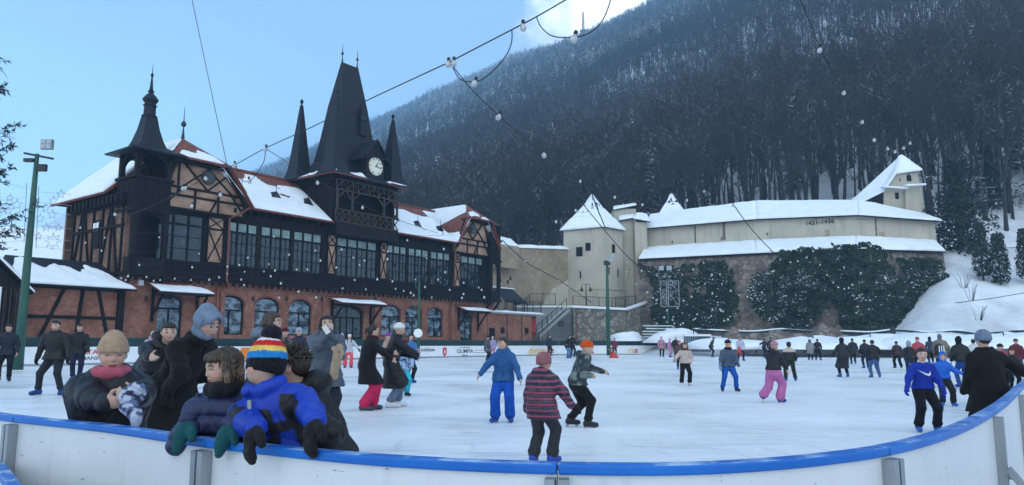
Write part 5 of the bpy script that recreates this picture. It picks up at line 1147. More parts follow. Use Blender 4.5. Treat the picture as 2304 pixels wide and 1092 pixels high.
def terrace():
    D=95.; c=atd(1370,760,D); c.z=0; q=lambda px,py,d=D: atd(px,py,d)-c
    root=thing_off('terrace_wall',c,'grey rubble stone terrace wall with snowy coping, right of the stairs','stone wall')
    m=MB(); T0,T1,T2=q(1290,692),q(1425,697),q(1462,676); 
    def dn(p): return Vector((p.x,p.y,-.5))
    b1=q(1404,697,D); T1=q(1408,698,D); T2=q(1462,680,101)
    m.poly([dn(T0),dn(T1),T1,T0]); m.poly([dn(T1),dn(T2),T2,T1]); m.poly([T0,T1,T2,T2+Vector((0,5,0)),T0+Vector((0,8,0))]); m.poly([dn(T0),T0,T0+Vector((0,8,0)),dn(T0)+Vector((0,8,0))]); m.build('wall','rubble',root)
    m=MB(); m.bar(T0+Vector((-.2,0,.12)),T1+Vector((0,0,.12)),.5,.28); m.bar(T1+Vector((0,0,.12)),T2+Vector((0,0,.12)),.5,.28); m.build('coping_snow','snow',root)
    m=MB(); s0=q(1330,700,D-.1); m.bar((T0.x+.4,-.12+T0.y,-.3),(T0.x+.4,-.12+T0.y,T0.z-.2),.1); m.build('drain_pipe','copper_trim',root)
    rr=thing_off('terrace_railing',c+T0,'wrought iron railing along the snowy terrace edge','railing'); m=MB(); railing(m,Vector((0,.4,.25)),T1-T0+Vector((0,.4,.25)),1.25); m.build('rail','black_metal',rr); m=MB(); railing(m,q(1385,690,100)-T0,q(1452,685,103)-T0,1.25); m.build('rail','black_metal',rr)
    rr=thing_off('terrace_railing',atd(1180,690,98.5),'wrought iron railing on the upper landing in front of the tan wall','railing'); o=atd(1180,690,98.5); m=MB(); railing(m,atd(1192,688,99)-o,atd(1250,688,99)-o,1.6); m.build('rail','black_metal',rr); m=MB(); railing(m,atd(1176,700,97)-o,atd(1192,688,99)-o,1.4); m.build('rail','black_metal',rr)
    la=atd(1232,692,98); root=thing_off('landing',Vector((la.x,la.y,0)),'concrete landing with snowy edge between annex and stairs','landing'); m=MB(); a=atd(1160,692,98)-Vector((la.x,la.y,0)); b=atd(1292,692,98)-Vector((la.x,la.y,0)); m.box(a.x,b.x,0,4,-.2,b.z); m.build('wall','concrete',root); m=MB(); m.box(a.x,b.x,-.15,1.2,b.z,b.z+.22); m.build('edge_snow','snow',root)
    # stairs
    st=atd(1218,760,94.5); st.z=0; root=thing_off('outdoor_stairs',st,'snowy concrete stairs rising left of the rubble terrace wall','stairs'); a=atd(1208,752,94.6)-st; b=atd(1275,692,94.6)-st; m=MB(); s_=MB(); n=16
    for k in range(n):
        x0=a.x+(b.x-a.x)*k/n; x1=a.x+(b.x-a.x)*(k+1)/n; z=a.z+(b.z-a.z)*(k+1)/n; m.box(x0,x1+.3,0,2.6,z-.45,z); s_.box(x0,x0+.24,.1,2.5,z,z+.07)
    m.build('steps','concrete',root); s_.build('step_snow','snow',root); m=MB(); m.bar(a+Vector((.3,-.1,-.3)),b+Vector((.3,-.1,-.3)),.14,.4); m.build('stringer','concrete',root)
    m=MB(); m.bar(a+Vector((0,0,1.1)),b+Vector((0,0,1.1)),.07); 
    for k in range(7): p=a.lerp(b,k/6.); m.bar(p,p+Vector((0,0,1.15)),.07)
    for k in range(3): p=a.lerp(b,k*.18)+Vector((0,-.05,0)); m.bar(Vector((p.x,p.y,-.1)),p+Vector((0,0,1.1)),.09)
    m.build('handrail','black_metal',root)
    m=MB(); p=atd(1262,729,94.3)-st; m.box(p.x-.35,p.x+.35,p.y,p.y+.3,p.z-.35,p.z+.35); m.build('dark_box','black_metal',root)
    # two-armed lantern
    p=atd(1319,692,96); root=thing_off('street_lamp',p,'old style black double lantern on the terrace','street lamp'); m=MB(); h=atd(1319,640,96).z-p.z; m.tube([(0,0,0),(0,0,h)],[.09,.05],8); m.tube([(-.55,0,h-.35),(-.5,0,h-.05),(0,0,h),(.5,0,h-.05),(.55,0,h-.35)],.035,6); m.build('pole','black_metal',root)
    for s in(-1,1): m=MB(); m.lathe((s*.55,0,h-.95),[(.06,0),(.22,.1),(.14,.4),(.05,.6)],8); m.build('lamp_shade','black_metal',root)
terrace()
# ---- ivy
def ivy(poly,n,label,seed,snowy=.16,thick=1.):
    rs=np.random.RandomState(seed); xs=[p[0] for p in poly]; ys=[p[1] for p in poly]
    def inside(x,y):
        r=False; j=len(poly)-1
        for i in range(len(poly)):
            if (poly[i][1]>y)!=(poly[j][1]>y) and x<(poly[j][0]-poly[i][0])*(y-poly[i][1])/(poly[j][1]-poly[i][1])+poly[i][0]: r=not r
            j=i
        return r
    def surfp(px,py):
        # distance on the battered face
        s=np.interp(px,[1440,1700,1925,2142],[0,1,2,3]); k=min(int(s),2); f=s-k; a=FL[k].lerp(FL[k+1],f); b=FBs[k].lerp(FBs[k+1],f); t=min(max((py-565)/190.,0),1); return a.y+(b.y-a.y)*t
    c=None; V=[];MI=[]; kk=0
    while kk<n:
        px=rs.uniform(min(xs),max(xs)); py=rs.uniform(min(ys),max(ys))
        if not inside(px+14*(vnoise(px/9.,py/9.,seed)-.5),py+14*(vnoise(px/9.,py/9.,seed+1)-.5)): continue
        if vnoise(px/14.,py/14.,seed+5)<.16: continue
        th=.2+thick*1.2*vnoise(px/18.,py/14.,seed+2)+rs.rand()*.5; p=atd(px,py,surfp(px,py)-th); p=np.array(p)
        if c is None: c=np.array([p[0],p[1],0])
        cl=vnoise(px/22.,py/18.,seed+9); snow=rs.rand()<snowy*(2.3 if cl>.60 else .22)*(1 if py>605 else .1)
        d=np.array([0,-.5,1.]) if snow else np.array([rs.normal()*.5,-1.,rs.normal()*.5]); d=d+rs.normal(size=3)*.3; d/=np.linalg.norm(d); a=np.cross(d,[0,1,0] if snow else rs.normal(size=3)); a/=np.linalg.norm(a); b=np.cross(d,a); s=.30*(.6+.7*rs.rand())
        if snow: s*=.75; 
        q=p-c; V+= [q-a*s*.6,q+b*s*.33,q+a*s*.6,q-b*s*.33]; MI.append(1 if snow else 0); kk+=1
    o=npmesh('ivy',np.array(V),np.arange(len(V)).reshape(-1,4),['ivy_leaf','snow'],MI,loc=tuple(c)); tag(o,label,'ivy'); return o
ivy([(1432,590),(1470,600),(1560,600),(1590,585),(1640,590),(1655,640),(1665,690),(1640,735),(1560,745),(1480,742),(1462,700),(1470,650)],9000,'dark snow speckled ivy on the left part of the bastion, beside the rubble terrace wall',1,.07)
ivy([(1760,562),(1860,556),(1955,545),(1992,565),(2020,620),(2060,640),(2070,700),(2010,740),(1900,752),(1880,700),(1850,690),(1830,740),(1745,735),(1700,700),(1680,650),(1700,615),(1735,600)],17000,'large dark ivy mass full of snow covering the middle of the bastion',2,.13,1.3)
ivy([(2020,580),(2090,580),(2120,585),(2135,640),(2143,700),(2110,720),(2040,735),(1990,742),(1940,752),(1930,700),(2000,650),(2050,640)],8000,'dark ivy hanging over the right corner of the bastion',3,.08,1.3)
# ---- low road wall on the right slope
def road_wall():
    a=atd(2110,566,101);b=atd(2440,556,97); c=(a+b)/2; root=thing_off('road_wall',c-Vector((0,0,1)),'low concrete wall along the road above the snow slope','wall'); m=MB(); m.bar(a-c+Vector((0,0,.6)),b-c+Vector((0,0,.6)),.4,1.3); m.build('wall','concrete',root); m=MB(); m.bar(a-c+Vector((0,0,1.32)),b-c+Vector((0,0,1.32)),.42,.12); m.build('wall_snow','snow',root)
road_wall()
# ================================================================ SMOOTH BODIES: distance fields meshed with surface nets
def surface_nets(f,org,h):
    s=f<0; nx,ny,nz=f.shape; 
    c=[s[i:nx-1+i,j:ny-1+j,k:nz-1+k] for i in(0,1) for j in(0,1) for k in(0,1)]
    cnt=sum(x.astype(np.int8) for x in c); act=(cnt>0)&(cnt<8); I=np.argwhere(act); n=len(I)
    if n==0: return np.zeros((0,3)),np.zeros((0,4),int)
    vid=-np.ones(act.shape,dtype=np.int64); vid[act]=np.arange(n)
    off=[(i,j,k) for i in(0,1) for j in(0,1) for k in(0,1)]; vals=np.stack([f[I[:,0]+a,I[:,1]+b,I[:,2]+d] for a,b,d in off],1)
    acc=np.zeros((n,3)); w=np.zeros(n)
    for a in range(8):
        for b in range(a+1,8):
            df=np.array(off[b])-np.array(off[a])
            if np.abs(df).sum()!=1: continue
            m=(vals[:,a]<0)!=(vals[:,b]<0); t=vals[:,a]/(vals[:,a]-vals[:,b]+1e-12); p=np.array(off[a])+t[:,None]*df; acc[m]+=p[m]; w[m]+=1
    V=(I+acc/w[:,None])*h+org; Fc=[]
    for ax in range(3):
        sl0=[slice(1,-1)]*3; sl0[ax]=slice(0,-1); a=s[tuple(sl0)]; sl1=[slice(1,-1)]*3; sl1[ax]=slice(1,None); b=s[tuple(sl1)]
        e=np.argwhere(a!=b); 
        if not len(e): continue
        fl=a[e[:,0],e[:,1],e[:,2]]; base=e.copy(); 
        for q in range(3):
            if q!=ax: base[:,q]+=1
        u,v=[(1,2),(2,0),(0,1)][ax]; du=np.zeros(3,int); dv=np.zeros(3,int); du[u]=1; dv[v]=1
        q=[base-du-dv,base-dv,base,base-du]; ids=[vid[x[:,0],x[:,1],x[:,2]] for x in q]; F4=np.stack(ids,1); F4[~fl]=F4[~fl][:,::-1]; Fc.append(F4)
    Fc=np.concatenate(Fc); Fc=Fc[(Fc>=0).all(1)]; return V,Fc
def A(*x): return np.array(x,dtype=float)
def nrm(v): v=np.asarray(v,dtype=float); return v/max(np.linalg.norm(v),1e-9)
def frame(yaw=0,pitch=0,roll=0): # columns: right, forward, up ; pitch>0 looks down
    return np.array((Matrix.Rotation(-yaw,3,'Z')@Matrix.Rotation(-pitch,3,'X')@Matrix.Rotation(roll,3,'Y')))
class SDF:
    def __init__(s): s.p=[]
    def cap(s,a,b,ra,rb=None,k=.02,R=None,sc=(1,1,1),sub=False):
        s.p.append(('c',A(*a),A(*b),ra,ra if rb is None else rb,k,np.eye(3) if R is None else R,A(*sc),sub)); return s
    def ell(s,c,r,k=.02,R=None,sub=False): s.p.append(('e',A(*c),None,A(*r),None,k,np.eye(3) if R is None else R,None,sub)); return s
    def chain(s,pts,rs,k=.015,R=None,sc=(1,1,1)):
        for i in range(len(pts)-1): s.cap(pts[i],pts[i+1],rs[i],rs[i+1],k,R,sc)
        return s
    def bounds(s):
        lo=[];hi=[]
        for t,a,b,ra,rb,k,Rm,sc,sub in s.p:
            if sub: continue
            if t=='e': m=np.abs(Rm)@ra; lo.append(a-m); hi.append(a+m)
            else:
                m=max(ra,rb)*max(1,sc.max()); lo.append(np.minimum(a,b)-m); hi.append(np.maximum(a,b)+m)
        return np.min(lo,0),np.max(hi,0)
    def mesh(s,h,disp=None,cut=None):
        lo,hi=s.bounds(); lo=lo-3*h-.01; hi=hi+3*h+.01; n=np.ceil((hi-lo)/h).astype(int)+1
        ax=[lo[i]+np.arange(n[i])*h for i in range(3)]; f=np.full(n,.25,dtype=np.float32)
        for t,a,b,ra,rb,k,Rm,sc,sub in s.p:
            if t=='e': m=np.abs(Rm)@ra+k*1.5+2*h; l,u=a-m,a+m
            else: m=max(ra,rb)*max(1,sc.max())+k*1.5+2*h; l,u=np.minimum(a,b)-m,np.maximum(a,b)+m
            i0=np.maximum(0,np.floor((l-lo)/h).astype(int)); i1=np.minimum(n,np.ceil((u-lo)/h).astype(int)+1)
            if (i1<=i0).any(): continue
            X,Y,Z=np.meshgrid(*[ax[q][i0[q]:i1[q]] for q in range(3)],indexing='ij'); P=np.stack([X,Y,Z],-1)-a
            if t=='e':
                Q=P@Rm; k0=np.sqrt(((Q/ra)**2).sum(-1)); k1=np.sqrt(((Q/(ra*ra))**2).sum(-1))+1e-9; d=k0*(k0-1)/k1
            else:
                Q=(P@Rm)/sc; B=((b-a)@Rm)/sc; bb=max((B*B).sum(),1e-9); tt=np.clip((Q@B)/bb,0,1); d=(np.sqrt(((Q-tt[...,None]*B)**2).sum(-1))-(ra+(rb-ra)*tt))*sc.min()
            g=f[i0[0]:i1[0],i0[1]:i1[1],i0[2]:i1[2]]
            if sub: hh=np.maximum(k-np.abs(-d-g),0)/k; r=np.maximum(g,-d)+hh*hh*k*.25
            else: hh=np.maximum(k-np.abs(d-g),0)/k; r=np.minimum(g,d)-hh*hh*k*.25
            f[i0[0]:i1[0],i0[1]:i1[1],i0[2]:i1[2]]=r
        if disp is not None or cut is not None:
            X,Y,Z=np.meshgrid(*ax,indexing='ij'); near=np.abs(f)<.06
            if disp is not None: f[near]+=disp(X[near],Y[near],Z[near]).astype(np.float32)
            if cut is not None: f=np.maximum(f,cut(X,Y,Z)).astype(np.float32)
        return surface_nets(f,lo,h)
def sdf_obj(name,S,h,mat,colr,parent=None,disp=None,cut=None):
    V,Fc=S.mesh(h,disp,cut)
    if not len(Fc): return None
    if name in('glove','person','hat','hair'):
        lab=np.arange(len(V)); E_=np.concatenate([Fc[:,[0,1]],Fc[:,[1,2]],Fc[:,[2,3]],Fc[:,[3,0]]])
        for _ in range(200):
            m=np.minimum(lab[E_[:,0]],lab[E_[:,1]]); old=lab.copy(); np.minimum.at(lab,E_[:,0],m); np.minimum.at(lab,E_[:,1],m); lab=lab[lab]; lab=lab[lab]
            if (lab==old).all(): break
        u_,c_=np.unique(lab,return_counts=True)
        if len(u_)>1:
            keep=np.isin(lab,u_[c_>=(c_.max() if name in('glove','person') else .25*c_.max())]); mp=np.cumsum(keep)-1; Fc=mp[Fc[keep[Fc].all(1)]]; V=V[keep]
    if callable(colr): C=colr(V)
    else: C=np.tile(np.array(colr,dtype=np.float32),(len(V),1))
    return npmesh(name,V,Fc,[mat],smooth=True,parent=parent,colr=C)
def ik(a,t,l1,l2,pole):
    a=A(*a); t=A(*t); d=t-a; L=np.linalg.norm(d); mx=(l1+l2)*.998
    if L>mx: t=a+d/L*mx; d=t-a; L=mx
    x=(l1*l1-l2*l2+L*L)/(2*L); y=math.sqrt(max(l1*l1-x*x,0)); u=d/L; p=A(*pole); p=p-u*(p@u); p=nrm(p); return a+u*x+p*y,t
SKIN=(.52,.33,.25)
def folds(seed,amp=.004,fr=38.):
    def f(X,Y,Z):
        a=np.abs(np.sin(Z*fr*.55+np.sin(X*15+seed)*1.9+np.sin(Y*12+seed)*1.7+np.sin(Z*9+X*7)*1.2)); b=np.abs(np.sin(Z*fr*.28+X*19+np.sin(Y*17+seed*2)*1.5+seed*2)); e=np.abs(np.sin(X*31+np.sin(Z*13+seed)*2.2+Y*11))
        return amp*(1.7*(1-a)**3+1.5*(1-b)**4+.8*(1-e)**4-.45)
    return f
def person(px,fy,hp,yaw,label,**o):
    """px,fy: where the feet stand in the photo; hp: height in photo pixels; yaw: 0 away, 90 to the right, 180 to the camera"""
    g=o.get('ground') or gnd(px,fy); Hm=o.get('H') or hp*CZ/(fy-H); g=Vector((g[0],g[1],0)); S_=Hm
    near=o.get('h',None); h=near or max(.011,min(.03,1.35*Hm/ (hp*.444) )) # about 1.3 render pixels
    det=hp>110 or near
    kid=o.get('kid',Hm<1.42); hk=o.get('hk',.145 if kid else .130); Y=R(yaw)
    # joints in metres, body frame x right, y forward
    lean=R(o.get('lean',8)); side=R(o.get('side',0)); tw=R(o.get('twist',0)); crouch=o.get('crouch',.0)
    sk=.055 if o.get('skates',True) else .0; hipz=(.50-crouch)*S_+sk*.0; P=A(0,-.02*S_-math.sin(lean)*.10*S_,hipz)
    up=A(math.sin(side),math.sin(lean),math.cos(lean)*math.cos(side)); up=nrm(up); fwd=nrm(A(0,math.cos(lean),-math.sin(lean)))
    tl=(.30 if kid else .315)*S_; C=P+up*tl*.62; N=P+up*tl*1.04; rt=nrm(np.cross(fwd,up)); ct,st=math.cos(tw),math.sin(tw); rs_=rt*ct+np.cross(up,rt)*-st; sf=np.cross(up,rs_)
    wS=(.105 if kid else .112)*S_*o.get('wide',1.); Sh={-1:N-rs_*wS-up*.047*S_,1:N+rs_*wS-up*.047*S_}
    hy=R(o.get('head',0)); hpch=R(o.get('nod',5)); HR=frame(hy,hpch,R(o.get('tilt',0)))
    hr=hk*S_/2; hc=N+up*.03*S_+A(0,math.sin(lean)*.02*S_,0)+HR@A(0,.15*hr,1.0*hr)
    if o.get('headoff'): hc=hc+A(*o['headoff'])*S_
    legs=o.get('legs',((-.07,0,0),(.07,.02,0))); L1=.245*S_;L2=.235*S_; J={}
    for s,lg in zip((-1,1),legs):
        hip=P+A(s*.05*S_,0,-.01*S_); an=A(lg[0]*S_,lg[1]*S_,(lg[2]+.06)*S_+sk*.3); kn,an=ik(hip,an,L1,L2,(s*.15,1,0)); J[s]=(hip,kn,an,(lg[3] if len(lg)>3 else s*14))
    arms=o.get('arms',((-.16,.06,.50),(.16,.06,.50))); Am={}
    for s,ar in zip((-1,1),arms):
        a=Sh[s]; t=A(ar[0]*S_,ar[1]*S_,ar[2]*S_); el,wr=ik(a,t,.155*S_,.145*S_,ar[3:6] if len(ar)>5 else (s*.6,-.7,-.5)); Am[s]=(a,el,wr)
    jc=o.get('top',(.02,.02,.025)); pc=o.get('pants',(.015,.015,.02)); skin=o.get('skin',SKIN)
    c_,s__=math.cos(Y),math.sin(Y)
    # ---------------- body
    B=SDF(); f=.62
    FR=np.stack([rs_,sf,up],1)
    B.cap(P,P+up*tl*.35,.075*S_,.068*S_,.03,FR,(1.15,.8,1)).cap(P+up*tl*.4,C+up*.06*S_,.068*S_,.078*S_,.03,FR,(1.2,.75,1)).cap(N-up*.05*S_-rs_*wS*.6,N-up*.05*S_+rs_*wS*.6,.045*S_,None,.03)
    B.cap(N-up*.04*S_,hc-HR@A(0,0,.35*hr),.036*S_,.031*S_,.015)
    for s in(-1,1):
        hip,kn,an,to=J[s]; B.chain([hip,kn,an],[.06*S_,.036*S_,.026*S_],.02); B.cap(an,an+A(math.sin(R(to))*.05*S_,math.cos(R(to))*.05*S_,-.028*S_),.02*S_,.015*S_,.01)
        a,el,wr=Am[s]; B.chain([a,el,wr],[.036*S_,.026*S_,.018*S_],.015)
    # head
    q=lambda x,y,z: hc+HR@(A(x,y,z)*hr)
    B.ell(q(0,-.10,.18),A(.75,.95,.84)*hr,.02,HR).ell(q(0,.16,-.22),A(.60,.66,.76)*hr,.03,HR).ell(q(0,.40,-.68),A(.34,.30,.24)*hr,.25*hr,HR)
    for s in(-1,1): B.ell(q(s*.36,.50,-.30),A(.24,.22,.24)*hr,.22*hr,HR).ell(q(s*.76,-.05,-.08),A(.09,.17,.25)*hr,.04*hr+.003,HR)
    if det:
        for s in(-1,1): B.ell(q(s*.31,.86,.03),A(.18,.15,.085)*hr,.10*hr,HR,sub=True)
        B.cap(q(0,.76,.08),q(0,.90,-.22),.06*hr,.095*hr,.10*hr); B.ell(q(-.09,.84,-.26),A(.07,.08,.055)*hr,.06*hr,HR).ell(q(.09,.84,-.26),A(.07,.08,.055)*hr,.06*hr,HR)
        B.ell(q(0,.80,-.52),A(.25,.10,.055)*hr,.05*hr,HR).ell(q(0,.78,-.61),A(.20,.10,.06)*hr,.05*hr,HR)
        for s in(-1,1): B.cap(q(s*.14,.80,.20),q(s*.5,.68,.22),.075*hr,.06*hr,.08*hr)
    else: B.cap(q(0,.74,.05),q(0,.92,-.25),.08*hr,.13*hr,.06*hr)
    # hands
    hands={}
    gl=o.get('gloves'); 
    for i,s in enumerate((-1,1)):
        a,el,wr=Am[s]; hd=nrm(wr-el); hv=o.get('hand'+('L' if s<0 else 'R')); 
        if hv is not None: hd=nrm(hv[:3])
        pal=nrm(hv[3:6]) if hv is not None and len(hv)>3 else nrm(A(-s*1.,.1,-.1)); pal=nrm(pal-hd*(pal@hd)); sd=np.cross(hd,pal)*s; curl=(hv[6] if hv is not None and len(hv)>6 else .55)
        hs=.105*S_*(1. if not kid else 1.02); pc0=wr+hd*hs*.12; hands[s]=(wr,hd,pal,sd,hs)
        def hand(T,fat,mitt=False):
            HRm=np.stack([sd,pal,hd],1); T.ell(wr+hd*hs*.30,A(.26,.13+fat*.3,.33)*hs,.01,HRm)
            if mitt:
                e=wr+hd*hs*.62+pal*hs*.05; T.cap(wr+hd*hs*.3,e,.25*hs,.22*hs,.02,HRm,(1,.72,1)); e2=e+nrm(hd+pal*curl*.9)*hs*.30; T.cap(e,e2,.215*hs,.16*hs,.02,HRm,(1,.72,1))
            else:
                for k,(o_,L_) in enumerate(((-.17,.40),(-.06,.46),(.06,.44),(.17,.34))):
                    b0=wr+hd*hs*.52+sd*o_*hs*-1; d1=nrm(hd+pal*curl*.8); b1=b0+d1*L_*hs*.48; d2=nrm(hd*(1-curl)+pal*curl*1.6); b2=b1+d2*L_*hs*.36; d3=nrm(hd*(1-1.6*curl)+pal*curl*1.9); b3=b2+d3*L_*hs*.25; T.chain([b0,b1,b2,b3],[(.058+fat*.12)*hs]*2+[(.052+fat*.12)*hs,(.045+fat*.1)*hs],.006)
            tb=wr+hd*hs*.16+sd*hs*.20; t1=tb+nrm(hd*.8+sd*.8+pal*.35)*hs*.28; t2=t1+nrm(hd+sd*.25+pal*.5)*hs*.24; T.chain([tb,t1,t2],[(.075+fat*.2)*hs,(.062+fat*.2)*hs,(.05+fat*.2)*hs],.012)
        if det and not gl: hand(B,0.)
        elif not gl: B.ell(wr+hd*hs*.42,A(.17,.13,.40)*hs,.01,np.stack([sd,pal,hd],1)).cap(wr+hd*hs*.2,wr+hd*hs*.35+sd*hs*.25,.07*hs,.05*hs,.01)
        hands[s]+=(hand,)
    lipc=o.get('lips',(.42,.15,.14)); blush=o.get('blush',.5)
    def bcol(V):
        C=np.tile(np.array(skin,dtype=np.float32),(len(V),1)); L=((V-hc)@HR)/hr
        fr=(L[:,1]>.3)&(np.linalg.norm(L,axis=1)<1.25)
        if det:
            m=fr&(((L[:,0]/.24)**2+((L[:,2]+.56)/.105)**2)<1)&(L[:,1]>.6); C[m]=lipc
            m=fr&(((np.abs(L[:,0])-.5)/.25)**2+((L[:,2]+.30)/.25)**2<1); C[m]=C[m]*np.array([1.05,.90,.88]) if blush else C[m]
            m=fr&(np.abs(np.abs(L[:,0])-.32)<.20)&(np.abs(L[:,2]-.255-.05*(1-((np.abs(L[:,0])-.3)/.2)**2))<.045); C[m]=o.get('brow',(.05,.03,.02))
        return C
    body=sdf_obj('person',B,h,'skin',bcol); body.location=g+Vector((0,0,o.get('lift',0.))); body.rotation_euler=(0,0,-Y); tag(body,label,o.get('cat','person'),o.get('group'))
    hh_=h
    # eyes
    if hp>60:
        E=MB(); E.mat('eye_white'); E.smooth=True
        for s in(-1,1):
            c=q(s*.31,.715,.03); E.lathe((0,0,0),[(.001,-1)],8) if False else None
            k=len(E.v); rr=.115*hr; 
            for a in range(7):
                for b in range(10): th=math.pi*a/6; ph=2*math.pi*b/10; v=c+HR@(A(math.sin(th)*math.cos(ph),math.cos(th),math.sin(th)*math.sin(ph))*rr); E.v.append(tuple(v))
            for a in range(6):
                E.mat('eye_dark' if a<2 else 'eye_white')
                for b in range(10): E.face([k+a*10+b,k+a*10+(b+1)%10,k+(a+1)*10+(b+1)%10,k+(a+1)*10+b])
        if not o.get('shut'): E.build('eyes',None,body,fix=False)
    # ---------------- trousers
    fl=o.get('flare',0.); T=SDF(); pw=o.get('pw',1.)*.88
    T.cap(P+up*.06*S_,P-up*.02*S_,.082*S_*pw,.088*S_*pw,.03,FR,(1.1,.85,1))
    for s in(-1,1):
        hip,kn,an,to=J[s]; b=an+(kn-an)*.10; T.chain([hip,kn,b],[.077*S_*pw,(.052+.01*fl)*S_*pw,(.044+.032*fl)*S_*pw],.03)
        if det: T.ell(b+A(0,.01,.015),A(.052,.06,.03)*S_*(1+fl*.3)*pw,.02)
    pcol=o.get('pcol'); sdn=rnd.uniform(0,6)
    sdf_obj('trousers',T,h,o.get('pmat','cloth'),pcol(S_) if pcol else pc,body,folds(sdn,.0035 if det else .002,34))
    # ---------------- jacket / coat
    K=SDF(); jw=o.get('jw',1.)*.93; hem=o.get('hem',.44)*S_ # height of hem above ice
    kj=.07 if jw>1.15 else .04; K.cap(P+up*.08*S_,C,.090*S_*jw,.096*S_*jw,kj,FR,(1.15,.84,1)).cap(C,N-up*.07*S_,.098*S_*jw,.092*S_*jw,kj,FR,(1.22,.84,1)).cap(N-up*.062*S_-rs_*wS*.7,N-up*.062*S_+rs_*wS*.7,.052*S_,None,.05)
    if True:
        t_=(P[2]+.1*S_-hem)/ (.98); bot=P+A(0,.01*S_,0)-A(0,0,P[2]-hem+.03*S_); K.cap(P+up*.12*S_,bot,.09*S_*jw,(.088+.10*max(0,.45-hem/S_))*S_*jw,.04,FR,(1.12,.88,1))
        for s in(-1,1):
            hip,kn=J[s][0],J[s][1]; tq=min(1.,max(.25,(hip[2]-hem+.05*S_)/max(.05,hip[2]-kn[2]))) ; K.cap(hip+A(0,0,.03*S_),hip+(kn-hip)*tq,.083*S_*max(pw,jw),(.083 if tq<.9 else .075)*S_*max(pw,jw),.05)
    ar_=max(.9,o.get('aw',1.)*.86)
    for s in(-1,1):
        a,el,wr=Am[s]; w2=el+(wr-el)*.96; K.chain([a-up*.010*S_,el,w2],[.053*S_*ar_,.043*S_*ar_,.035*S_*ar_],kj)
        if det: K.cap(el+(wr-el)*.86,w2,.037*S_*ar_,.035*S_*ar_,.012)
    collar=o.get('collar',.5)
    if collar: 
        for t in range(10):
            a_=t/10*6.283; pz=N+up*(.005+.012*collar)*S_+FR@A(math.cos(a_)*.052,math.sin(a_)*.045+.008,.0)*S_; pz2=N+up*(.005+.012*collar)*S_+FR@A(math.cos(a_+.63)*.052,math.sin(a_+.63)*.045+.008,.0)*S_; K.cap(pz,pz2,.020*S_,None,.02)
    hood=o.get('hood')
    if hood=='down': 
        K.ell(N+FR@A(0,-.065,.005)*S_,A(.085,.055,.05)*S_,.02,FR).cap(N+FR@A(-.07,-.02,.015)*S_,N+FR@A(-.03,.06,-.02)*S_,.022*S_,None,.02).cap(N+FR@A(.07,-.02,.015)*S_,N+FR@A(.03,.06,-.02)*S_,.022*S_,None,.02)
    quilt=o.get('quilt',0); fo=folds(sdn+1,o.get('fold',.0055 if det else .003),30)
    def dsp(X,Y2,Z):
        d=fo(X,Y2,Z)
        if quilt: d=d+ (.016 if near else .011)*(1-np.abs(np.sin(((X*up[0]+Y2*up[1]+Z*up[2])+np.abs(X)*.08)*math.pi/quilt)))**2-.004
        return d
    jcol=o.get('jcol')
    def cut(X,Y2,Z): return hem-Z
    jk=sdf_obj(o.get('jname','jacket'),K,h,o.get('jmat','nylon'),(lambda V:jcol(V,dict(S=S_,N=N,P=P,FR=FR,up=up,Am=Am,C=C))) if jcol else jc,body,dsp,cut)
    if o.get('zip') is not None and det:
        z=SDF(); 
    # gloves
    if gl:
        mt=o.get('mitt',False)
        for ix,s in enumerate((-1,1)):
            G1=SDF(); hnd=hands[s][-1]; hnd(G1,.35 if det else .3,mt); wr=hands[s][0]; fd=nrm(Am[s][2]-Am[s][1]); G1.cap(wr-fd*.035*S_,wr+fd*.01*S_,.034*S_,.028*S_,.02); sdf_obj('glove',G1,h*.8,'knit' if mt else 'cloth',gl,body)
    # ---------------- skates
    bc=o.get('boots',(.02,.06,.30))
    if o.get('skates',True) :
        for s in(-1,1):
            hip,kn,an,to=J[s]; Z=SDF(); d=A(math.sin(R(to)),math.cos(R(to)),0); r_=A(d[1],-d[0],0); pit=(lg_p(legs[(s+1)//2]) if False else 0); base=an-A(0,0,.062*S_)
            if an[2]>.13*S_: # lifted foot tips
                d=nrm(d+A(0,0,-.5)); base=an-nrm(A(d[0]*.5,d[1]*.5,1))*.06*S_
            Z.cap(an+(kn-an)*.15,an,.037*S_,.036*S_,.02).cap(base-d*.02*S_+A(0,0,.034*S_),base+d*.10*S_+A(0,0,.022*S_),.036*S_,.029*S_,.025)
            b_=sdf_obj('skate',Z,h,'boot',bc,body); 
            if b_ is None: continue
            m=MB(); u2=np.cross(r_,d); u2=u2 if u2[2]>0 else -u2; lo=base-u2*.036*S_
            m.bar(lo-d*.05*S_-u2*.004,lo+d*.13*S_-u2*.004,.006,.022*S_,up=tuple(u2)); 
            for t in(-.03,.08): m.bar(lo+d*t*S_+u2*.01*S_,lo+d*t*S_+u2*.04*S_,.02*S_,.03*S_,up=tuple(d))
            m.build('blade','metal_grey',b_)
    # ---------------- hair
    hair=o.get('hair'); hcl=o.get('haircol',(.035,.02,.012))
    if hair:
        W=SDF(); kk=.03*hr+.004; W.ell(q(0,-.16,.26),A(.82,1.0,.86)*hr,kk,HR)
        if hair=='short': W.ell(q(0,.42,.62),A(.62,.42,.34)*hr,.1*hr,HR).ell(q(0,-.45,-.1),A(.70,.55,.55)*hr,.1*hr,HR)
        if hair in('bob','long','pony'): W.ell(q(0,-.45,-.1),A(.76,.62,.75)*hr,.1*hr,HR)
        if hair=='bob':
            W.ell(q(0,.45,.60),A(.72,.50,.36)*hr,.1*hr,HR)
            for s in(-1,1): W.chain([q(s*.70,.10,.3),q(s*.84,.05,-.4),q(s*.76,.12,-1.05)],[.26*hr,.30*hr,.22*hr],.1*hr)
            W.ell(q(0,-.55,-.55),A(.85,.5,.75)*hr,.15*hr,HR)
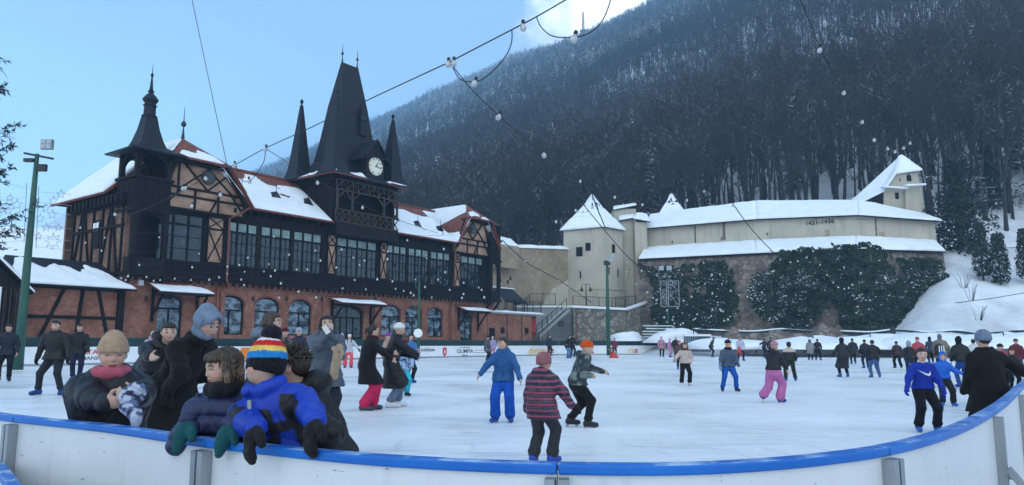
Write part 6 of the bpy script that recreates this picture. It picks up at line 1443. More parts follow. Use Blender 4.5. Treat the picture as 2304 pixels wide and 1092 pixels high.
        if hair=='long':
            for s in(-1,1): W.chain([q(s*.70,.1,.5),q(s*.86,.0,-.4),q(s*.85,.15,-1.4),q(s*.7,.35,-2.6)],[.26*hr,.27*hr,.30*hr,.18*hr],.1*hr)
            W.chain([q(0,-.7,-.3),q(0,-.75,-1.3),q(0,-.6,-2.2)],[.6*hr,.55*hr,.35*hr],.15*hr)
        if hair=='pony': W.chain([q(0,-.95,.35),q(0,-1.3,.2),q(0,-1.4,-.5),q(0,-1.2,-1.0)],[.2*hr,.22*hr,.2*hr,.08*hr],.08*hr)
        def hcut(X,Y2,Z):
            L=np.stack([X-hc[0],Y2-hc[1],Z-hc[2]],-1)@HR/hr; return ((np.minimum(np.minimum(L[...,1]-.30+.0*L[...,0],.42-L[...,2]+.0),(.62 if hair!='short' else .80)-np.abs(L[...,0]))))*hr
        def hd_(X,Y2,Z):
            L=np.stack([X-hc[0],Y2-hc[1],Z-hc[2]],-1)@HR; an_=np.arctan2(L[...,0],L[...,1]); return .0035*np.sin(an_*34+L[...,2]*30)+.002*np.sin(an_*71-L[...,2]*50)
        sdf_obj('hair',W,h*.8,'hair',hcl if not o.get('hairf') else (lambda V:o['hairf'](V,hc,HR,hr)),body,hd_ if det else None,hcut)
    # ---------------- hat
    hat=o.get('hat')
    if hat:
        W=SDF(); ht=o.get('hatshape','beanie'); top=o.get('hattop',.0); W.ell(q(0,-.14,.34),A(.86,1.05,.86+top*.5)*hr,.02,HR)
        W.cap(q(0,-.12,.10),q(0,-.12,.34),.94*hr,.95*hr,.01,HR,(.91,1.1,1))
        if ht=='slouch': W.ell(q(0,-.35,1.15),A(.45,.5,.36)*hr,.25*hr,HR)
        br=o.get('brim',.20)
        def c2(X,Y2,Z):
            L=np.stack([X-hc[0],Y2-hc[1],Z-hc[2]],-1)@HR/hr; return (br+L[...,1]*.12-L[...,2])*hr
        def d2(X,Y2,Z):
            L=np.stack([X-hc[0],Y2-hc[1],Z-hc[2]],-1)@HR/hr; d=-.018*np.clip((br+.42-L[...,2])*9,0,1)*hr*2
            if det: d=d+.0022*np.sin(np.arctan2(L[...,0],L[...,1])*60)
            return d
        hf=o.get('hatf'); sdf_obj('hat',W,h*.8,'knit',(lambda V:hf(((V-hc)@HR)/hr)) if hf else hat,body,d2,c2)
        if o.get('pom'): W=SDF(); W.ell(q(0,-.2,1.25+top*.55),A(.42,.42,.40)*hr*o.get('pomr',1.),.01); sdf_obj('pompom',W,h,'knit',o['pom'],body,lambda X,Y2,Z:.006*np.sin(X*190)*np.sin(Y2*180)*np.sin(Z*170))
    if hood=='up':
        W=SDF(); W.ell(q(0,-.2,.22),A(.92,1.12,1.08)*hr,.02,HR).ell(q(0,-.15,-.75),A(.84,.95,.62)*hr,.2*hr,HR).ell(q(0,-.5,1.0),A(.5,.55,.45)*hr,.4*hr,HR).ell(q(0,.55,.55),A(.70,.45,.60)*hr,.3*hr,HR)
        W.ell(q(0,1.05,-.10),A(.58,1.25,.86)*hr,.05*hr,HR,sub=True); W.ell(q(0,.30,-.05),A(.70,.8,.84)*hr,.05*hr,HR,sub=True)
        sdf_obj('hood',W,h,'cloth',o.get('hoodc',jc),body,folds(2,.003,40))
    if o.get('scarf'):
        W=SDF(); 
        for t in range(8): a1=t/8*6.283;a2=(t+1)/8*6.283; W.cap(N+up*.02*S_+FR@A(math.cos(a1)*.05,math.sin(a1)*.05+.01,0)*S_,N+up*.02*S_+FR@A(math.cos(a2)*.05,math.sin(a2)*.05+.01,0)*S_,.026*S_,None,.02)
        sdf_obj('scarf',W,h,'knit',o['scarf'],body)
    body['_j']=0; del body['_j']
    return dict(o=body,hc=hc,HR=HR,hr=hr,hands=hands,S=S_,N=N,P=P,FR=FR,up=up,h=h,C=C,Am=Am,J=J,g=g,Y=Y,q=q)
simple('eye_white',(.6,.56,.54),.25,var=.02); simple('eye_dark',(.02,.014,.01),.15,var=.02)
# ================================================================ PEOPLE
def sr(r,g,b): 
    f=lambda c:((c/255+.055)/1.055)**2.4 if c>10 else c/255/12.92
    return (f(r),f(g),f(b))
def at_px(px,d): return Vector(((px-1152)/F*d*1.0,d,0))   # on the ice at depth d near eye level
def W2B(g,yaw,S,pts):
    Y=R(yaw); out=[]
    for (px,py,d) in pts:
        p=atd(px,py,d); dx,dy=p.x-g.x,p.y-g.y; out.append(((dx*math.cos(Y)-dy*math.sin(Y))/S,(dx*math.sin(Y)+dy*math.cos(Y))/S,p.z/S))
    return out
BLK=(.010,.010,.013); NAVY=(.012,.016,.035); DK=(.018,.018,.022)
# ---- 1 child in beige hat leaning on the rail
def leopard(V):
    n=vnoise(V[:,0]*55,V[:,2]*55+V[:,1]*30,3); m=vnoise(V[:,0]*48+9,V[:,2]*48+V[:,1]*30,8); C=np.tile(np.array([.50,.54,.66]),(len(V),1)); C[(n>.52)]=(.14,.17,.30); C[(n>.60)&(m>.4)]=(.03,.035,.07); return C
g=at_px(264,4.22); Y_=163; S=1.32
hl,hr2=W2B(g,Y_,S,[(312,900,3.84),(264,922,3.82)])
p1=person(0,1290,400,Y_,'child in beige slouch hat and black padded jacket leaning on the blue rail',ground=g,H=S,h=.0075,hk=.133,lean=5,head=-14,nod=9,hat=(.42,.28,.185),hatshape='slouch',brim=.10,hattop=.5,top=(.010,.010,.015),hood='down',quilt=.0,jw=1.30,aw=1.15,wide=1.14,hem=.42,skin=(.50,.30,.23),blush=1,shut=True,scarf=(.45,.10,.14),
  arms=((hl[0],hl[1],hl[2],-.7,-.3,-1.2),(hr2[0],hr2[1],hr2[2],.8,-.25,-1.2)),handL=(.75,.45,.1,.1,-.9,.4,1.0),handR=(-.85,.45,.1,-.1,-.9,.3,1.0),hair='pony',haircol=(.06,.035,.02),fold=.0045,lips=(.28,.07,.07))
HOLD=p1
def scarf_obj():
    W=SDF(); P=lambda px,py,d: A(*atd(px,py,d)); W.chain([P(272,905,3.86),P(290,893,3.84),P(305,880,3.86),P(316,890,3.86)],[.018,.038,.045,.03],.02); W.chain([P(290,893,3.84),P(296,915,3.80),P(305,935,3.79),P(303,957,3.785)],[.04,.035,.03,.024],.02).chain([P(285,900,3.84),P(281,917,3.82),P(287,930,3.80)],[.03,.022,.012],.02)
    o=sdf_obj('scarf',W,.007,'knit',leopard,None,folds(3,.006,70)); o['label']='blue and white leopard patterned scarf held by the child in beige hat'; o['category']='scarf'
scarf_obj()
# ---- 2 smiling girl with bob, teal mittens
g=at_px(522,3.47); Y_=192; S=1.265
hl,hr2=W2B(g,Y_,S,[(520,958,3.17),(425,952,3.26)])
def bobc(V,hc,HR,hr):
    L=((V-hc)@HR)/hr; a=np.arctan2(L[:,0],L[:,1]); n=vnoise(a*16,L[:,2]*1.6,4)*.6+vnoise(a*41,L[:,2]*2.5,5)*.4; t=np.clip((n-.35)*2.6,0,1)[:,None]*np.clip((.9-L[:,2])*.8,.25,1)[:,None]; return np.array([.035,.022,.014])*(1-t)+np.array([.30,.20,.125])*t
p2=person(0,1290,400,Y_,'smiling girl with brown bob hair, navy padded jacket and teal mittens on the rail',ground=g,H=S,h=.007,hk=.132,lean=4,head=36,nod=10,tilt=-4,hair='bob',hairf=bobc,top=(.022,.028,.085),quilt=.085,scarf=(.012,.012,.016),fold=.004,jw=1.18,aw=1.1,wide=1.08,hem=.42,collar=1.2,shut=True,lips=(.40,.16,.14),skin=(.50,.31,.23),gloves=(.008,.075,.085),mitt=True,
  arms=((hl[0],hl[1],hl[2],-.8,-.3,-1.1),(hr2[0],hr2[1],hr2[2],.7,-.3,-1.1)),handL=(.85,.45,-.35,.2,-.3,-.9,.5),handR=(.1,.75,-.85,-.3,-.3,-.7,.35))
def face_extra(p,smile):
    q=p['q']; hr=p['hr']; m=MB()
    for s in(-1,1):
        pts=[q(s*(.31+.16*math.cos(t)),.80-.10*abs(math.cos(t)),.02+.06*math.sin(t)*(1 if smile else 1)) for t in [0.2+k*.55 for k in range(6)]]; m.tube([tuple(x) for x in pts],.022*hr,4); m.build('eyelash','eye_dark',p['o']); m=MB()
    if smile:
        m=MB(); pts=[q(.30*math.sin(t),.905-.17*abs(math.sin(t)),-.53+.10*(1-math.cos(t))) for t in [-1.1+k*.22 for k in range(11)]]; m.tube([tuple(x) for x in pts],.028*hr,5); m.build('smile_line','lip_dark',p['o'])
simple('lip_dark',(.16,.045,.04),.5,var=.1)
face_extra(p2,True); face_extra(p1,False)
# ---- 3 boy in striped bobble hat, blue and black jacket
g=at_px(668,3.30); Y_=186; S=1.31
hl,hr2=W2B(g,Y_,S,[(722,968,2.80),(586,972,2.88)])
def hatstripe(L):
    z=L[:,2]+L[:,1]*.05; C=np.tile(np.array([.010,.010,.016]),(len(L),1))
    for a,b,c in ((.32,.70,(.02,.22,.56)),(.70,1.0,(.80,.55,.12)),(1.0,1.32,(.62,.02,.02)),(1.32,2.2,(.75,.75,.78))): C[(z>=a)&(z<b)]=c
    return C
def bluejack(V,c):
    C=np.tile(np.array([.008,.045,.42]),(len(V),1)); L=(V-c['C'])@c['FR']; 
    for s in(-1,1):
        a,el,wr=c['Am'][s]; d=el-a; t=((V-a)@d)/(d@d); dist=np.linalg.norm((V-a)-np.clip(t,0,1)[:,None]*d,axis=1); side_=((V-a)@c['FR'][:,1]); m=(dist<.10)&(t>.12)&(t<1.02)&((V[:,2]-(a+np.clip(t,0,1)[:,None]*d)[:,2])<(.030 if s<0 else .05)); C[m]=(.010,.010,.014)
    m=(L[:,2]>.0)&(L[:,2]<.055-np.abs(L[:,0])*.1)&(L[:,0]<-.02)&(L[:,1]>0); C[m]=(.010,.010,.014); m=(np.abs(L[:,0])>.115)&(L[:,2]<.02)&(L[:,2]>-.3); C[m]=(.010,.010,.014)
    m=(np.abs(L[:,2]+.19-L[:,0]*.3)<.006); C[m]=(.35,.03,.03); return C
p3=person(0,1290,400,Y_,'boy in rainbow striped bobble hat and blue and black ski jacket hanging over the rail',ground=g,H=S,h=.007,hk=.122,lean=11,side=15,head=72,nod=-4,tilt=10,hat=(.01,.01,.015),hatf=hatstripe,brim=-.42,hattop=.9,pom=(.012,.012,.02),pomr=1.35,jcol=bluejack,quilt=0,jw=1.16,aw=1.06,wide=1.04,hem=.43,fold=.005,collar=1.5,skin=(.50,.31,.23),gloves=(.010,.010,.012),
  arms=((hl[0],hl[1],hl[2],-.6,-.3,-.9),(hr2[0],hr2[1],hr2[2],.4,-.3,-1.)),handL=(.35,.5,-.8,.6,-.2,-.5,.35),handR=(.05,.55,-.85,-.6,-.4,-.4,.30))
def lanyard():
    m=MB(); FR=p3['FR']; N=p3['N'];C=p3['C']; a=N+FR@A(.035,.100,.0); b=C+FR@A(.045,.160,-.01); c=C+FR@A(.01,.165,-.115); m.smooth=True; m.tube([tuple(a),tuple((a+b)/2+FR@A(0,.014,0)),tuple(b)],.009,6); m.build('lanyard','ad_grey',p3['o']); m=MB(); m.bar(b,c,.026,.006,up=tuple(FR[:,1])); so_=m.build('strap','dark_net',p3['o']); ax=nrm(c-b); nn=FR[:,1]; xx=ax; yy=np.cross(nn,xx); Mx=Matrix(((xx[0],yy[0],nn[0],0),(xx[1],yy[1],nn[1],0),(xx[2],yy[2],nn[2],0),(0,0,0,1))); text('puma',.022,'white_paint',so_,Matrix.Translation(Vector((b+c)/2+nn*.005))@Mx,ext=.001)
    m=MB(); m.bar(c,c+FR@A(0,0,-.04),.03,.012,up=tuple(FR[:,1])); m.build('buckle','cable',p3['o'])
lanyard()
# ---- 4 boy with dark hair and glasses behind him
g=at_px(728,3.60); Y_=262; S=1.31
hl,hr2=W2B(g,Y_,S,[(640,990,3.3),(690,965,3.45)])
p4=person(0,1290,400,Y_,'boy with tousled dark brown hair in black hooded jacket beside the striped hat',ground=g,H=S,h=.0075,hk=.125,lean=24,head=6,nod=6,side=-6,hair='short',haircol=(.04,.026,.018),top=(.010,.010,.012),hood='down',jw=1.22,aw=1.25,hem=.40,skin=(.50,.31,.23),arms=((hl[0],hl[1],hl[2]),(hr2[0],hr2[1],hr2[2])),gloves=(.01,.01,.012))
m=MB(); q=p4['q']; hr=p4['hr']
for s in(-1,1): m.tube([tuple(q(s*.5,.80,.08)),tuple(q(s*.80,.3,.10)),tuple(q(s*.84,-.05,.05))],.02*hr,5)
m.tube([tuple(q(-.5,.82,.08)),tuple(q(-.3,.92,.14)),tuple(q(0,.93,.08)),tuple(q(.3,.92,.14)),tuple(q(.5,.82,.08))],.025*hr,5); m.build('glasses','metal_grey',p4['o'])
def spikes_hair(p,n,c,seed,L=.5):
    m=MB(); m.smooth=True; rs=random.Random(seed); q=p['q']; hr=p['hr']
    for _ in range(n):
        a=rs.uniform(0,6.28); u=rs.uniform(.0,1.); el=math.asin(min(1,u)); d=(math.cos(el)*math.sin(a),math.cos(el)*math.cos(a)*1.0,math.sin(el))
        if d[1]>.55 and d[2]<.5: continue
        b=[d[0]*.86,d[1]*.95-.14,d[2]*.86+.26]; t=[b[0]+d[0]*L*.4+rs.uniform(-.2,.2),b[1]+d[1]*L*.4+rs.uniform(-.2,.2),b[2]+d[2]*L*.6+rs.uniform(-.15,.2)]
        m.tube([tuple(q(*b)),tuple(q(*[(x+y)/2 for x,y in zip(b,t)])+A(0,0,.02*hr)),tuple(q(*t))],[.045*hr,.035*hr,.006*hr],4)
    m.build('hair_tuft',c,p['o'])
simple('hair_dark',(.035,.022,.015),.5,var=.3)
spikes_hair(p4,260,'hair_dark',2,.5)
# ---- 5 man in grey hood and black coat
g=at_px(416,6.3); Y_=112; S=1.66
hl,hr2=W2B(g,Y_,S,[(500,850,6.4),(378,872,6.1)])
p5=person(0,1160,480,Y_,'tall man in black coat with pale grey blue hood up, bending to the right',ground=g,H=S,h=.0095,lean=33,head=4,nod=22,hood='up',hoodc=(.17,.22,.31),top=(.008,.008,.010),jmat='cloth',jw=1.02,aw=1.0,wide=.95,hem=.30,pants=(.008,.008,.010),pw=1.2,arms=((hl[0],hl[1],hl[2],0,-.1,-1),(hr2[0],hr2[1],hr2[2],.1,0,-1)),gloves=(.010,.010,.012),handR=(-.3,-.2,-.9,0,.5,0,.3),legs=((-.10,.10,0),(.10,-.14,.0)),skin=(.46,.30,.24))
# ---- 6 young man bending to his skate
g=at_px(362,9.4); Y_=135; S=1.76
hl,hr2=W2B(g,Y_,S,[(368,890,8.),(357,838,7.9)])
person(0,1020,330,Y_,'dark haired young man in black bending deeply to reach his lifted blue skate',ground=g,H=S,lean=50,head=12,nod=4,hair='short',haircol=(.02,.014,.01),top=(.012,.012,.016),quilt=.1,jw=1.1,aw=1.2,hem=.44,pants=BLK,hood='down',arms=((hl[0],hl[1],hl[2]),(hr2[0],hr2[1],hr2[2])),legs=((-.06,-.05,0),(.10,.12,.28)))
# ---- 7.. the others
def camo(V,c):
    n=fbm(V[:,0]*16+V[:,1]*9,V[:,2]*16,4,3); C=np.tile(np.array([.055,.075,.085]),(len(V),1)); C[n>.52]=(.02,.03,.035); C[n<.40]=(.20,.23,.20); return C
def stripes(V,c):
    z=V[:,2]/c['S']-.12*np.clip(np.abs(V[:,0])/c['S']-.13,0,1); t=(z*19)%1.; u=(z*57+.2)%1.; C=np.tile(np.array([.022,.015,.035]),(len(V),1)); C[u<.22]=(.12,.10,.14); C[t<.26]=(.36,.05,.10); return C
def twotone(a,b,zf=.03):
    def f(V,c): L=(V-c['C'])@c['FR']; C=np.tile(np.array(b),(len(V),1)); C[L[:,2]>zf*c['S']]=a; return C
    return f
def blot(a,b,s=30,th=.55):
    def f(V,c): n=fbm(V[:,0]*s+V[:,1]*s*.6,V[:,2]*s,7,3); C=np.tile(np.array(a),(len(V),1)); C[n>th]=b; return C
    return f
person(10,858,130,155,'man in dark navy jacket cut by the left edge of the photo',hair='short',top=NAVY,pants=BLK,hem=.45,legs=((-.06,0,0),(.09,.03,0)),boots=(.02,.02,.03))
person(115,889,171,176,'stocky man in black zip jacket standing wide on blue skates at the left',hair='short',haircol=(.015,.01,.008),top=BLK,wide=1.15,jw=1.18,aw=1.15,pants=(.02,.022,.03),hem=.46,legs=((-.13,.02,0,-20),(.17,.0,0,25)),arms=((-.22,.05,.47),(.22,.0,.47)),gloves=BLK,head=-6,boots=(.02,.05,.22))
person(170,856,129,150,'slimmer man in black jacket half hidden behind the stocky man, bright blue skates',hair='short',haircol=(.015,.01,.008),top=BLK,pants=(.015,.02,.05),hem=.46,head=-8,legs=((-.05,0,0),(.05,.05,0)),arms=((-.15,.1,.5),(.16,.03,.52)),boots=(.02,.08,.5))
person(338,850,108,150,'child in white and pink hooded suit leaning beside the bending man',hat=(.6,.52,.56),brim=-.1,scarf=(.5,.25,.35),top=(.45,.35,.42),jcol=blot((.55,.48,.55),(.22,.08,.16)),pants=(.06,.03,.06),lean=24,hood='down')
person(600,1032,314,70,'long brown haired woman in navy jacket with grey hood, behind the leaning children',ground=at_px(605,8.1),H=1.62,hair='long',haircol=(.055,.032,.022),top=(.012,.014,.025),hood='down',jcol=lambda V,c:np.where(((V-c['N'])@c['up']>-.03)[:,None],np.array([.14,.17,.22]),np.array([.012,.014,.025])),jw=1.15,aw=1.2,pants=BLK,head=20)
person(636,888,152,170,'woman in maroon beanie and black and grey patterned fur coat',hat=(.10,.012,.022),top=BLK,jcol=blot((.012,.012,.014),(.16,.14,.12),40,.6),jw=1.15,aw=1.15,hem=.4,arms=((-.1,.2,.62),(.1,.2,.6)))
person(652,862,104,180,'small child in pink knitted hat between two adults far behind the striped hat',hat=(.55,.12,.20),pom=(.5,.2,.25),top=(.20,.10,.18))
person(670,866,130,190,'person in pale patterned beanie and dark navy jacket standing at the far boards',hat=(.30,.36,.48),top=NAVY,pants=BLK)
gph=at_px(738,11.2); hl,hr2=W2B(gph,150,1.70,[(768,806,10.85),(741,748,10.92)])
p9=person(738,960,255,150,'long dark haired woman in grey puffer coat holding a phone to her face',ground=gph,H=1.70,h=.012,hair='long',haircol=(.010,.008,.009),top=(.085,.10,.135),quilt=.13,jw=1.22,aw=1.3,hem=.37,lean=4,head=14,nod=2,pants=(.02,.025,.04),hood='down',arms=((hl[0],hl[1],hl[2],-.9,-.3,-.6),(hr2[0],hr2[1],hr2[2],.8,.1,-.9)),handR=(-.2,.1,1,0,-.6,.2,.9),handL=(.3,.9,0,.6,-.2,0,.8),skin=(.50,.33,.27),lips=(.35,.1,.1))
m=MB(); c=atd(735,741,10.8); m.bar(c+Vector((-.045,0,.05)),c+Vector((.03,0,-.06)),.075,.012,up=(0,1,0)); o=m.build('phone','eye_white',loc=None); tag(o,'pale phone held to the face of the woman in grey puffer coat','phone'); o.location=(0,0,0)
W=SDF(); P=lambda px,py,d: A(*atd(px,py,d)); W.chain([P(752,785,10.7),P(764,783,10.68),P(770,797,10.66)],[.04,.05,.035],.03).chain([P(758,790,10.7),P(757,815,10.72),P(751,845,10.76)],[.05,.06,.07],.04); o=sdf_obj('cloth_bag',W,.016,'cloth',(.36,.26,.18),None,folds(4,.01,40)); tag(o,'beige cloth bag hugged by the woman in grey puffer coat','bag')
person(784,828,78,165,'girl in white hooded jacket and bright coral trousers bending forward',hat=(.75,.72,.72),brim=.0,hair='long',haircol=(.03,.02,.015),top=(.55,.55,.60),pants=(.85,.10,.12),flare=.7,lean=22,boots=(.02,.06,.25),arms=((-.3,.1,.5),(.2,.2,.55)),gloves=DK,legs=((-.07,0,0),(.1,0,0)))
person(770,822,72,200,'child in pale grey jacket with lilac bobble hat beside the girl in coral trousers',hat=(.5,.4,.55),pom=(.6,.45,.6),top=(.30,.31,.36),pants=(.4,.42,.4),lean=15)
person(828,924,196,72,'woman with dark ponytail in long black coat and crimson trousers',hair='pony',haircol=(.015,.010,.010),top=BLK,jmat='cloth',jw=1.2,hem=.30,pants=(.52,.02,.085),flare=.75,pw=1.08,boots=(.05,.05,.08),lean=10,collar=1.2,scarf=(.05,.012,.018),arms=((-.08,.28,.66),(.08,.26,.58)),legs=((-.04,.05,0,-6),(.05,-.06,0,10)),skin=(.55,.36,.28),head=5)
person(884,917,193,78,'woman in white beanie and long black quilted coat reaching forward with one arm',hat=(.72,.72,.74),brim=.15,hattop=.2,top=BLK,jcol=None,quilt=.09,hem=.22,jw=1.12,aw=1.15,pants=(.13,.17,.24),flare=.3,boots=(.7,.7,.72),lean=14,collar=1.5,arms=((-.06,.22,.60),(.04,.33,.57)),legs=((-.05,.05,0,-5),(.06,-.04,0,12)),gloves=BLK)
person(906,892,128,150,'child in maroon cap, pale blue jacket and turquoise trousers behind the white beanie',hat=(.09,.012,.018),top=(.3,.42,.62),jcol=blot((.35,.48,.68),(.03,.05,.12),26,.6),pants=(.03,.42,.52),flare=.5,boots=(.02,.02,.03),gloves=BLK,hem=.45)
person(920,862,112,140,'dark haired woman in blue jacket behind the outstretched arm',hair='long',haircol=(.02,.015,.013),top=(.05,.17,.42),pants=NAVY)
person(868,848,98,100,'child in purple bobble hat glimpsed between the two long black coats',hat=(.28,.03,.32),pom=(.35,.05,.4),top=(.4,.25,.2),pants=DK)
pb=person(1132,950,194,186,'boy in blue zip jacket and bright blue ski trousers with arms held out',hair='short',haircol=(.045,.025,.015),top=(.010,.085,.26),pants=(.008,.075,.40),jw=1.05,pw=1.12,hem=.47,flare=.6,boots=(.02,.05,.28),arms=((-.22,.12,.475),(.27,.16,.53,.6,-.4,-.4)),legs=((-.085,.02,0,-14),(.085,.05,0,20)),head=42,nod=0,skin=(.55,.35,.26),lean=6,kid=True,collar=1.4,hood='down')
m=MB(); FR=pb['FR'];C=pb['C'];S=pb['S']; up=pb['up']; pts=[pb['N']+FR@A(0,.052,-.02)*S,C+FR@A(0,.082,.03)*S,C+FR@A(0,.084,-.06)*S,pb['P']+FR@A(0,.088,.05)*S,pb['P']+FR@A(0,.086,-.02)*S]; m.tube([tuple(p) for p in pts],.006,5); m.build('zip','cable',pb['o'])
person(1096,812,56,120,'woman in black hat and grey violet coat near the OLIMPIA board',hat=BLK,top=(.075,.07,.10),hem=.36,jw=1.15,pants=BLK,boots=(.02,.05,.3))
person(1109,809,52,200,'child in lilac jacket and pink trousers beside the grey violet coat',hat=(.5,.45,.55),top=(.35,.30,.48),pants=(.5,.2,.3),jw=1.1)
person(1308,962,200,78,'boy in orange beanie and grey green camouflage jacket skating to the right',hat=(.62,.085,.012),brim=.12,hattop=.1,top=DK,jcol=camo,jw=1.1,aw=1.1,hem=.47,pants=(.010,.010,.012),pcol=None,pw=1.1,boots=(.02,.02,.022),lean=20,kid=True,arms=((-.10,.30,.62),(.08,.10,.58,.4,-.9,-.2)),legs=((-.05,-.12,.02,0),(.05,.06,0,8)),head=10,hood='down',collar=1.,skin=(.58,.37,.29),lift=0.)
ps=person(1222,1044,250,28,'child in pink knitted hat and pink striped dark jacket seen from behind near the rail',hat=(.30,.12,.13),brim=-.25,hattop=.3,jcol=stripes,top=DK,jw=1.2,aw=1.22,hem=.40,hood='down',pants=(.035,.037,.042),flare=.5,pw=1.05,boots=(.02,.06,.4),gloves=BLK,mitt=True,kid=True,arms=((-.19,.02,.40),(.28,.12,.46,.5,-.3,.3)),handR=(.6,.3,-.4),head=25,legs=((-.075,-.05,0),(.07,.04,0)),lean=6,h=.012)
person(1236,801,48,150,'man in dark blue jacket standing at the far boards left of the orange hat',hair='short',top=NAVY,pants=BLK)
person(1278,806,52,140,'person in black jacket and faded jeans skating near the far boards',hair='long',haircol=BLK,top=BLK,pants=(.10,.20,.38),lean=20,arms=((-.2,.2,.6),(.2,.1,.6)))
person(1288,803,52,40,'person all in black right behind the one in faded jeans',hair='short',haircol=BLK,top=BLK,pants=BLK)
person(1383,801,40,180,'child in maroon jacket and pink hat standing behind the small red sled',hat=(.4,.1,.16),top=(.18,.02,.04),pants=BLK)
person(1376,805,34,180,'child in white hat and black top sitting low in front of the maroon jacket',hat=(.7,.66,.66),top=BLK,jcol=blot(BLK,(.6,.55,.55),30,.6),crouch=.2,legs=((-.09,.2,0),(.09,.2,0)),pants=(.45,.02,.03))
m=MB(); g=gnd(1381,806); m.lathe((0,0,0),[(.45,0),(.42,.12),(.25,.35),(.12,.5)],12); o=m.build('skating_aid','red_paint',loc=tuple(g)); tag(o,'red plastic skating aid under the sitting child in white hat','skating aid')
person(1489,803,46,180,'girl in pink speckled jacket and dark leggings at the far boards',hat=(.55,.35,.33),top=(.45,.22,.30),pants=BLK,hem=.4)
person(1507,804,42,130,'small child in an all lilac pink ski suit',hat=(.55,.35,.5),top=(.50,.22,.42),pants=(.50,.22,.42),boots=(.02,.08,.35))
person(1521,807,50,160,'person in white hat and black jacket with arms out behind the beige sweater',hat=(.65,.65,.68),top=BLK,pants=BLK,arms=((-.25,.1,.55),(.25,.1,.55)))
person(1530,832,66,185,'child in bright pink hat and dark clothes close behind the beige sweater',hat=(.75,.03,.16),top=(.08,.05,.05),pants=NAVY,boots=(.02,.10,.5))
person(1543,868,99,182,'girl in pale beige sweater and black flared trousers on white skates',hair='long',haircol=(.05,.028,.02),hat=(.16,.10,.07),brim=.3,scarf=(.10,.025,.02),top=(.55,.42,.38),jmat='cloth',pants=(.010,.010,.012),flare=.5,hem=.50,boots=(.7,.68,.68),arms=((-.12,.05,.52),(.30,.15,.52)),legs=((-.09,0,0,-10),(.10,.03,0,10)),gloves=(.3,.24,.28),aw=1.1)
person(1602,804,47,110,'man in dark coat skating bent forward by the blue container',hair='short',haircol=BLK,top=(.02,.03,.03),pants=BLK,lean=26,boots=(.02,.08,.3))
person(1641,881,117,180,'boy in slate blue jacket, navy beanie and bright blue trousers gliding with legs apart',hat=(.015,.02,.06),brim=.2,skin=(.55,.30,.16),scarf=(.01,.012,.02),top=(.055,.085,.14),pants=(.010,.085,.38),pw=1.1,jw=1.1,hem=.47,boots=(.03,.02,.03),kid=True,arms=((-.20,.06,.44),(.19,.10,.46)),gloves=(.25,.30,.45),legs=((-.14,0,0,-14),(.14,.03,0,14)))
person(1667,812,55,175,'girl with long black hair in white and violet top and dark trousers',hair='long',haircol=BLK,top=(.5,.48,.6),pants=(.03,.015,.05),legs=((-.11,0,0),(.11,0,0)))
m=MB(); g=at_px(1658,gnd(1658,812).y-.1); m.lathe((0,0,.35),[(.08,0),(.16,.1),(.15,.5),(.06,.7)],10); o=m.build('shoulder_bag','red_paint',loc=tuple(g)); tag(o,'red bag hanging beside the girl in white and violet top','bag')
person(1698,800,40,60,'boy in bright orange jacket near the far boards',hair='short',haircol=BLK,top=(.75,.10,.03),pants=NAVY,jw=1.1)
person(1721,805,44,60,'left person of a dark clothed pair with an arm stretched to the left',hair='short',haircol=BLK,top=(.02,.02,.03),pants=(.02,.012,.012),arms=((-.3,.05,.66),(.15,.1,.55)))
person(1736,807,48,20,'right person of a dark clothed pair, taller, in black hooded coat',hair='short',haircol=BLK,top=BLK,pants=BLK,hem=.36)
person(1746,906,139,48,'girl in pink ski trousers, black jacket and pink bobble hat striding with one leg back',hat=(.45,.22,.28),pom=(.45,.2,.26),top=(.012,.012,.018),hood='down',pants=(.50,.15,.36),flare=.9,pw=1.2,hem=.52,boots=(.02,.06,.30),kid=True,legs=((-.10,-.22,.05,-30),(.05,.05,0,20)),arms=((-.05,.2,.58),(.14,.16,.5)),jw=1.08,aw=1.1)
person(1779,858,90,10,'girl in black and cream top and olive trousers just behind the pink trousers',hair='pony',haircol=(.012,.01,.01),top=BLK,jcol=twotone((.5,.40,.33),(.012,.012,.014),.04),pants=(.02,.028,.022),flare=.4,legs=((-.11,0,0),(.12,0,0)),hem=.5)
person(1824,811,48,20,'person in long light grey coat near the S-KA board',hair='long',haircol=(.08,.05,.04),top=(.22,.23,.23),hem=.3,jw=1.2,pants=BLK)
person(1841,811,49,30,'person in black standing right of the long light grey coat',hair='short',haircol=BLK,top=BLK,pants=BLK,legs=((-.08,-.05,0),(.10,.05,0)))
person(1899,849,89,2,'person in very long black coat seen from behind with left arm lowered outward',hair='short',haircol=BLK,top=(.014,.014,.018),hem=.22,jw=1.15,hood='up',pants=BLK,boots=(.02,.08,.32),legs=((-.09,0,0),(.10,0,0)),arms=((-.27,.05,.50),(.22,.1,.55)))
person(1921,819,58,10,'person in dark coat farther back, right of the very long black coat',hair='short',haircol=BLK,top=BLK,pants=BLK,hem=.38,boots=(.03,.08,.3))
person(1968,850,86,8,'person in black sweater and blue jeans seen from behind, holding hands to the left',hair='short',haircol=(.015,.012,.012),top=BLK,jw=1.12,pants=(.055,.12,.27),pw=1.15,legs=((-.07,0,0),(.13,0,0)),arms=((-.27,.05,.62),(.17,.1,.6)),boots=(.03,.1,.35))
person(1949,829,66,10,'person in dark clothes partly hidden left of the blue jeans',hair='short',haircol=BLK,top=BLK,pants=(.015,.02,.05),boots=(.02,.08,.35))
person(2021,829,62,5,'person in dark maroon jacket and wide black trousers beside the black sign post',hair='short',haircol=BLK,top=(.04,.015,.025),pants=BLK,flare=.6,legs=((-.10,0,0),(.12,0,0)))
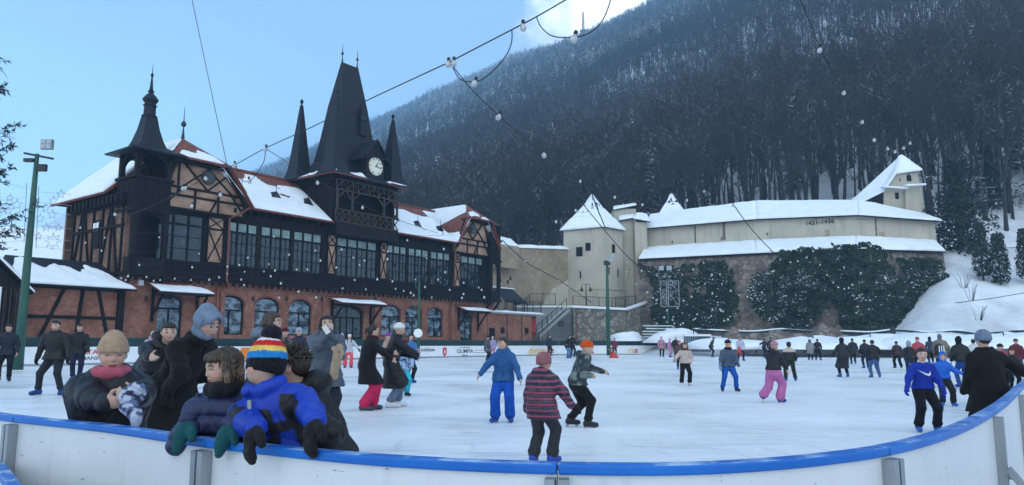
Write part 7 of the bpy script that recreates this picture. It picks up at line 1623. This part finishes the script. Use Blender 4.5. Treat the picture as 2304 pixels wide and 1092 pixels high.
person(2049,849,82,40,'person with light grey hood over a black jacket and dark jeans',hood='up',hoodc=(.30,.32,.38),top=BLK,pants=(.02,.04,.08),lean=12,arms=((-.1,.25,.6),(.12,.2,.6)))
person(2070,838,80,10,'person in raspberry jacket and cap just above the cap of the boy in blue top',hat=(.42,.06,.10),top=(.40,.05,.08),pants=BLK)
person(2096,818,60,5,'person in navy hooded jacket far behind the boy in blue top',hood='up',hoodc=NAVY,top=(.02,.03,.06),pants=BLK)
p42=person(2120,836,84,25,'tall person in beige coat and grey hood with a black and white backpack',hood='up',hoodc=(.18,.15,.20),top=(.20,.16,.12),jw=1.25,aw=1.2,hem=.36,pants=(.03,.05,.09),arms=((-.15,.05,.5),(.30,.15,.45)))
g=p42['g']; m=MB(); m.mat('cable'); c=A(*atd(2113,788,g.y-.32)); m.lathe((0,0,-.30),[(.05,0),(.2,.03),(.22,.3),(.17,.52),(.05,.6)],10); m.mat('white_paint'); 
for dx in(-.11,0,.11): m.bar((dx,-.21,-.22),(dx*.9,-.2,.2),.035,.02,up=(0,1,0))
o=m.build('backpack',None,loc=tuple(c)); tag(o,'black backpack with white stripes on the back of the beige coat','backpack')
def swoosh(p):
    FR=p['FR'];C=p['C'];S=p['S']; m=MB(); pts=[(-.055,.028),(-.045,.004),(-.028,-.004),(.0,.004),(.085,.040),(.0,-.018),(-.03,-.030),(-.052,-.024),(-.062,-.004)]
    pl=[C+FR@A(-x*1.0*S,(.086-abs(x)**2*5.)*S+.012,(y+.01)*S) for x,y in [(-a,b) for a,b in pts]]; 
    m.extr([tuple(v) for v in pl],tuple(FR[:,1]*.01)); m.build('chest_mark','white_paint',p['o'])
pn=person(2086,972,191,186,'boy in royal blue sports top with white tick mark and black trousers',hair='short',haircol=(.02,.012,.010),top=(.012,.035,.33),jmat='cloth',jw=.98,aw=1.02,hem=.50,collar=0,pants=(.010,.010,.016),pw=1.1,flare=.3,boots=(.03,.10,.42),kid=True,arms=((-.19,.10,.47),(.26,.12,.47,.5,-.5,.2)),legs=((-.12,0,0,-12),(.10,.02,0,14)),head=8,skin=(.58,.38,.30),gloves=(.012,.035,.33),lean=5)
swoosh(pn)
person(2128,914,122,192,'small child in bright blue hooded jacket and black trousers with one arm stretched out',hood='up',hoodc=(.012,.13,.60),top=(.012,.13,.60),jw=1.08,aw=1.1,pants=(.018,.018,.02),flare=.3,pw=1.15,hem=.50,kid=True,boots=(.03,.12,.5),arms=((-.33,.05,.60,-.3,-.3,-.8),(.15,.08,.52)),legs=((-.13,.02,0),(.05,0,0)),skin=(.58,.36,.28))
person(2168,872,116,8,'person in black hooded jacket and blue jeans beyond the blue hooded child',hood='up',hoodc=BLK,top=BLK,jw=1.15,pants=(.02,.06,.25),lean=16,hem=.5)
person(2197,850,88,20,'person in white and black jacket glimpsed left of the grey beanie',hair='short',haircol=BLK,top=(.55,.56,.58),pants=BLK)
gg=at_px(2206,9.0); hl,hr2=W2B(gg,6,1.50,[(2165,850,9.0),(2272,858,8.05)])
gx=person(2206,1005,252,6,'person in light grey beanie and long black coat with one hand on the blue rail',ground=at_px(2206,8.7),H=1.42,hat=(.17,.21,.30),brim=-.15,hattop=.15,top=(.009,.009,.011),jmat='cloth',jw=1.14,aw=1.05,wide=.98,hem=.33,pants=(.012,.014,.02),boots=(.02,.02,.03),arms=((-.17,.05,.50,-.2,-.3,-.6),(.38,-.05,.57,.2,-.3,-.6)),gloves=BLK,lean=6,head=-5,hair='short',haircol=(.03,.02,.02))
person(2258,878,105,200,'child in bright red jacket behind the right rail',hat=(.03,.02,.04),top=(.50,.02,.06),jw=1.15,pants=BLK,arms=((-.1,.2,.6),(.1,.2,.6)))
person(2283,880,98,190,'child in black jacket and brown hat at the right edge, next to the red jacket',hat=(.10,.03,.03),top=BLK,pants=BLK,arms=((-.1,.2,.6),(.15,.2,.6)))
person(2292,848,86,200,'person in dark maroon coat and hat behind the black jacketed child',hat=(.09,.03,.04),top=(.13,.015,.03),pants=BLK,jw=1.15)
# ================================================================ POLES, STRING LIGHTS, SMALL THINGS
def rel(pts,c): return [Vector(p)-c for p in pts]
def flood(root,c,w,h,dark=False,name='floodlight'):
    m=MB(); m.box(c.x-w/2,c.x+w/2,c.y-.1,c.y+.1,c.z-h/2,c.z+h/2); o=m.build(name,'black_metal' if dark else 'metal_grey',root)
    if not dark:
        m=MB()
        for i in(-1,1):
            for j in(-1,1): m.box(c.x+i*w*.25-w*.2,c.x+i*w*.25+w*.2,c.y-.13,c.y-.1,c.z+j*h*.25-h*.19,c.z+j*h*.25+h*.19)
        m.build('lamp_glass','bulb_dim',o)
simple('bulb_dim',(.35,.38,.42),.3,var=.1)
def poles():
    D=37.; b=atd(45,775,D); b.z=-.1; t=atd(82,347,D); h=t.z+.1; root=empty('floodlight_pole',tuple(b),0.,'tall dark green floodlight pole at the far left carrying wire stars','floodlight pole','floodlight poles around the rink'); dx=0.
    root.rotation_euler=(0,0,0); sh=t.x-b.x
    m=MB(); m.smooth=True; m.tube([(0,0,0),(0,0,3.2),(0,0,h*.72),(0,0,h)],[.24,.20,.15,.10],12); m.build('pole','green_pole',root)
    # lens lean: the pole stands upright; arms at the top
    T=Vector((0,0,h)); u=D/F; m=MB(); m.bar(T+Vector((-30*u,0,.05)),T+Vector((38*u,0,-.25)),.10); m.build('cross_arm','black_metal',root)
    flood(root,T+Vector((-14*u,-.1,-.35)),22*u,8*u,True); flood(root,T+Vector((17*u,-.1,-.75)),20*u,16*u,True); flood(root,T+Vector((27*u,-.2,.45)),26*u,23*u)
    # star decorations
    def star(c,r,n=5,k=.45):
        P=[c+Vector((math.sin(math.pi*i/n)*(r if i%2==0 else r*k),0,math.cos(math.pi*i/n)*(r if i%2==0 else r*k))) for i in range(2*n)]; P.append(P[0]); P.append(P[1]); return P
    for nm,pts,fr,lab in (('r',[(137,437,11,5),(120,452,11,5),(103,468,10,5),(118,483,11,5),(90,492,11,5),(104,512,10,5),(131,512,9,5),(86,532,9,5),(119,543,19,8)],(83,420,160,560),'wire frame of stars fixed right of the left floodlight pole'),('l',[(38,461,13,5),(22,446,9,5),(18,474,10,5),(35,490,9,5),(37,526,12,5),(8,525,10,5),(5,500,8,5)],(-20,412,60,545),'wire frame of stars fixed left of the left floodlight pole')):
        c=atd(pts[0][0],pts[0][1],D-.5); r2=empty('star_decoration',tuple(c),0.,lab,'star decoration','wire star decorations')
        for (px,py,rr,n) in pts:
            m=MB(); m.tube([tuple(p) for p in star(atd(px,py,D-.5)-c,rr*u,n)],.018,5); m.build('star','wire',r2)
        m=MB(); x0,y0,x1,y1=fr
        q=lambda a,b2: tuple(atd(a,b2,D-.45)-c)
        edge=x0+4 if nm=='r' else x1
        m.tube([q(edge,y0),q(edge-6,y1)],.02,5); m.tube([q(edge,y0+12),q(x1 if nm=='r' else x0,y0+(18 if nm=='r' else -8))],.010,4); 
        for f in (.25,.4,.62,.82,.97): m.tube([q(edge-3,y0+(y1-y0)*f),q((x1 if nm=='r' else x0),y0+(y1-y0)*f+8)],.008,4)
        m.build('frame','wire',r2)
    def pole(px,yt,yb,D,w,lab):
        b=atd(px,775,D); b.z=-.1; h=atd(px,yt,D).z+.1; r=empty('floodlight_pole' ,tuple(b),0.,lab,'floodlight pole','floodlight poles around the rink'); m=MB(); m.smooth=True; m.tube([(0,0,0),(0,0,h*.5),(0,0,h)],[w,w*.85,w*.5],10); m.build('pole','green_pole',r); return r,h
    r,h=pole(941,632,790,64,.15,'slim bright green pole with a round white sign in front of the arched windows')
    m=MB(); m.tube([(-.0,-.2,2.3),(0,-.23,2.3)],.38,18); m.build('round_sign','white_paint',r); m=MB(); m.tube([(-.9,0,h-1.7),(-.4,0,h-2.2),(0,0,h-3.0)],.07,6); m.tube([(.0,0,h-.9),(-.3,0,h-.5),(-.35,0,h-.1)],.05,6); m.build('bracket','green_pole',r)
    m=MB(); m.tube([(0,-.2,1.0),(.06,-.25,.7),(-.06,-.25,.4),(0,-.2,.1)],.06,6); m.build('ribbon','ad_orange',r)
    r,h=pole(1369,592,790,84.8,.24,'tall green pole with tilted floodlight in front of the pale square tower')
    m=MB(); m.bar((-.4,0,h),(.4,-.1,h),.35,.5); m.build('floodlight','black_metal',r); m=MB(); m.bar((.25,-.2,h+.1),(.75,-.2,h+1.0),.25,.5); m.build('lamp_head','metal_grey',r)
    r,h=pole(1505,604,740,90,.15,'green pole with two small square floodlights and ornate light frames, before the ivy')
    u=90/F
    for x in(-13,5): flood(r,Vector((x*u,-.1,h)),11*u,10*u)
    for (a,b2) in ((-16,-3),(1,25)):
        m=MB(); z0=atd(1505,690,90).z+.1; z1=atd(1505,633,90).z+.1
        for p,q_ in (((a,z0),(b2,z0)),((b2,z0),(b2,z1)),((b2,z1),(a,z1)),((a,z1),(a,z0))): m.bar((p[0]*u,-.25,p[1]),(q_[0]*u,-.25,q_[1]),.07)
        rs=random.Random(a); 
        for k in range(int((b2-a)*.9)):
            cx=rs.uniform(a+2,b2-2)*u; cz=rs.uniform(z0+.2,z1-.2); rr=rs.uniform(.12,.34); m.tube([(cx+rr*math.cos(t)*(1-t/9),-.25,cz+rr*math.sin(t)) for t in [q2*.7 for q2 in range(9)]],.022,4)
        m.build('light_frame','wire',r)
    b=atd(2011,775,75.5); b.z=-.1; r=empty('sign_post',tuple(b),0.,'thin black post with small black box behind the boards on the right','post'); h=atd(2011,752,75.5).z+.1; m=MB(); m.tube([(0,0,0),(0,0,h)],.06,6); m.build('post','black_metal',r); m=MB(); m.box(-.22,.22,-.12,.12,h,h+.7); m.build('box','black_metal',r)
poles()
# ---- string lights
bm_=MB(); bm_.smooth=True; bm_.lathe((0,0,0),[(.004,-.058),(.018,-.054),(.027,-.04),(.030,-.026),(.026,-.010),(.016,.004),(.012,.014)],12); BULB=bm_.build('bulb','bulb')
bm_=MB(); bm_.lathe((0,0,0),[(.014,.012),(.016,.016),(.016,.045),(.008,.05)],8); SOCK=bm_.build('socket','cable',BULB); used=[0]
def string_light(label,cable,bulbs,r=.0045,group='festoon lights strung over the rink',drop=0.):
    """cable: list of (px,py,depth); bulbs: (px,py,depth)"""
    P=[atd(*q) for q in cable]; c=P[0].copy(); root=empty('string_light',tuple(c),0.,label,'string light',group); m=MB(); m.smooth=True
    pts=P if len(P)<3 else [None]
    if len(P)>=3:
        pts=[]
        for i in range(len(P)-1):
            a=P[max(i-1,0)];b=P[i];d=P[i+1];e=P[min(i+2,len(P)-1)]
            for k in range(5): t=k/5; pts.append(.5*((2*b)+(d-a)*t+(2*a-5*b+4*d-e)*t*t+(3*b-a-3*d+e)*t**3))
        pts.append(P[-1])
    m.tube([tuple(p-c) for p in pts],r,5); m.build('cable','cable',root)
    for q in bulbs:
        if used[0]==0: b=BULB; used[0]=1
        else:
            b=BULB.copy(); col.objects.link(b); s=SOCK.copy(); col.objects.link(s); s.parent=b
        b.parent=root; k=(q[3] if len(q)>3 else 1.)*.88; b.location=atd(q[0],q[1],q[2])-c; b.scale=(k,k,k); b.rotation_euler=(rnd.uniform(-.3,.3),rnd.uniform(-.3,.3),rnd.uniform(0,6))
    return root
D=6.
string_light('thick festoon cable with the largest bulbs crossing the sky down to the roof',[(1290,-10,5.2),(1207,38,5.4),(1150,68,5.6),(1040,125,5.8),(1012,140,5.9),(968,160,6.1),(820,229,7),(700,287,8),(597,334,9),(528,371,9.6),(495,380,10),(463,401,10.5),(342,464,12),(272,490,13)],[(1177,57,5.5),(1009,140,5.9),(1021,139,5.85),(598,333,9),(529,370,9.6),(462,399,10.4),(495,436,10.6),(412,421,11),(418,421,11),(432,461,12),(259,480,13)],.0055)
string_light('slack cable loop with one bulb right of the topmost festoon knot',[(1207,38,5.4),(1218,62,5.4),(1245,82,5.35),(1293,84,5.3),(1330,72,5.2),(1358,42,5.1),(1376,-6,5.)],[(1293,82,5.3,1.15)],.0045)
string_light('slack cable loop with one bulb hanging before the far ridge mast',[(1152,66,5.6),(1150,100,5.65),(1132,135,5.7),(1095,172,5.8),(1068,184,5.85),(1035,178,5.9),(1018,150,5.9)],[(1069,184,5.85)],.0045)
string_light('cable slanting down over the dark forest with two bulbs',[(1012,140,5.9),(1060,200,6.2),(1122,260,6.6),(1158,292,7.0),(1223,346,7.6)],[(1123,260,6.6),(1223,346,7.6)],.0045)
string_light('slack cable loop with one bulb over the snowy hall roof',[(597,334,9),(592,368,9.1),(561,408,9.3),(536,398,9.5),(532,372,9.6)],[(561,405,9.3)],.005)
string_light('thin straight wire falling from the top edge to the festoon over the roof',[(430,-10,9.6),(470,180,9.6),(511,372,9.6)],[],.0045)
string_light('thin wire crossing before the clock tower balcony',[(597,334,9),(700,398,11),(815,462,13),(880,490,14),(985,525,16)],[(714,409,11),(816,465,13)],.0045)
string_light('festoon curving down the right part of the wood to the fortress turret',[(1797,-10,7.6),(1822,50,7.8),(1845,110,8.2),(1885,180,8.8),(1898,208,9.2),(1940,274,10.2),(1967,315,11.2),(1996,334,12),(2014,340,12.4),(2033,331,12.8),(2047,320,13.2),(2080,290,14)],[(1845,109,8.2,1.1),(1898,206,9.2),(1940,272,10.2),(1967,313,11),(1996,333,12),(2014,339,12.4),(2033,331,12.8),(2047,320,13.2)],.005)
string_light('festoon with widely spaced bulbs before the pointed tower roof and the wood',[(1150,455,14),(1250,398,14),(1306,406,14),(1383,442,14.5),(1445,459,15),(1545,449,15.5),(1584,429,16),(1640,400,16.5)],[(1251,497,14),(1306,406,14),(1383,442,14.5),(1445,459,15),(1545,449,15.5),(1584,429,16),(1295,472,14),(1649,461,16)],.004)
string_light('black cable sloping over the square tower roof towards the bastion',[(1300,445,24),(1370,530,26),(1420,585,27),(1470,620,28)],[(1410,588,27),(1410,611,27)],.016)
string_light('black cable sloping over the long fortress roof and wall',[(1650,460,24),(1690,515,25),(1740,568,26)],[(1733,567,26)],.016)
string_light('black cable with bulbs running down the tan wall to the terrace',[(1130,540,22),(1180,587,23),(1220,611,24),(1258,631,25),(1300,660,27),(1330,680,28)],[(1140,552,22),(1180,586,23),(1219,611,24),(1258,630,25)],.014)
T4=lambda X,Y:(480+X/3.034,440+Y/3.034)
T6=lambda X,Y:(1240+X/3.034,340+Y/3.034)
T7=lambda X,Y:(1684+X/3.034,340+Y/3.034)
B=[(181,511),(222,500),(236,534),(192,545),(228,563),(358,533),(448,570),(313,595),(289,620),(283,629),(273,625),(330,622),(346,631),(361,629),(394,626),(430,629),(432,600),(471,628),(493,623)]+[T4(*q) for q in ((177,470),(237,420),(95,480),(93,530),(215,518),(190,570),(345,515),(378,465),(391,547),(423,508),(413,275),(518,400),(462,595),(570,502),(641,500),(697,372),(731,440),(840,488),(875,365),(957,420),(997,472),(1030,440),(964,573),(883,630),(1042,637),(1120,567),(1187,430),(1190,377),(1244,633),(1224,582),(1300,648),(1348,660),(1368,677),(1326,302),(1380,570),(1445,620),(1455,425),(1491,693),(1533,570),(1573,360),(1584,520),(1567,262),(1613,640),(1709,592),(1811,625),(1830,640),(1709,668),(1697,695),(1850,690),(581,652),(702,690),(450,693),(210,607))]
C_=[T6(*q) for q in ((617,813),(722,846),(812,853),(893,840),(968,805),(1040,758),(1097,840),(1165,905),(1225,950),(1285,980),(1050,903),(905,1017),(960,990),(1100,967),(655,960),(695,998),(720,1013),(583,903),(1565,738),(1633,755),(1682,748),(1745,722),(1790,680),(1835,772),(1340,990),(1395,983),(1437,960))]+[T7(*q) for q in ((535,843),(578,895),(613,926),(653,937),(685,930),(710,910),(651,790),(765,828),(1365,537),(1387,643),(1270,540),(1690,355),(1215,175))]
C_+=[(1470+rnd.uniform(0,170),rnd.uniform(690,735)) for _ in range(22)]
def bands(L,edges,labs,d):
    for (a,b2),lab in zip(edges,labs):
        q=sorted([p for p in L if a<=p[1]<b2]); 
        if len(q)<2: continue
        # smooth cable through a running average of the bulbs
        n=len(q); cab=[]
        for i in range(n):
            w=q[max(0,i-2):i+3]; cab.append((q[i][0],sum(p[1] for p in w)/len(w)-2,d))
        out=[cab[0]]
        for k in cab[1:]:
            if k[0]-out[-1][0]>25: out.append(k)
        if len(out)<2: continue
        string_light(lab,out,[(p[0],p[1],d,rnd.uniform(.52,.78)) for p in q],.0022)
bands(B,[(480,548),(548,585),(585,606),(606,623),(623,640),(640,700)],['small festoon bulbs in front of the upper window row of the pavilion','small festoon bulbs in front of the middle of the pavilion windows','small festoon bulbs along the balcony of the pavilion','small festoon bulbs just under the pavilion balcony','lower row of small festoon bulbs over the brick band','lowest small festoon bulbs before the arched windows'],13.5)
bands(C_,[(380,570),(570,600),(600,625),(625,650),(650,690),(690,760)],['small festoon bulbs by the trees right of the fortress','small festoon bulbs along the top of the ivy','small festoon bulbs before the upper ivy','small festoon bulbs across the middle of the ivy','small festoon bulbs before the lower ivy','lowest dense festoon bulbs before the ivy left of centre'],15.)
# ---- rolled windbreak line with snow behind the far boards on the right
def windbreak():
    pts=[(1560,742,86),(1600,745,85),(1650,747,84),(1700,748,83),(1760,743,82),(1820,746,81),(1900,748,80),(1960,750,79),(2020,744,78),(2090,750,77),(2150,746,76),(2200,752,75),(2260,748,74),(2304,745,73),(2380,744,72)]; P=[atd(*q) for q in pts]; c=P[0].copy(); root=empty('rolled_net',tuple(c),0.,'rolled black windbreak net sagging along the right side behind the boards','net'); S=[p-c for p in cr3(P)]
    m=MB(); m.tube([tuple(p) for p in S],.13,6); m.build('net_roll','dark_net',root); m=MB(); m.tube([tuple(p+Vector((0,0,.13))) for p in S],[.11 if fbm(i*.4,0,3)>.5 else .02 for i in range(len(S))],6); m.build('snow_cap','snow',root)
    for i in range(0,len(S),6): m=MB(); p=S[i]; m.tube([tuple(p),(p.x,p.y,-c.z+.2)],.05,6); m.build('post','black_metal',root)
def cr3(P,n=4):
    out=[]
    for i in range(len(P)-1):
        a=P[max(i-1,0)];b=P[i];d=P[i+1];e=P[min(i+2,len(P)-1)]
        for k in range(n): t=k/n; out.append(.5*((2*b)+(d-a)*t+(2*a-5*b+4*d-e)*t*t+(3*b-a-3*d+e)*t**3))
    out.append(P[-1]); return out
windbreak()
# ---- boulders, snow heaps
def boulder(px,py,d,w,h,lab,mat='rock',cat='boulder',name='boulder',grp='boulders at the foot of the bastion',snow=True):
    b=atd(px,py,d); n=14; V=[];Fc=[]; k=10; sd=px
    for i in range(k+1):
        th=math.pi/2*i/k*1.15
        for j in range(n):
            a=6.283*j/n; r=1+.45*(vnoise(math.cos(a)*1.6+px,math.sin(a)*1.6+i*.33,sd)-.5); V.append((w*r*math.cos(a)*math.sin(math.pi/2-th*.86)*1.,w*.8*r*math.sin(a)*math.cos(th*.86),h*math.sin(min(th,math.pi/2))*r))
    for i in range(k):
        for j in range(n): Fc.append((i*n+j,i*n+(j+1)%n,(i+1)*n+(j+1)%n,(i+1)*n+j))
    nn=len(Fc); mi=[1 if (snow and sum(V[q][2] for q in f)/4>h*.78) else 0 for f in Fc]
    o=npmesh(name,V,Fc,[mat,'snow'],mi,smooth=True,loc=tuple(b)); tag(o,lab,cat,grp); return o
for px,py,d,w,h,l in ((1578,770,87,1.0,.9,'small snow capped boulder left of the others under the ivy'),(1655,776,84,1.5,1.7,'grey boulder with rounded top below the bare rock gap'),(1700,774,83,1.3,1.1,'low grey boulder right of the bare rock gap'),(1745,776,82,1.8,1.4,'wide pale boulder in the middle under the rolled net'),(1800,774,81,1.6,1.0,'flat grey boulder half under snow'),(1860,775,80,1.7,1.9,'big pointed boulder before the dark ivy, right of centre'),(1900,776,79,1.2,.9,'small boulder at the right end of the row')): boulder(px,py,d,w,h,l,snow=False)
for px,py,d,w,h,l in ((1415,768,91,2.4,1.0,'low snow heap beside the stacked benches'),(1520,772,88,3.5,1.5,'snow heap behind the girls in pink'),(1640,786,80,4.5,1.1,'long snow bank behind the boy in orange'),(1830,786,76,6.,1.2,'long snow bank behind the light grey coat'),(1960,786,73,5.,1.3,'snow bank behind the blue jeans'),(2110,784,71,6,1.3,'snow bank behind the beige coat'),(2260,784,68,5,1.3,'snow bank at the right edge behind the red jacket')): boulder(px,py,d,w,h,l,'snow','snow heap','snow_heap','snow heaps behind the far boards')
def stack():
    c=atd(1487,772,89); root=empty('stacked_benches',tuple(c),0.,'stack of dark green benches covered with snow beside the green pole','benches'); m=MB(); s=MB()
    for k in range(6): z=.25+k*.33; x=rnd.uniform(-.3,.3); m.box(-2+x,2+x,-.3,.3,z,z+.09); s.box(-1.9+x,1.7+x,-.28,.3,z+.09,z+.17); m.box(-1.6+x,-1.5+x,-.2,.2,z-.25,z); m.box(1.5+x,1.6+x,-.2,.2,z-.25,z)
    m.build('bench','green_pole',root); s.build('snow_cover','snow',root)
    c=atd(1570,790,84); root=empty('blue_gate',tuple(c),0.,'grey blue plank gate with snow on top behind the far boards','gate'); m=MB(); w=30/F*84
    for k in range(12): x=-w+2*w*k/12; m.box(x,x+w/6-.06,-.05,.05,-.1,1.65)
    m.build('plank','gate_blue',root); m=MB(); m.bar((-w,-.09,.2),(w*.9,-.09,1.5),.14); m.build('brace','gate_blue',root); m=MB(); m.bar((-w,0,1.75),(w,0,1.75),.5,.22); m.build('snow_cap','snow',root)
simple('gate_blue',(.05,.09,.13),.8,var=.3,stretch=(2,2,.4))
stack()
# ---- masts on the ridge
def mast(px,yb,yt,D,lab,disc):
    b=atd(px,yb+(2 if disc else 10),D); h=atd(px,yt,D).z-b.z; root=empty('radio_mast',tuple(b),0.,lab,'radio mast'); w=h*.035; m=MB()
    for s in((-1,-1),(1,-1),(1,1),(-1,1)): m.bar((s[0]*w,s[1]*w,0),(s[0]*w*.35,s[1]*w*.35,h*.92),h*.018)
    for k in range(16):
        z0=h*.92*k/16; z1=h*.92*(k+1)/16; f0=1-.65*k/16; f1=1-.65*(k+1)/16; s=(-1)**k
        for y in(-1,1): m.bar((-s*w*f0,y*w*f0,z0),(s*w*f1,y*w*f1,z1),h*.012); m.bar((y*w*f0,-s*w*f0,z0),(y*w*f1,s*w*f1,z1),h*.008)
    m.tube([(0,0,h*.9),(0,0,h)],h*.008,5); m.build('lattice','mast_red',root)
    if disc:
        m=MB(); m.lathe((0,0,0),[(h*.12,h*.05),(h*.16,h*.12),(h*.16,h*.16),(h*.06,h*.2)],14); m.lathe((0,0,0),[(h*.03,h*.40),(h*.085,h*.44),(h*.085,h*.46),(h*.03,h*.48)],14); m.build('platform','slate',root)
        m=MB(); m.box(-h*.16,h*.16,-h*.1,h*.1,-h*.1,h*.05); m.build('base_building','slate',root)
simple('mast_red',(.35,.22,.22),.6,var=.2)
mast(1313,108,22,1235,'red and white lattice radio mast with round platforms on the ridge','disc'); mast(1027,206,172,1500,'small distant lattice mast on the sunlit ridge',False)
c=atd(2150,682,79); m=MB(); m.tube([(0,0,0),tuple(atd(2230,672,77)-c),tuple(atd(2330,655,75)-c)],.035,5); o=m.build('rope','cable',loc=tuple(c)); tag(o,'thin dark rope across the snow slope at the right','rope')
c=atd(2205,655,84)
for i,(px,py) in enumerate(((2168,612),(2185,640),(2200,690))):
    c=atd(px,py+25,82-i*2); m=MB()
    for k in range(7): a=rnd.uniform(-1,1); m.tube([(a*.3,0,-.6),(a*.8,rnd.uniform(-.3,.3),.6),(a*1.3+rnd.uniform(-.3,.3),rnd.uniform(-.4,.4),1.3)],[.03,.02,.008],4)
    o=m.build('bush','bark',loc=tuple(c)); tag(o,('tiny bare bush on the slope below the ivy clad tree','tiny bare bush left of the cypresses','tiny bare bush low on the snow slope')[i],'bush')
c=atd(2262,795,70); m=MB(); 
for k in range(40): a=rnd.uniform(0,6.28); e=rnd.uniform(.2,1.4); L=rnd.uniform(.7,1.5); m.tube([(0,0,0),(L*.5*math.cos(a)*math.cos(e),L*.5*math.sin(a)*math.cos(e),L*.6*math.sin(e)),(L*math.cos(a)*math.cos(e),L*math.sin(a)*math.cos(e),L*math.sin(e))],[.04,.025,.01],4)
o=m.build('bush','bark',loc=tuple(c+Vector((0,0,.6)))); tag(o,'snow dusted bush behind the red jacketed child at the right','bush')
# ---- haze
def haze():
    t=bpy.data.materials.new('haze'); t.use_nodes=True; n=t.node_tree; n.nodes.clear(); o=n.nodes.new('ShaderNodeOutputMaterial'); v=n.nodes.new('ShaderNodeVolumePrincipled'); v.inputs['Color'].default_value=(.46,.76,1,1); v.inputs['Density'].default_value=.00046; v.inputs['Anisotropy'].default_value=.2; n.links.new(v.outputs[0],o.inputs['Volume']); M['haze']=t
    m=MB(); m.box(-1200,1300,-60,2050,-4.2,640); o=m.build('haze','haze'); o['kind']='stuff'; o['label']='thin blue winter haze filling the valley'
haze()
